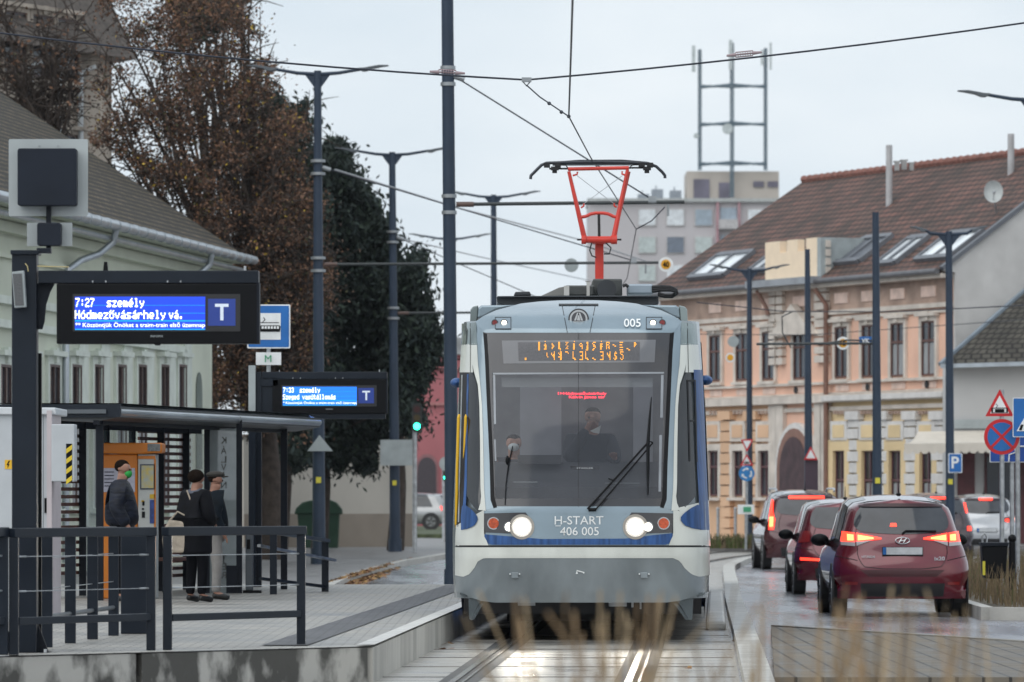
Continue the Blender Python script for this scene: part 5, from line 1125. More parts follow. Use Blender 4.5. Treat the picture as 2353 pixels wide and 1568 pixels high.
# sign backs on masts
t = mb = MB(); mb.plate([(706, 1037), (734, 1000), (765, 1037)], 124.7, .02); tag(mb.build('sign_back', m_grey), 'grey back of a triangular sign on the lamp mast by the bins', 'sign')
mb = MB(); mb.pbox(874, 1011, 948, 1070, 152.6, .03); tag(mb.build('sign_back', m_grey), 'grey rectangular sign back on the lamp mast at the wall end', 'sign')
m_gled = mat('green signal', (.02, .4, .25), .3, emit=(.03, 1, .55), es=7); m_sig = mat('signal black', (.02, .022, .022), .5)
def signal(px, py, Y, r, base, lb):
    t = thing('traffic_light', lb, 'traffic light', (Xp(px, Y), Y, 0), 0, 'green traffic lights'); k = Y/F
    mb = MB(); mb.plate(rrect(px-r*1.5, py-r*7, px+r*1.5, py+r*1.7, r), Y, .18); hd = mb.build('housing', m_sig, t)
    for i, m_ in enumerate((mat('signal red off', (.05, .01, .01), .3), mat('signal amber off', (.06, .04, .01), .3), m_gled)): mb = MB(); mb.plate(circ(px, py-r*2.6*(2-i), r, 20), Y-.02, .02); mb.build('lens', m_, hd)
    mb = MB(); mb.tube([(Xp(px-5, Y+.2), Y+.2, 0), (Xp(px-5, Y+.2), Y+.2, Z(py-30, Y))], .06); mb.build('pole', m_steel, t)
signal(958, 980, 150, 7.5, 1260, 'traffic light showing green beside the evergreen trees'); signal(1025, 1098, 185, 5, 1240, 'small traffic light showing green just left of the tall mast')
mb = MB(); mb.plate(circ(1026, 1066, 17, 24), 184, .03); tag(mb.build('sign_back', m_grey), 'round grey sign back beside the small traffic light', 'sign')
# ---- red building and silver car behind
rf_ = Fac((-6.5, 300), (-2.2, 262)); t = thing('red_building', 'dusky red building with an arched gateway behind the silver estate car', 'building', rf_.pt(rf_.L/2, 0)); Yr = 262
mb = MB(); mb.pbox(940, 815, 1100, 1240, Yr, 14); mb.build('wall', mat('dusky red', (.38, .13, .145), .8, var=.12, sc=.4), t)
mb = MB(); mb.plate([(930, 815), (1100, 815), (1090, 780), (1010, 770), (990, 740), (960, 760)], Yr-.3, 15); mb.build('roof', mat('grey roof', (.28, .29, .30), .7, var=.2), t)
mb = MB(); mb.plate([(952, 1160)]+[(981+26*math.cos(R(a)), 1075-32*math.sin(R(a))) for a in range(180, -1, -15)]+[(1007, 1160)], Yr-.08, .08); ar = mb.build('arch', mat('arch surround', (.25, .12, .13), .8), t)
mb = MB(); mb.plate([(956, 1160)]+[(981+21*math.cos(R(a)), 1077-26*math.sin(R(a))) for a in range(180, -1, -15)]+[(1003, 1160)], Yr-.10, .02); mb.build('gate', mat('gate', (.06, .05, .06), .8, var=.4, sc=20), ar)
mb = MB(); mb.pbox(940, 925, 1100, 932, Yr-.15, .15); mb.pbox(940, 845, 1100, 850, Yr-.15, .15); mb.build('string_course', mat('dusky red band', (.38, .17, .17), .8), t)
mb = MB(); mb.prism([V((-9, 205, 0)), V((0, 205, 0)), V((-1, 262, 0)), V((-14, 262, 0))], (0, 0, .22)); struct(mb, 'grass_verge', mat('verge grass', (.06, .075, .035), .9, var=.4, sc=4))

# ---- long pink and yellow building on the right
pf_ = Fac((5.42, 192), (13.3, 172)); pb = thing('terrace_building', 'long two-storey pink and yellow ornate building with red tiled roof and skylights', 'building', pf_.pt(pf_.L/2, 0))
m_pink = mat('pink render', (.82, .51, .38), .8, var=.10, sc=.5); m_yelr = mat('ochre render', (.74, .57, .33), .8, var=.10, sc=.5); m_orr = mat('orange render', (.68, .44, .28), .8, var=.1, sc=.5)
m_trim = mat('stone trim', (.62, .56, .50), .75, var=.15, sc=1.5); m_trimw2 = mat('white trim', (.66, .64, .62), .7, var=.08); m_bro = mat('browned frieze', (.42, .30, .24), .8, var=.25, sc=1.2)
def s(px): return pf_.s_of(px)
EZ = 8.45; sL = -1.0; MID0 = s(1772); MID1 = s(1908)
def zz(py, px=1950): return pf_.z_of(py, s(px))
zc = zz(918)                                # string course between the storeys
mb = MB(); pf_.box(mb, sL, pf_.L, zc, EZ, -9, 0); wl_ = mb.build('upper_wall', m_pink, pb)
mb = MB(); pf_.box(mb, sL, MID0, 0, zc, -9, -.002); mb.build('ground_floor_wall', m_orr, pb)
mb = MB(); pf_.box(mb, MID1, pf_.L, 0, zc, -9, -.003); mb.build('ground_floor_wall', m_yelr, pb)
mb = MB(); pf_.box(mb, MID0, MID1, 0, zc, -8.9, -.001); mb.build('ground_floor_wall', m_pink, pb)
mb = MB(); pf_.box(mb, sL, pf_.L, EZ-1.0, EZ-.1, 0, .03); mb.build('frieze', m_bro, pb)
mb = MB(); pf_.box(mb, sL, pf_.L+.1, EZ-.25, EZ-.12, 0, .42); pf_.box(mb, sL, pf_.L+.1, EZ-1.12, EZ-.98, 0, .14); pf_.box(mb, sL, pf_.L+.1, EZ-1.28, EZ-1.18, 0, .08)
pf_.box(mb, sL, pf_.L+.1, zc-.08, zc+.16, 0, .28); pf_.box(mb, sL, pf_.L+.1, zc+.50, zc+.58, 0, .14); pf_.box(mb, sL, pf_.L+.1, zc+.18, zc+.23, 0, .06); pf_.box(mb, sL, pf_.L, zc-.35, zc-.22, 0, .1); mb.build('string_course', m_trim, pb)
mb = MB(); pf_.box(mb, MID1, pf_.L, zc-.04, zc+.12, .0, .34); mb.build('string_course', m_trimw2, pb)
ups = (1647, 1708, 1769, 1841, 1937, 1999, 2066, 2137)
for px in ups:
    a = s(px); window(pf_, pb, a, zz(876-13*(px-1647)/490, px), zz(771-33*(px-1647)/490, px), .95, mat('brown sash', (.12, .055, .045), .6), m_trim, trim=.15, cur=px in (2066, 2137), depth=.09)
mb = MB()
for px in ups:
    a = s(px); pf_.box(mb, a-.50, a+.50, zc+.26, zc+.46, 0, .03)
    pf_.box(mb, a-.5, a+.5, EZ-.78, EZ-.45, .03, .07)
mb.each('facade_panel', mat('light pink', (.74, .56, .48), .8), pb)
mb = MB()
for px in (1832, 1997, 2133): a = s(px); c = [pf_.pt(a+.13*math.cos(R(q)), zc+.36+.12*math.sin(R(q)), .06) for q in range(0, 360, 30)]; mb.prism(c, pf_.n*.01)
mb.build('vent', m_seam if 0 else t_seam, pb)
# pilasters of the middle bay and ground-floor rustication
mb = MB()
for px in (1783, 1800, 1888, 1902):
    a = s(px)
    for k in range(14): pf_.box(mb, a-.24, a+.24, zc+1.2+k*.28, zc+1.42+k*.28, 0, .16)
    pf_.box(mb, a-.28, a+.28, 0, zc-.1, 0, .15)
mb.each('pilaster', m_trim, pb, n_=15)
gpx = [(1647, 0), (1704, 0), (1764, 0), (1937, 1), (2003, 1), (2066, 1), (2137, 1)]
for px, kx in gpx:
    a = s(px); o = window(pf_, pb, a, zz(1140, px) if kx == 0 else .5, zz(1036, px), .85, mat('maroon frame', (.10, .035, .04), .5), m_trim if kx == 0 else m_yelr, trim=.22 if kx == 0 else .34, hood=False, cur=kx == 1, depth=.16, name='shop_window')
    mb = MB(); pf_.box(mb, a-.62, a+.62, zz(1015, px), zz(968, px), 0, .16); pn_ = mb.build('panel_surround', m_trimw2 if kx else m_trim, o); mb = MB(); pf_.box(mb, a-.42, a+.42, zz(1006, px), zz(977, px), .16, .18); mb.build('panel_field', m_yelr if kx else m_orr, pn_)
for rng, m_, nm in (((1676, 1735), m_orr, 'rustication'), ((1970, 2035, 2101, 2164), m_trimw2, 'rustication')):
    mb = MB()
    for px in rng:
        a = s(px); h_ = .31
        for k in range(11): pf_.box(mb, a-.40, a+.40, .2+k*(h_+.045), .2+h_+k*(h_+.045), 0, .15+.02*(k % 2))
        pf_.box(mb, a-.5, a+.5, zz(965, px), zz(945, px), 0, .22)
    mb.each('rusticated_pier', m_, pb, n_=12)
mb = MB()
for px in list(range(1925, 2180, 7)): a = s(px); pf_.box(mb, a-.07, a+.07, zz(952, px), zz(944, px), 0, .14)
for px in list(range(1640, 1770, 8)): a = s(px); pf_.box(mb, a-.07, a+.07, zz(952, px), zz(944, px), 0, .14)
mb.build('dentils', m_bro, pb)
# doorway
a = s(1838); mb = MB(); ring = lambda r, o: [pf_.pt(a+r*math.cos(R(q)), 2.45+r*1.0*math.sin(R(q)), o) for q in range(0, 181, 15)]+[pf_.pt(a-r, .2, o), pf_.pt(a+r, .2, o)]
mb.prism(ring(1.5, .0), pf_.n*.2); dw = mb.build('doorway', m_trimw2, pb); mb = MB(); mb.prism(ring(1.32, .2), pf_.n*.03); mb.build('arch_reveal', mat('reveal', (.25, .14, .11), .8), dw); mb = MB(); mb.prism(ring(1.05, .232), pf_.n*.02); mb.build('door', mat('door dark', (.06, .03, .035), .6, var=.3), dw)
mb = MB(); mb.prism([pf_.pt(MID0+.6, EZ-1.7, .1), pf_.pt(MID1-.6, EZ-1.7, .1), pf_.pt((MID0+MID1)/2, EZ-.7, .1)], pf_.n*.25); mb.build('pediment', m_trim, pb)
mb = MB(); mb.tube([pf_.pt(s(1911), 0, .2), pf_.pt(s(1911), EZ-.8, .2), pf_.pt(s(1905), EZ-.3, .5)], .08); mb.tube([pf_.pt(s(1768), EZ-.2, .45), pf_.pt(s(1775), EZ-.7, .25), pf_.pt(s(1778), EZ-1.0, .2)], .07); mb.split('downpipe', mat('copper pipe', (.22, .12, .09), .6), pb, smooth=True)
# roof
m_rtile = brickmat('red roof tiles', (.19, .085, .065), (.125, .07, .055), (.04, .024, .022), .45, .30, .05, .75, uv=True, bump=.8, blot=(.42, .52, .50))
RZ = 12.35; rd = -5.0
rp_ = lambda a, t_, up=0: pf_.pt(a, EZ, .45).lerp(pf_.pt(a, RZ, rd), t_)+V((0, 0, up))
mb = MB(); slopequad(mb, rp_(sL-.5, 0), rp_(pf_.L+.1, 0), rp_(pf_.L+.1, 1), rp_(-.3, 1)); slopequad(mb, rp_(-.3, 1), rp_(pf_.L+.1, 1), pf_.pt(pf_.L+.1, EZ, -10), pf_.pt(sL-.5, EZ, -10)); slopequad(mb, rp_(sL-.5, 0), rp_(-.3, 1), rp_(-.3, 1), pf_.pt(sL-.5, EZ, -10)); pr = mb.build('roof', m_rtile, pb)
mb = MB(); mb.tube([rp_(-.3, 1, .03), rp_(pf_.L+.1, 1, .03)], .12, 8)
for k in range(46): c = rp_(-.3, 1, .05).lerp(rp_(pf_.L+.1, 1, .05), k/45); mb.cyl(c, c+pf_.u*.2, .14, .11, 8)
mb.build('ridge_tiles', mat('ridge tile', (.21, .09, .07), .8, var=.3, sc=5), pr, smooth=True)
mb = MB(); mb.tube([rp_(sL-.5, 0, -.06)+pf_.n*.1, rp_(MID0, 0, -.06)+pf_.n*.1], .09); mb.tube([rp_(MID1, 0, -.06)+pf_.n*.1, rp_(pf_.L+.1, 0, -.06)+pf_.n*.1], .09); mb.build('gutter', mat('old gutter', (.14, .14, .15), .5, .3), pr)
def rpx(px, py):                                  # point on the roof slope seen at a photo position
    lo, hi = 0., 1.
    for _ in range(30):
        t_ = (lo+hi)/2; k = (px-CX)/F; q0 = rp_(0, t_); a = (k*q0.y-q0.x)/(pf_.u.x-k*pf_.u.y); p = rp_(a, t_); y = HY-(p.z-EYE)*F/p.y
        if y > py: lo = t_
        else: hi = t_
    return a, t_
m_skyl = mat('skylight sky reflection', (.80, .85, .90), .10, .1, var=.15, sc=1.5)  # pale base colour paints the sky's reflection into the panes
for i, (q, dk) in enumerate((([(1592, 638), (1663, 636), (1702, 589), (1645, 592)], 0), ([(1728, 624), (1768, 622), (1790, 582), (1762, 586)], 0), ([(1922, 604), (1978, 602), (2007, 554), (1958, 558)], 1), ([(2023, 606), (2062, 604), (2108, 554), (2068, 560)], 0), ([(2114, 596), (2185, 592), (2240, 540), (2178, 546)], 0))):
    (aL, t0), (aR, _), (aR2, t1), (aL2, _2) = [rpx(x, y) for x, y in q]; A0, A1 = aL, aR
    mb = MB(); nrm = (pf_.n*.62+V((0, 0, .78))).normalized(); A0 = max(A0, .2); w_ = max(.9, A1-A0); A1 = A0+w_
    fq = lambda a, t_, o: rp_(a, t_)+nrm*o
    for (a0, a1, ta, tb_) in ((A0-.12, A0, t0-.02, t1+.02), (A1, A1+.12, t0-.02, t1+.02), (A0, A1, t0-.03, t0), (A0, A1, t1, t1+.03), ((A0+A1)/2-.06, (A0+A1)/2+.06, t0, t1)): mb.prism([fq(a0, ta, 0), fq(a1, ta, 0), fq(a1, tb_, 0), fq(a0, tb_, 0)], nrm*.14)
    o = mb.build('skylight', mat('skylight frame', (.14, .15, .17), .5), pr); mb = MB(); mb.prism([fq(A0, t0, .05), fq(A1, t0, .05), fq(A1, t1, .05), fq(A0, t1, .05)], nrm*.02); mb.build('pane', m_skyl if not dk else mat('skylight blind', (.10, .11, .13), .5), o)
# parapet, pipes, dish
mb = MB(); Yp = pf_.pt(s(1855), 0, 0).y
m_par = mat('cream parapet', (.86, .70, .52), .8, var=.03)
pf_.box(mb, MID0+.2, MID1-.3, EZ+.1, zz(578, 1850), .05, .3)
for f0_, f1_ in ((.0, .28), (.42, .62), (.78, 1.0)): L_ = MID1-MID0-.5; pf_.box(mb, MID0+.2+L_*f0_, MID0+.2+L_*f1_, zz(578, 1850), zz(551, 1850), .05, .3)
pa = mb.build('parapet', m_par, pb); mb = MB(); pf_.box(mb, MID1-.3, MID1-.02, EZ+.1, zz(552, 1850), -1.4, .32); mb.build('parapet_side', m_grey, pa)
mb = MB(); pf_.box(mb, MID0-.4, MID1+.1, EZ-.12, EZ+.1, -.3, .75); mb.build('parapet_cornice', mat('parapet lead', (.28, .30, .33), .5), pa)
m_pip = mat('flue grey', (.42, .42, .43), .6, var=.12)
for px, py0, py1 in ((2043, 470, 334), (2323, 398, 308)):
    a, t_ = rpx(px, py0); p = rp_(a, t_); mb = MB(); mb.cyl(p-V((0, 0, .2)), V((p.x, p.y, Z(py1, p.y))), 0.105, n=14); fl_ = mb.build('flue', m_pip, pr, smooth=True)
mb = MB()
for x, y0, y1, w_ in ((2062, 392, 372, 5), (2078, 390, 369, 6), (2095, 392, 375, 5)): mb.pbox(x-w_, y1, x+w_, y0, 181, .4); mb.pbox(x-w_-3, y1-2, x+w_+3, y1, 181, .4)
mb.split('chimney', mat('chimney grey', (.3, .3, .3), .7), pr)
a, t_ = rpx(2290, 490); p = rp_(a, t_); mb = MB(); c = P(2282, 441, p.y-.3)
mb.grid(lambda u_, v_: c+V((.29*v_*math.cos(2*math.pi*u_), -.12*v_*v_+.0*u_, .34*v_*math.sin(2*math.pi*u_))), 28, 5); t = thing('satellite_dish', 'white satellite dish on the red tiled roof', 'satellite dish', p); mb.build('dish', mat('dish white', (.5, .53, .53), .5), t, smooth=True)
mb = MB(); mb.tube([p, c+V((0, .02, 0))], .03); mb.tube([c+V((0, 0, -.3)), c+V((0, -.35, -.05))], .015); mb.ball(c+V((0, -.36, -.03)), .05); mb.build('dish_arm', m_steel, t)
# gable wall seen at the right end
m_gab = mat('gable render', (.56, .55, .54), .85, var=.12, sc=.9, bump=.2)
mb = MB(); ge = pf_.L+.12; mb.prism([pf_.pt(ge, 0, 0), pf_.pt(ge, EZ-.1, 0), pf_.pt(ge, EZ-.05, .4), pf_.pt(ge, RZ-.1, rd), pf_.pt(ge, EZ, -10), pf_.pt(ge, 0, -10)], pf_.u*.1); mb.build('gable_wall', m_gab, pb)
mb = MB(); mb.bar(rp_(ge+.1, 0, .02), rp_(ge+.1, 1, .02), .22, .12); mb.build('verge_board', mat('verge board', (.12, .13, .15), .5), pr)
# ---- grey tiled cottage with awning
YH = 168; t = ch = thing('cottage', 'low white house with dark tiled hipped roof and cream awning at the right edge', 'house', P(2260, 1240, YH))
mb = MB(); mb.pbox(2185, 838, 2900, 1262, YH, 3.2); mb.build('wall', mat('white render', (.52, .52, .52), .8, var=.08, sc=.4), t)
m_rt2 = brickmat('dark roof tiles', (.10, .095, .08), (.07, .065, .055), (.025, .022, .02), .3, .3, .04, .85, uv=True, bump=.8)
mb = MB(); a = P(2160, 838, YH-.6); b = P(2950, 815, YH-.6); c = P(2420, 610, YH+2.8); d = P(2950, 610, YH+2.8); slopequad(mb, a, b, d, c); e = P(2185, 838, YH+3.1); mb.add([a, c, e], [(0, 1, 2)]); mb.uv[len(mb.f)-1] = [(0, 0), (2, 3), (3, 0)]; rf2 = mb.build('roof', m_rt2, t)
mb = MB(); mb.bar(a, c, .12, .10); mb.build('hip_flashing', mat('flashing', (.22, .26, .30), .4, .4), rf2); mb = MB(); mb.bar(a-V((0, .06, .05)), b-V((0, .06, .05)), .12, .12); mb.build('gutter', m_gut, rf2)
mb = MB(); mb.pbox(2193, 965, 2900, 985, YH-.12, .12); mb.build('fascia', m_grey, t)
m_aw = mat('awning cream', (.62, .57, .50), .7, var=.05)
mb = MB(); a, b = P(2110, 992, YH-.1), P(2900, 980, YH-.1); c, d = P(2078, 1020, YH-2.4), P(2900, 1010, YH-2.4)
mb.grid(lambda u_, v_: a.lerp(b, u_).lerp(c.lerp(d, u_), v_)+V((0, 0, -.12*math.sin(v_*3.14))), 20, 6)
for k in range(44):
    p = c.lerp(d, k/44); q = c.lerp(d, (k+1)/44); mb.prism([p, q, q-V((0, 0, .24)), p.lerp(q, .75)-V((0, 0, .30)), p.lerp(q, .25)-V((0, 0, .30)), p-V((0, 0, .22))], (0, .01, 0))
mb.build('awning', m_aw, t)
mb = MB(); mb.pbox(2200, 1040, 2240, 1250, YH-.05, .05); mb.pbox(2262, 1040, 2335, 1250, YH-.05, .05); mb.pbox(2345, 1040, 2500, 1250, YH-.05, .05); sf = mb.build('shop_front', mat('maroon front', (.10, .025, .03), .5, var=.3), t)
mb = MB(); mb.pbox(2268, 1050, 2296, 1225, YH-.07, .02); mb.pbox(2302, 1050, 2330, 1225, YH-.07, .02); mb.build('pane', m_pane, sf)

# ---- block of flats with aerials far behind
YF = 590; fb = thing('apartment_block', 'pale grey block of flats far behind with a rooftop penthouse', 'building', P(1570, 1180, YF))
m_flat = mat('flat panels', (.50, .48, .50), .8, var=.06, sc=.06)
mb = MB(); mb.pbox(1352, 462, 2100, 1190, YF, 14); mb.build('wall', m_flat, fb)
mb = MB(); mb.pbox(1350, 456, 2102, 464, YF-.6, 15); mb.build('roof_edge', mat('roof edge', (.40, .42, .42), .7), fb)
mb = MB(); mb.pbox(1578, 394, 1790, 456, YF+3, 9); ph = mb.build('penthouse', mat('penthouse', (.44, .40, .36), .8, var=.08, sc=.1), fb); mb = MB(); mb.pbox(1594, 412, 1630, 456, YF+2.8, .2); mb.pbox(1652, 420, 1676, 456, YF+2.8, .2); mb.pbox(1731, 417, 1755, 430, YF+2.8, .2); mb.pbox(1764, 417, 1788, 430, YF+2.8, .2); mb.split('opening', mat('opening', (.16, .15, .2), .7, var=.3, sc=.3), ph)
cols = [1487, 1552, 1617, 1674, 1738]; rows = [500, 563, 628, 690]
mwl = [mat('flat window pale', (.66, .70, .74), .4), mat('flat window dark', (.15, .18, .23), .2), mat('flat window blue', (.32, .39, .46), .3), mat('flat window green', (.46, .52, .52), .3)]
for r_, y in enumerate(rows):
    for c_, x in enumerate(cols):
        if x == 1674: continue
        w_ = 19; mb = MB(); mb.pbox(x-w_-2, y-20, x+w_+2, y+20, YF-.15, .15); o = mb.build('window', mat('flat frame', (.48, .46, .46), .6), fb); mb = MB(); mb.pbox(x-w_, y-18, x+w_, y+18, YF-.2, .05); mb.build('pane', mwl[[0, 0, 2, 0, 0, 3, 1, 3, 2, 3, 3, 0, 1, 1, 2, 2, 1, 0, 2, 1][r_*5+c_]], o)
for y in rows:
    mb = MB(); mb.pbox(1652, y+4, 1696, y+26, YF-1.4, 1.4); o = mb.build('balcony', mat('balcony', (.45, .44, .45), .7), fb); mb = MB(); mb.pbox(1655, y-22, 1693, y+4, YF-.1, .1); mb.build('recess', mwl[2], o)
mb = MB(); mb.pbox(1646, 464, 1652, 700, YF-.5, .5); mb.pbox(1696, 464, 1701, 700, YF-.5, .5); mb.build('pink_pier', mat('pink pier', (.42, .25, .28), .8), fb)
for x, y0, y1 in ((1510, 435, 458), (1552, 438, 457), (1478, 446, 458)): mb = MB(); mb.pbox(x-12, y0, x+14, y1, YF+4, 3); mb.pbox(x-4, y0-8, x-1, y0, YF+4, .4); mb.build('roof_plant', mat('roof plant', (.25, .28, .32), .7), fb)
m_lat = mat('lattice', (.12, .17, .21), .6)
at_ = thing('antenna_mast', 'three-legged lattice antenna structure with white panels on top of the flats', 'antenna', P(1685, 456, YF+2))
def lattice(x, y0, y1, w_=3, nm='lattice_leg'):
    mb = MB(); n_ = int((y1-y0)/7)
    for dx in (-w_, w_):
        mb.tube([P(x+dx, y0, YF+2), P(x+dx, y1, YF+2)], .065, 4); mb.tube([P(x+dx, y0, YF+2.5), P(x+dx, y1, YF+2.5)], .05, 4)
    for k in range(n_):
        y = y0+(y1-y0)*k/n_; s_ = w_ if k % 2 else -w_; mb.tube([P(x-s_, y, YF+2), P(x+s_, y+7, YF+2)], .06, 4); mb.tube([P(x-w_, y, YF+2), P(x+w_, y, YF+2.5)], .06, 4)
    mb.build(nm, m_lat, at_)
lattice(1608, 115, 392); lattice(1682, 100, 455, 3.5); lattice(1759, 112, 392)
for y in (200, 287, 378):
    mb = MB(); mb.tube([P(1608, y+2, YF+2), P(1682, y-6, YF+2), P(1759, y+1, YF+2)], .12, 4); mb.tube([P(1608, y-3, YF+2), P(1682, y+1, YF+2), P(1759, y-3, YF+2)], .10, 4)
    for k in range(10): mb.tube([P(1610+k*15, y+2, YF+2), P(1618+k*15, y-5, YF+2)], .06, 4)
    mb.build('lattice_beam', m_lat, at_)
m_pan = mat('antenna panel', (.48, .53, .54), .5)
for x, y0, y1, w_ in ((1594, 105, 165, 4), (1679, 92, 160, 4), (1771, 98, 160, 2.5), (1751, 115, 150, 2.5)): mb = MB(); mb.pbox(x-w_, y0, x+w_, y1, YF+1.5, .4); mb.build('antenna_panel', m_pan, at_)
mb = MB(); mb.plate(circ(1672, 296, 12, 24), YF+1.2, .5); mb.plate(circ(1600, 312, 6, 16), YF+1.2, .5); mb.split('dish', m_pan, at_)
# ------------------------------------------------------------ trees
def inpoly(x, y, p):
    c = False; j = len(p)-1
    for i in range(len(p)):
        if (p[i][1] > y) != (p[j][1] > y) and x < (p[j][0]-p[i][0])*(y-p[i][1])/(p[j][1]-p[i][1])+p[i][0]: c = not c
        j = i
    return c
from mathutils import noise
m_bark = mat('bark', (.055, .042, .035), .9, var=.3, sc=6, bump=.6)
def tree(name, label, poly, Y, dep, base, nb, nclump, perc, size, mats, wts, cr=.45, long=1.0, up=0., group=None, seed=1, sparse=None, trunk_r=.16, twig=3, cat='tree', gap=0):
    rnd = random.Random(seed); xs = [p[0] for p in poly]; ys = [p[1] for p in poly]; k = Y/F
    t = thing(name, label, cat, (Xp(base[0], Y), Y, 0), 0, group)
    cl = []
    while len(cl) < nclump:
        x = rnd.uniform(min(xs), max(xs)); y = rnd.uniform(min(ys), max(ys))
        if inpoly(x, y, poly):
            if sparse and rnd.random() < sparse(x, y): continue
            if gap and noise.noise(V((x/gap, y/gap, seed))) < -.12+.10*rnd.random(): continue
            cl.append((x, y, rnd.uniform(-dep, dep)*max(.25, 1-abs(x-sum(xs)/len(xs))/(max(xs)-min(xs))*1.2)))
    mb = MB(); b = V((Xp(base[0], Y), Y, 0)); fork = P(base[1], base[2], Y); n_ = 8
    mb.tube([b, b.lerp(fork, .5)+V((.08, 0, 0)), fork], [trunk_r*1.3, trunk_r*1.0, trunk_r*.8], 10)
    for i in range(nb):
        c = cl[rnd.randrange(len(cl))]; e = P(c[0], c[1], Y+c[2]); m1 = fork.lerp(e, .45)+V((rnd.gauss(0, .2), rnd.gauss(0, .3), rnd.uniform(0, .5))); m2 = fork.lerp(e, .75)+V((rnd.gauss(0, .15), rnd.gauss(0, .2), rnd.uniform(0, .25)))
        r0 = trunk_r*rnd.uniform(.25, .55); mb.tube([fork, m1, m2, e], [r0, r0*.6, r0*.35, .012], 6)
        for _ in range(twig):
            f = rnd.uniform(.3, 1); s0 = (m1.lerp(m2, f) if rnd.random() < .5 else m2.lerp(e, f)); d = V((rnd.gauss(0, .5), rnd.gauss(0, .5), rnd.gauss(.2, .4))); mb.tube([s0, s0+d*.6+V((0, 0, .05)), s0+d], [.02, .013, .006], 4)
    mb.build('trunk', m_bark, t, smooth=True)
    mb = MB(); vs = mb.v; fs = mb.f; ms = mb.m; idx = list(range(len(mats)))
    for (cx_, cy_, cy2) in cl:
        c = P(cx_, cy_, Y+cy2); r_ = cr*rnd.uniform(.6, 1.3); g_ = rnd.random(); wt = [w_*(rnd.uniform(.2, 1.2)+(2.2*g_ if i_ == 0 else 2.2*(1-g_) if i_ == 2 else .6)) for i_, w_ in enumerate(wts)]
        for _ in range(perc):
            d = V((rnd.gauss(0, 1), rnd.gauss(0, 1), rnd.gauss(0, .8))); p = c+d*r_*.6
            if not inpoly(CX+p.x*F/p.y, HY-(p.z-EYE)*F/p.y, poly) and rnd.random() < .75: continue
            a = V((rnd.gauss(0, 1), rnd.gauss(0, 1), rnd.gauss(0, 1)+up*2)).normalized(); q = a.cross(V((rnd.gauss(0, 1), rnd.gauss(0, 1), rnd.gauss(0, 1)))).normalized(); s_ = size*rnd.uniform(.6, 1.3)
            b0 = len(vs); vs += [p-a*s_*long, p+q*s_*.55, p+a*s_*long, p-q*s_*.55]; fs.append((b0, b0+1, b0+2, b0+3)); ms.append(rnd.choices(idx, wt)[0])
    mb.build('crown', mats, t); return t
lb = [mat('leaf russet', (.19, .10, .06), .8, var=.3, sc=9), mat('leaf brown', (.11, .066, .046), .8, var=.3, sc=9), mat('leaf dark', (.05, .038, .032), .8, var=.3, sc=9), mat('leaf yellow', (.55, .38, .05), .7, var=.3, sc=9), mat('leaf olive', (.06, .06, .025), .8, var=.3, sc=9)]
def ragged(p, a, n_, sd):
    r_ = random.Random(sd); o = []
    for (x0, y0), (x1, y1) in zip(p, p[1:]+p[:1]):
        m = max(1, int(math.hypot(x1-x0, y1-y0)/n_))
        for i in range(m): o.append((x0+(x1-x0)*i/m+r_.uniform(-a, a), y0+(y1-y0)*i/m+r_.uniform(-a, a)))
    return o
brown = [(205, 40), (240, -60), (540, -60), (560, 10), (585, 60), (625, 120), (628, 190), (655, 215), (690, 265), (728, 330), (742, 420), (735, 520), (755, 600), (752, 680), (738, 760), (742, 800), (700, 850), (720, 930), (705, 1000), (660, 985), (600, 1010), (560, 990), (480, 930), (470, 700), (380, 480), (300, 380), (210, 320)]
brown = ragged(brown, 17, 22, 1)
def sp1(x, y): return max(0, min(.82, .82-(x-200)/520-(y)/1400))
tree('deciduous_tree', 'large autumn tree with russet brown leaves behind the pale green house', brown, 134, 2.8, (625, 612, 960), 150, 1500, 62, .044, lb, (30, 36, 26, 1.6, 6), cr=.36, trunk_r=.26, seed=3, sparse=sp1, twig=16, gap=75)
tree('bare_tree', 'nearly bare twiggy tree in front of the tall beige building', [(-60, -60), (230, -60), (240, 330), (180, 300), (90, 260), (-60, 210)], 138, 1.2, (110, 110, 420), 46, 60, 16, .055, lb, (24, 40, 36, 1, 2), cr=.4, seed=5, twig=12, trunk_r=.12, gap=60)
le = [mat('needle dark', (.015, .026, .020), .8, var=.3, sc=9), mat('needle green', (.028, .046, .031), .8, var=.3, sc=9), mat('needle blue', (.022, .037, .035), .8, var=.3, sc=9)]
tree('spruce', 'green conifer top rising above the russet tree', [(380, -60), (570, -60), (560, 0), (520, 60), (470, 95), (430, 80), (400, 30)], 142, 1.4, (480, 480, 500), 16, 110, 70, .075, le, (3, 4, 2), cr=.35, long=1.3, up=.4, seed=8)
EA = [(596, 290), (604, 215), (625, 185), (648, 200), (655, 245), (680, 232), (694, 222), (712, 240), (722, 330), (738, 350), (760, 900), (735, 1055), (690, 1085), (650, 1060), (600, 1040), (570, 900)]
EB = [(715, 400), (740, 340), (756, 308), (785, 318), (800, 345), (802, 395), (830, 405), (858, 440), (868, 495), (895, 520), (912, 570), (925, 700), (920, 960), (880, 1010), (850, 1088), (812, 1070), (760, 1095), (700, 1060)]
EC = [(880, 640), (905, 600), (930, 610), (948, 572), (962, 585), (985, 588), (992, 640), (985, 700), (1012, 735), (1018, 790), (1005, 830), (990, 880), (965, 900), (968, 960), (945, 1010), (900, 985), (870, 1000)]
EB += [(640, 1085), (610, 1000), (640, 860)]
EA, EB, EC = ragged(EA, 13, 24, 2), ragged(EB, 15, 24, 3), ragged(EC, 13, 24, 4)
kw = dict(cr=.36, long=1.5, up=.5, group='evergreen trees', trunk_r=.2)
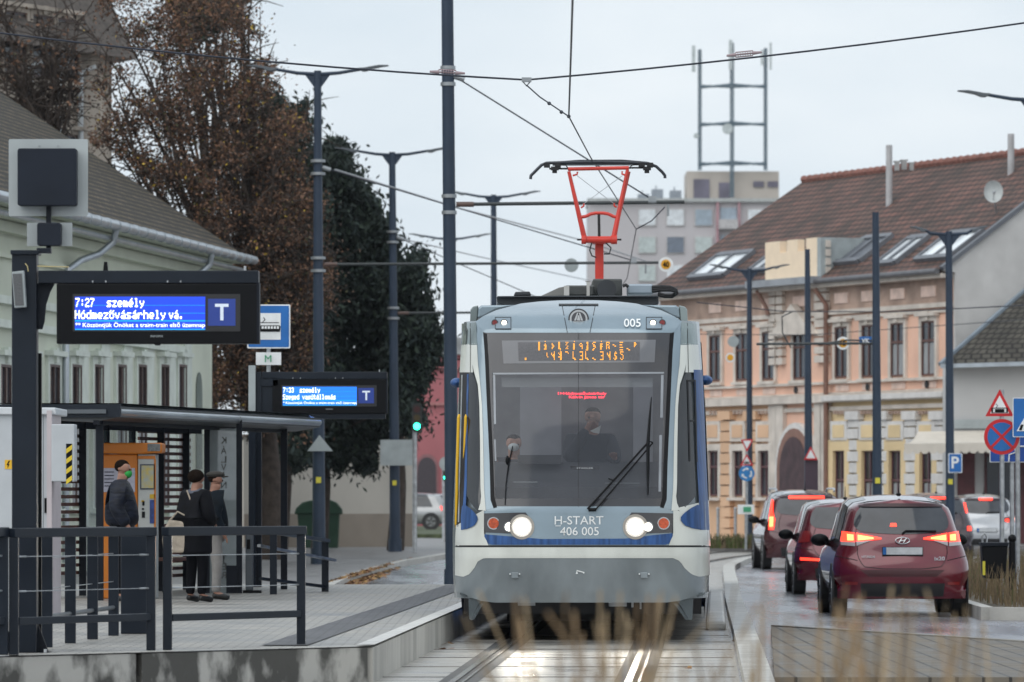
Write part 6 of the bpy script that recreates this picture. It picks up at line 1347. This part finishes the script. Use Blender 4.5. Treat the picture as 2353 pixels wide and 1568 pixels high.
tree('evergreen_tree', 'dark evergreen with paired pointed tops directly behind the russet tree', EA, 155, 2.2, (640, 655, 960), 20, 760, 60, .075, le, (4, 3, 2), seed=11, **kw)
tree('evergreen_tree', 'broad dark evergreen sloping down behind the second lamp mast', EB, 159, 2.6, (733, 742, 960), 20, 1150, 60, .075, le, (4, 3, 2), seed=12, **kw)
tree('evergreen_tree', 'smallest dark evergreen, right of the second lamp mast', EC, 157, 1.8, (908, 914, 960), 14, 300, 60, .075, le, (4, 3, 2), seed=13, **kw)
dk = [(600, 900), (700, 860), (960, 880), (940, 1010), (880, 1000), (850, 1085), (800, 1070), (740, 1060), (690, 1085), (640, 1065)]
# ------------------------------------------------------------ cars
m_tyre = mat('tyre', (.014, .014, .015), .75, bump=.3); m_rim = mat('rim', (.35, .36, .37), .3, .8); m_cg = mat('car glass', (.03, .035, .042), .05, spec=.7)
m_cgt = mat('car rear glass', (.045, .05, .06), .06, spec=.6, var=.3, sc=2)
m_tl = mat('tail light lit', (.5, .01, .01), .25, emit=(1, .045, .02), es=2.6, var=.3, sc=30); m_tl2 = mat('tail light core', (.8, .2, .05), .25, emit=(1, .26, .08), es=3.4); m_tlo = mat('tail light dull', (.22, .012, .015), .2, coat=.6); m_rev = mat('clear lens', (.42, .40, .42), .2, coat=.5)
m_bump = mat('bumper plastic', (.02, .02, .022), .55); m_chrome = mat('chrome', (.55, .56, .58), .2, .9)
OUT = [(0, .26, .62), (.0, .26, .0)]
def car(name, label, loc, rz, W, H, L, paint, tl, shape='hatch', group='cars queuing at the roundabout', rearwin=None, wiper=True, plate=True, lit=True, spoiler=True, third=None, side_dir=None, badge=None, roofrail=False):
    t = thing(name, label, 'car', loc, rz, group); M_ = fr(t); hw = W/2; sc = H/1.6
    # half outline from the rear: (fraction of half width, height at H=1.6)
    O = [(.0, .24), (.55, .23), (.84, .26), (.945, .36), (.985, .50), (1.0, .62), (.985, .75), (.945, .87), (.895, .97), (.855, 1.08), (.815, 1.2), (.775, 1.33), (.735, 1.42), (.66, 1.475), (.46, 1.51), (.25, 1.527), (0, 1.53)]
    O = [(x*hw, z*sc) for x, z in O]; full = [(-x, z) for x, z in O[::-1][:-1]]+O
    def rp(z): return interp(z/sc, [(.2, .14), (.35, .04), (.55, 0), (.70, .02), (.80, .07), (.98, .10), (1.05, .13), (1.45, .34), (1.56, .42), (1.62, .5)])
    def wz(z):
        pts = sorted([(zz_, x) for x, zz_ in O[3:]]); return max(.05, interp(z, pts))
    def RS(x, z): u = min(.998, abs(x)/wz(z)) if z > .36*sc else min(.98, abs(x)/hw); return rp(z)+.10*u*u+.42*(1-(1-u**7)**.22)
    HR = 1.53*sc
    def top(y): return interp(y/L, [(0, 1), (.10, 1.018), (.22, 1.038), (.36, 1.046), (.5, 1.035), (.60, .99), (.78, .67), (.88, .63), (.97, .53), (1, .45)])
    NS = 26; rows = []
    for i in range(NS+1):
        f = i/NS; row = []
        for (x, z) in full:
            y0 = RS(x, z); zb = .95*sc; tp_ = top(f*L)
            z2 = z if z <= .9*sc and tp_ >= .6 else (z*(1-(1-tp_/.6)*.55*(z/(.9*sc))) if z <= .9*sc else None)
            if z2 is None:
                lim = HR*tp_; z2 = min(z, .9*sc)+(z-.9*sc)*max(0, (lim-.9*sc)/(HR-.9*sc)) if lim > .9*sc else lim
            pl = interp(f, [(0, 1), (.06, 1), (.8, 1), (.93, .95), (1, .80)])
            rows_y = y0+(L-y0)*f-(.35*(abs(x)/hw)**3 if f > .95 else 0)
            row.append(V((x*pl, rows_y, z2)))
        rows.append(row)
    mb = MB(); n_ = len(full); vs = [M_ @ p for r_ in rows for p in r_]; mb.add(vs, [(i*n_+k, i*n_+k+1, (i+1)*n_+k+1, (i+1)*n_+k) for i in range(NS) for k in range(n_-1)])
    mb.add([M_ @ p for p in rows[-1]], [tuple(range(n_))])
    nu = 30; nz_ = 24
    def rear(u, v): z = (.24+(1.528-.24)*v)*sc; x = (u*2-1)*wz(z)*.998; return M_ @ V((x, RS(x, z), z))
    mb.grid(rear, nu, nz_); mb.add([M_ @ V(p) for p in ((-hw*.9, .3, .24*sc), (hw*.9, .3, .24*sc), (hw*.9, L-.3, .24*sc), (-hw*.9, L-.3, .24*sc))], [(0, 1, 2, 3)])
    body = mb.build('body', paint, t, smooth=True)
    # side glass
    for sgn in (-1, 1):
        mb = MB(); ks = [k for k in range(n_-1) if .95*sc < (full[k][1]+full[k+1][1])/2 < 1.50*sc and (full[k][0] > 0) == (sgn > 0)]
        for i in range(2, 19):
            if i in (7, 12): continue
            for k in ks:
                ps = [rows[i][k], rows[i][k+1], rows[i+1][k+1], rows[i+1][k]]; mb.add([M_ @ (p+V((sgn*.006, 0, .002))) for p in ps], [(0, 1, 2, 3)])
        mb.build('side_window', m_cg, t)
    def pt(x, z, o=0.): return M_ @ V((x, RS(x, z)-o, z))
    def patch(nm, m_, A_, B_, nt_=8, ns=6, off=.008, par=None):
        a = sample(A_, nt_); b = sample(B_, nt_); q = MB(); q.grid(lambda u, v: pt((a[round(v*nt_)][0]*(1-u)+b[round(v*nt_)][0]*u)*hw, (a[round(v*nt_)][1]*(1-u)+b[round(v*nt_)][1]*u)*sc, off), ns, nt_); return q.build(nm, m_, par or t, smooth=True)
    rw = rearwin or ([(-.72, 1.42), (-.77, 1.2), (-.74, 1.05), (-.60, 1.0)], [(.72, 1.42), (.77, 1.2), (.74, 1.05), (.60, 1.0)])
    q = MB(); rwt, rwb = (rearwin or [(-.70, 1.45), (0, 1.50), (.70, 1.45)]), [(-.70, 1.08), (-.55, 1.01), (0, .965), (.55, 1.01), (.70, 1.08)]
    win = patch('rear_window', m_cgt, [(-.58, 1.455), (-.66, 1.36), (-.70, 1.25), (-.69, 1.17), (-.60, 1.115)], [(.58, 1.455), (.66, 1.36), (.70, 1.25), (.69, 1.17), (.60, 1.115)], 10, 14, .008)
    q = MB(); q.grid(lambda u, v: pt(((u*2-1)*.60)*hw, (1.115-.032*(1-(u*2-1)**2)*v)*sc, .008), 14, 2); q.build('window_lower_edge', m_cgt, win, smooth=True)
    if spoiler: patch('spoiler_edge', mat('spoiler dark', (.03, .004, .008), .3), [(-.60, 1.485), (-.63, 1.44)], [(.60, 1.485), (.63, 1.44)], 2, 16, .03)
    ln_ = MB()
    for pts in ([(-.60, 1.10), (-.66, .95), (-.66, .80), (-.58, .66), (-.3, .63), (.3, .63), (.58, .66), (.66, .80), (.66, .95), (.60, 1.10)], [(-.97, .80), (-.66, .74)], [(.66, .74), (.97, .80)]):
        s2 = sample(pts, 30); ln_.tube([pt(x*hw, z*sc, .004) for x, z in s2], .0045, 4)
    ln_.build('panel_gap', m_black, t)
    for sgn in (-1, 1):
        f = lambda P_: [(x*sgn, z) for x, z in P_]
        for nm, m_, A_, B_, of in tl: patch(nm, m_, f(A_), f(B_), 6, 4, of)
        mb = MB(); c = M_ @ V((sgn*(hw+.045), L*.60, .99*sc)); mb.ball(c, (.125, .10, .085), 12, 8); mb.tube([M_ @ V((sgn*hw*.84, L*.61, .93*sc)), c], .045); mb.build('wing_mirror', m_black, t, smooth=True)
    if plate:
        c = pt(0, (plate if plate is not True else .66)*sc, .02); ux = M_.to_3x3() @ V((1, 0, 0)); mb = MB()
        mb.prism([c+ux*x+V((0, 0, z)) for x, z in ((-.27, -.062), (.27, -.062), (.27, .055), (-.27, .055))], M_.to_3x3() @ V((0, .012, 0))); pl_ = mb.build('number_plate', m_black, t)
        mb = MB(); e = M_.to_3x3() @ V((0, -.003, 0)); mb.prism([c+e+ux*x+V((0, 0, z)) for x, z in ((-.215, -.045), (.26, -.045), (.26, .05), (-.215, .05))], M_.to_3x3() @ V((0, .003, 0))); mb.build('plate_field', mat('plate field', (.52, .54, .56), .5, var=.12, sc=9), pl_)
        mb = MB(); mb.prism([c+e+ux*x+V((0, 0, z)) for x, z in ((-.262, -.045), (-.218, -.045), (-.218, .05), (-.262, .05))], M_.to_3x3() @ V((0, .003, 0))); mb.build('plate_band', m_blue, pl_)
    patch('rear_bumper', m_bump, [(-.62, .44), (-.60, .27)], [(.62, .44), (.60, .27)], 3, 12, .012)
    if third: patch('brake_light', m_tl, [(-third[0], third[1]-.04+third[2]), (-third[0], third[1]-.04-third[2])], [(third[0], third[1]-.04+third[2]), (third[0], third[1]-.04-third[2])], 1, 8, .035)
    if wiper: mb = MB(); mb.tube([pt(.0, 1.09*sc, .02), pt(.05*hw, 1.125*sc, .03), pt(.5*hw, 1.12*sc, .03)], .012); mb.build('rear_wiper', m_black, t)
    mb = MB(); mb.tube([M_ @ V((0, .75, H-.005)), M_ @ V((.0, .68, H+.19))], [.009, .003], 6); mb.ball(M_ @ V((0, .76, H)), (.035, .06, .025)); mb.build('aerial', m_black, t)
    for y in (.78*L/4.1, L-.85*L/4.1):
        for sgn in (-1, 1):
            x1 = sgn*(hw+.004); x0 = sgn*(hw-.20); r_ = .32*max(1, sc); w_ = MB(); w_.cyl(M_ @ V((x0, y, r_)), M_ @ V((x1-.01*sgn, y, r_)), r_, n=28); wo = w_.build('wheel', m_tyre, t, bevel=.02)
            w_ = MB(); w_.cyl(M_ @ V((x1-.02*sgn, y, r_)), M_ @ V((x1+.004*sgn, y, r_)), r_*.64, n=24); w_.build('rim', m_rim, wo)
            w_ = MB()
            for k in range(5): a = 2*math.pi*k/5; w_.bar(M_ @ V((x1+.006*sgn, y+.05*math.cos(a), r_+.05*math.sin(a))), M_ @ V((x1+.006*sgn, y+r_*.6*math.cos(a+.5), r_+r_*.6*math.sin(a+.5))), .02, .05)
            w_.build('spokes', m_black, wo)
            w_ = MB(); w_.cyl(M_ @ V((sgn*(hw-.02), y, r_+.01)), M_ @ V((sgn*(hw+.002), y, r_+.01)), r_*1.15, n=28); w_.build('wheel_arch', m_bump, t)
    return t, pt, patch, sc, hw, M_
def paint(n_, c): return mat(n_, c, .22, .25, var=.05, coat=1.)
TLb = [('tail_light', m_tl, [(.31, 1.035), (.31, 1.015)], [(.67, 1.10), (.67, .985)], .014), ('tail_light_core', m_tl2, [(.42, 1.04), (.42, 1.02)], [(.65, 1.075), (.65, 1.0)], .020), ('reversing_lens', m_rev, [(.45, 1.0), (.50, .985)], [(.67, .985), (.67, .93)], .014),
       ('tail_light', m_tl, [(.69, 1.10), (.69, .98)], [(.86, 1.12), (.885, .985)], .014), ('tail_light_core', m_tl2, [(.71, 1.075), (.71, 1.0)], [(.80, 1.085), (.80, 1.0)], .020), ('reversing_lens', m_rev, [(.69, .98), (.69, .925)], [(.885, .985), (.89, .94)], .014), ('reflector', m_tlo, [(.66, .46), (.66, .42)], [(.84, .46), (.84, .42)], .014)]
k = 75/F; c5 = Xp(2075, 75)
t, pt, patch, sc, hw, M_ = car('parked_car' if 0 else 'car', 'large dark red hatchback with lit tail lights and blank plate, nearest of the cars', (c5, 75, 0), R(.5), 1.80, 1.62, 4.1, paint('car red', (.135, .005, .018)), TLb, plate=.86)
def cpt(px, py, o=.02): return pt((px-2075)*k, (1418-py)*k, o)
mb = MB(); q = [cpt(2075+16*math.cos(a), 1242+7.5*math.sin(a), .03) for a in [2*math.pi*i/28 for i in range(29)]]; mb.tube(q, .007, 6); mb.tube([cpt(2067, 1247, .03), cpt(2073, 1237, .03)], .008); mb.tube([cpt(2077, 1247, .03), cpt(2084, 1237, .03)], .008); mb.tube([cpt(2070, 1243, .03), cpt(2080, 1241, .03)], .007); mb.build('badge', m_chrome, t)
text('HYUNDAI', 'badge_lettering', m_chrome, t, cpt(1996, 1279, .03), 30*k, 6*k, bold=.02); text('ix20', 'badge_lettering', m_chrome, t, cpt(2160, 1283, .03), 24*k, 9*k, bold=.02)
patch('bumper_shadow_line', mat('bumper recess', (.05, .004, .008), .35), [(-.62, .615), (-.50, .53)], [(.62, .615), (.50, .53)], 3, 14, .004)
mb = MB(); mb.box((0, 0, 0), (.10, .01, .05), M=M_ @ Matrix.Translation(((2052-2075)*k, .45, 1.20))); mb.build('reflected_lamp', m_tl, t) if 0 else None
patch('centre_lamp', m_tl, [(-.165, 1.225), (-.175, 1.18)], [(-.085, 1.225), (-.075, 1.18)], 1, 3, .014)
TLs = [('tail_light', m_tlo, [(.70, 1.06), (.72, .88)], [(.87, 1.06), (.93, .86)], .014)]
t, pt, patch, sc, hw, M_ = car('car', 'small dark red car partly hidden behind the nearest hatchback', (Xp(1948, 92), 92, 0), R(0), 1.70, 1.56, 3.7, paint('small car red', (.13, .006, .018)), TLs, spoiler=False)
patch('reflector', m_tl, [(-.90, .62), (-.90, .575)], [(-.50, .60), (-.50, .56)], 1, 5, .014)
TLv = [('tail_light', m_tl, [(.755, 1.40), (.79, 1.14), (.74, 1.04), (.78, .80)], [(.79, 1.40), (.85, 1.14), (.875, 1.04), (.90, .80)], .018), ('tail_light_core', m_tl2, [(.78, 1.06), (.80, .86)], [(.86, 1.06), (.88, .86)], .026)]
t, pt, patch, sc, hw, M_ = car('car', 'tall dark red estate with upright tail lights and wide high brake light', (Xp(1856, 123), 123, 0), R(1.5), 1.86, 1.74, 4.7, paint('suv red', (.06, .007, .013)), TLv, third=(.42, 1.485, .028))
for sgn in (-1, 1): mb = MB(); mb.tube([M_ @ V((sgn*.62, .6, 1.70)), M_ @ V((sgn*.64, .8, 1.76)), M_ @ V((sgn*.64, 2.6, 1.76)), M_ @ V((sgn*.62, 2.8, 1.70))], .022); mb.build('roof_rail', m_chrome, t)
TLw = [('tail_light', m_tlo, [(.50, .99), (.52, .87)], [(.89, 1.02), (.93, .87)], .014), ('tail_light_core', m_tl2, [(.70, .97), (.72, .88)], [(.84, .98), (.82, .88)], .022), ('tail_light', m_tl, [(.55, .94), (.56, .88)], [(.66, .95), (.66, .87)], .020)]
t, pt, patch, sc, hw, M_ = car('car', 'white compact off-roader with glowing tail lights at the right end of the queue', (Xp(2268, 152), 152, 0), R(2), 1.82, 1.66, 4.4, paint('car white', (.50, .52, .55)), TLw, third=(.20, 1.50, .03))
TLd = [('tail_light', m_tl, [(.73, 1.38), (.77, 1.12)], [(.80, 1.36), (.85, 1.12)], .018), ('tail_light', m_tl, [(.78, .80), (.78, .70)], [(.90, .80), (.90, .70)], .018)]
car('car', 'dark car with high side tail light between the red hatchback and the white one', (Xp(2160, 142), 142, 0), R(3), 1.80, 1.68, 4.3, paint('car dark', (.05, .035, .045)), TLd, third=(.22, 1.515, .03))
car('car', 'pale car of which only the roof shows above the nearest red cars', (Xp(1985, 158), 158, 0), R(2), 1.72, 1.58, 4.2, paint('car pale', (.4, .42, .45)), TLs, spoiler=False)
t, pt, patch, sc, hw, M_ = car('car', 'silver estate car side-on in front of the red building', (Xp(1038, 236), 235, .22), R(90), 1.74, 1.52, 4.4, paint('car silver', (.36, .37, .38)), [('tail_light', m_tl, [(.80, 1.0), (.80, .78)], [(.95, 1.02), (.96, .78)], .02)], group=None)

# ------------------------------------------------------------ road signs on the right
def sgn_post(px, Y, z1, label, cat='sign', base=.1, r=.035, name='road_sign', group=None):
    t = thing(name, label, cat, (Xp(px, Y), Y, base), 0, group); mb = MB(); mb.cyl((Xp(px, Y), Y+.05, base), (Xp(px, Y), Y+.05, z1), r); mb.build('post', m_steel, t, smooth=True); return t
YS1 = 84
t = sgn_post(2303, YS1, Z(895, YS1), 'tram warning triangle above a round no-stopping sign on one grey post')
def tri(cx_, yt, yb, h_, Y, par, inv=False, border=.13, sym=None):
    mb = MB(); P3 = [(cx_-h_, yb), (cx_+h_, yb), (cx_, yt)]; mb.plate(P3, Y, .015); o = mb.build('triangle', m_red, par); c = ((P3[0][0]+P3[1][0]+P3[2][0])/3, (yb+yb+yt)/3)
    mb = MB(); mb.plate([(c[0]+(x-c[0])*(1-border*2.6), c[1]+(y-c[1])*(1-border*2.6)) for x, y in P3], Y-.004, .004); mb.build('sign_field', m_signwhite, o); return o
def tramsym(cx_, cy_, w_, Y, par, m_=m_black):
    mb = MB(); mb.pbox(cx_-w_*.28, cy_-w_*.10, cx_+w_*.28, cy_+w_*.10, Y, .002); mb.pbox(cx_-w_*.5, cy_-w_*.14, cx_-w_*.40, cy_+w_*.12, Y, .002); mb.pbox(cx_+w_*.40, cy_-w_*.14, cx_+w_*.5, cy_+w_*.12, Y, .002); mb.pbox(cx_-w_*.5, cy_-w_*.18, cx_+w_*.5, cy_-w_*.13, Y, .002)
    mb.pbox(cx_-w_*.5, cy_+w_*.10, cx_+w_*.5, cy_+w_*.13, Y, .002); mb.plate([(cx_-w_*.2, cy_-w_*.18), (cx_-w_*.10, cy_-w_*.30), (cx_-w_*.2, cy_-w_*.42), (cx_-w_*.23, cy_-w_*.40), (cx_-w_*.14, cy_-w_*.30), (cx_-w_*.23, cy_-w_*.18)], Y, .002); return mb.build('tram_pictogram', m_, par)
o = tri(2297, 895, 957, 33, YS1, t); tramsym(2297, 944, 38, YS1-.008, o)
mb = MB(); mb.plate(circ(2302, 1004, 41, 48), YS1, .015); o = mb.build('round_plate', m_red, t); mb = MB(); mb.plate(circ(2302, 1004, 33, 48), YS1-.004, .004); o2 = mb.build('blue_field', m_blue, o)
mb = MB()
for a in (45, -45): u_ = (math.cos(R(a)), math.sin(R(a))); v_ = (-u_[1], u_[0]); mb.plate([(2302+u_[0]*i*34+v_[0]*j*3, 1004+u_[1]*i*34+v_[1]*j*3) for i, j in ((-1, -1), (1, -1), (1, 1), (-1, 1))], YS1-.008-(.001 if a > 0 else 0), .002)
mb.build('red_cross', m_red, o2)
t = sgn_post(2339, YS1+2, Z(940, YS1), 'square blue pedestrian crossing sign cut by the right edge')
mb = MB(); mb.plate(rrect(2327, 914, 2417, 1005, 3), YS1-.1, .015); o = mb.build('sign_plate', m_signwhite, t); mb = MB(); mb.plate(rrect(2329, 916, 2415, 1003, 2), YS1-.105, .004); mb.build('blue_field', m_blue, o)
mb = MB(); mb.plate([(2336, 991), (2408, 991), (2372, 930)], YS1-.11, .004); mb.build('white_triangle', m_signwhite, o)
mb = MB()
for x in (2341, 2357, 2373, 2389): mb.plate([(x, 989), (x+7, 989), (x+11, 976), (x+5, 976)], YS1-.114, .003)
mb.plate([(2368, 978), (2372, 960), (2366, 950), (2374, 943), (2380, 955), (2376, 978)], YS1-.114, .003); mb.build('walker_pictogram', m_black, o)
t = sgn_post(2326, YS1+6, Z(1050, YS1+6), 'dark blue direction board partly hidden behind the no-stopping sign')
mb = MB(); mb.plate(rrect(2274, 1000, 2440, 1063, 2), YS1+6, .015); o = mb.build('board', m_signwhite, t); mb = MB(); mb.plate(rrect(2276, 1002, 2438, 1061, 2), YS1+5.99, .004); mb.build('blue_field', mat('board blue', (.008, .06, .30), .4), o)
mb = MB(); mb.tube([P(2318, 1061, YS1+5.98), P(2319, 1045, YS1+5.98), P(2334, 1040, YS1+5.98), P(2330, 1020, YS1+5.98)], .012, 6); mb.tube([P(2332, 1026, YS1+5.98), P(2370, 1026, YS1+5.98)], .012, 6); mb.build('route_line', m_signwhite, o)
# parking sign on mast
YK = 139.7; t = thing('parking_sign', 'square blue P sign fixed to the lamp mast right of centre', 'sign', P(2194, 1087, YK)); mb = MB(); mb.plate(rrect(2179, 1042, 2211, 1087, 2), YK, .02); o = mb.build('sign_plate', m_signwhite, t); mb = MB(); mb.plate(rrect(2181, 1044, 2209, 1085, 2), YK-.01, .01); mb.build('blue_field', m_blue, o); text('P', 'lettering', m_signwhite, o, P(2195, 1063, YK-.02), 17*YK/F, 27*YK/F, bold=.02)
# left cluster in front of the orange part
Yq = 163; t = sgn_post(1716, Yq, Z(1010, Yq), 'post with yield triangle, warning triangle and blue roundabout disc', base=.1)
mb = MB(); mb.plate([(1702, 1010), (1731, 1010), (1716, 1039)], Yq, .02); o = mb.build('yield_triangle', m_red, t); mb = MB(); mb.plate([(1707, 1013), (1726, 1013), (1716, 1032)], Yq-.01, .01); mb.build('sign_field', m_signwhite, o)
o = tri(1716, 1043, 1070, 15, Yq, t); tramsym(1716, 1064, 14, Yq-.02, o)
mb = MB(); mb.plate(circ(1716, 1088, 18, 32), Yq, .02); o = mb.build('round_plate', mat('roundabout blue', (.02, .20, .50), .4), t)
mb = MB()
for a in (90, 210, 330):
    p = [(1716+r_*math.cos(R(a+d)), 1088+r_*math.sin(R(a+d))) for r_, d in ((12.5, 0), (12.5, 35), (12.5, 60), (15, 60), (10.5, 88), (6.5, 60), (9, 60), (9, 35), (9, 0))]; mb.plate(p, Yq-.01, .008)
mb.build('arrows', m_signwhite, o)
t = thing('road_sign', 'white rimmed warning triangle on the mast before the arched doorway', 'sign', P(1863, 1056, 165.6)); tri(1863, 1026, 1057, 16, 165.6, t)
mb = MB(); mb.pbox(1850, 1057, 1880, 1130, 165.7, .1); o = mb.build('mast_cabinet', mat('box plum', (.05, .03, .045), .6), t)
t = sgn_post(1714, 158, Z(1160, 158), 'low white sign with a green patch at the far side of the track', base=.1); mb = MB(); mb.pbox(1695, 1160, 1733, 1182, 158, .03); o = mb.build('sign_plate', m_signwhite, t); mb = MB(); mb.pbox(1708, 1165, 1726, 1177, 157.98, .02); mb.build('green_patch', mat('patch green', (.05, .30, .16), .5), o)
t = sgn_post(2303, 83.0, .5, 'short stub', base=.1) if 0 else None
# low bollard posts at the far kerb
for px, lb in ((1650, 'grey bollard post at the far kerb just right of the tram'), (1690, 'grey bollard post at the far kerb left of the low white sign')):
    t = thing('bollard', lb, 'bollard', G(px, 1245, .12), 0, 'bollards at the far kerb'); b = G(px, 1245, .12); mb = MB(); mb.cyl(b, b+V((0, 0, 1.05)), .05); mb.build('post', m_steel, t, smooth=True); mb = MB(); mb.ball(b+V((0, 0, 1.06)), .06); mb.build('cap', m_steel, t)
# litter bin and its post, dark bollard
Yb_ = 81; base = HY+(EYE-.13)*F/Yb_
t = thing('litter_bin', 'black litter bin with yellow strip standing on the planted verge', 'bin', P(2285, base, Yb_))
mb = MB(); mb.plate([(2256, 1255), (2316, 1255), (2312, 1318), (2310, 1330), (2264, 1330), (2260, 1318)], Yb_, .35); mb.build('body', m_black, t, bevel=.015)
mb = MB(); mb.plate([(2253, 1247), (2319, 1247), (2317, 1256), (2256, 1256)], Yb_-.02, .4); mb.build('lid', m_dark2, t, bevel=.01)
mb = MB(); mb.pbox(2258, 1290, 1 and 2264, 1322, Yb_-.01, .02); mb.build('yellow_strip', MATS['tag yellow'], t); mb = MB(); mb.cyl(P(2270, base, Yb_+.1), P(2270, 1330, Yb_+.1), .02); mb.cyl(P(2304, base, Yb_+.1), P(2304, 1330, Yb_+.1), .02); mb.build('leg', m_steel, t)
mb = MB(); mb.tube([P(2258, 1250, Yb_+.2), P(2256, 1232, Yb_+.2), P(2262, 1226, Yb_+.2), P(2268, 1234, Yb_+.2), P(2267, 1250, Yb_+.2)], .014); mb.build('handle', m_steel, t, smooth=True)
b = P(2326, base-6, 80.5); t = thing('bollard', 'black bollard with round head between bin and sign posts', 'bollard', b); mb = MB(); mb.cyl(b, P(2326, 1245, 80.5), .055, .045); mb.build('post', m_black, t, smooth=True); mb = MB(); mb.ball(P(2326, 1238, 80.5), .06); mb.build('head', m_black, t, smooth=True)
# concrete end blocks beside the tram
mb = MB(); a = G(1640, 1450, 0); mb.prism([G(1622, 1450), G(1668, 1450), G(1662, 1375), G(1628, 1375)], (0, 0, .12)); tag(mb.build('concrete_block', m_kerb, bevel=.04), 'pale rounded concrete block lying between the tram and the kerb', 'block')
# planted grasses on the verge, hedge
m_dry = [mat('dry grass', (.17, .125, .07), .9, var=.25, sc=20), mat('dry grass dark', (.12, .09, .055), .9, var=.3, sc=20), mat('green grass', (.08, .10, .03), .9, var=.3, sc=20)]
def blades(n_, fn, hlo, hhi, w_, lean=.25, name='grass', label='', seg=4, cw=(5, 4, 1), tp_=.75):
    mb = MB(); cs = [0]*cw[0]+[1]*cw[1]+[2]*cw[2]
    for _ in range(n_):
        b = fn(); h = random.uniform(hlo, hhi); a = random.uniform(0, 6.28); l = abs(random.gauss(0, lean))*h; d = V((math.cos(a), math.sin(a), 0)); s_ = V((-d.y, d.x, 0)); 
        if abs(s_.x) < .5: s_ = V((1, 0, 0))
        mb.cur = random.choice(cs); pv = None
        for i in range(seg+1):
            f = i/seg; c = b+V((0, 0, h*f*(1-.12*f)))+d*l*f*f; ww = w_*(1-f*tp_)*.5; cur = (c-s_*ww, c+s_*ww)
            if pv: mb.quad(pv[0], pv[1], cur[1], cur[0])
            pv = cur
    o = mb.build(name, m_dry); tag(o, label, 'grass', kind='stuff'); return o
def inver():
    while True:
        x = random.uniform(6.4, 16); y = random.uniform(74, 110)
        if x > 6.5+max(0, (y-82)*.04): return V((x, y, .13))
blades(14000, inver, .2, .62, .013, .18, 'planted_grass', 'dry brown ornamental grass planted on the verge behind the litter bin')
def infar(): return V((random.uniform(4.8, 9.5), random.uniform(160.3, 161.5), .12))
blades(1500, infar, .1, .5, .05, .3, 'kerb_plants', 'low green and brown plants along the far kerb', cw=(2, 3, 5))
# foreground reeds close to the camera, far out of focus
def infg():
    y = random.uniform(12.5, 17); px = random.choice([random.gauss(1370, 90), random.gauss(1390, 70), random.uniform(1650, 2300), random.gauss(1900, 190), random.gauss(1960, 160)]); return V((Xp(px, y), y, 0))
m_dry[0] = mat('reed', (.24, .165, .095), .9, var=.2, sc=20); m_dry[1] = mat('reed pale', (.33, .25, .155), .9, var=.2, sc=20)
blades(210, infg, 1.08, 1.55, .006, .16, 'foreground_reeds', 'blurred tan reed stalks rising close to the camera', 7, (5, 4, 0), tp_=-.25)
# ------------------------------------------------------------ haze
hz = bpy.data.materials.new('haze'); hz.use_nodes = True; nt = hz.node_tree
for n in list(nt.nodes): nt.nodes.remove(n)
o_ = nt.nodes.new('ShaderNodeOutputMaterial'); pv_ = nt.nodes.new('ShaderNodeVolumePrincipled'); pv_.inputs['Color'].default_value = (.86, .91, 1, 1); pv_.inputs['Density'].default_value = .00007; pv_.inputs['Anisotropy'].default_value = .2
nt.links.new(pv_.outputs[0], o_.inputs['Volume'])
mb = MB(); mb.box((0, 300, 39), (900, 660, 80.2)); o = mb.build('haze', hz); tag(o, kind='stuff', label='thin pale morning haze filling the street')
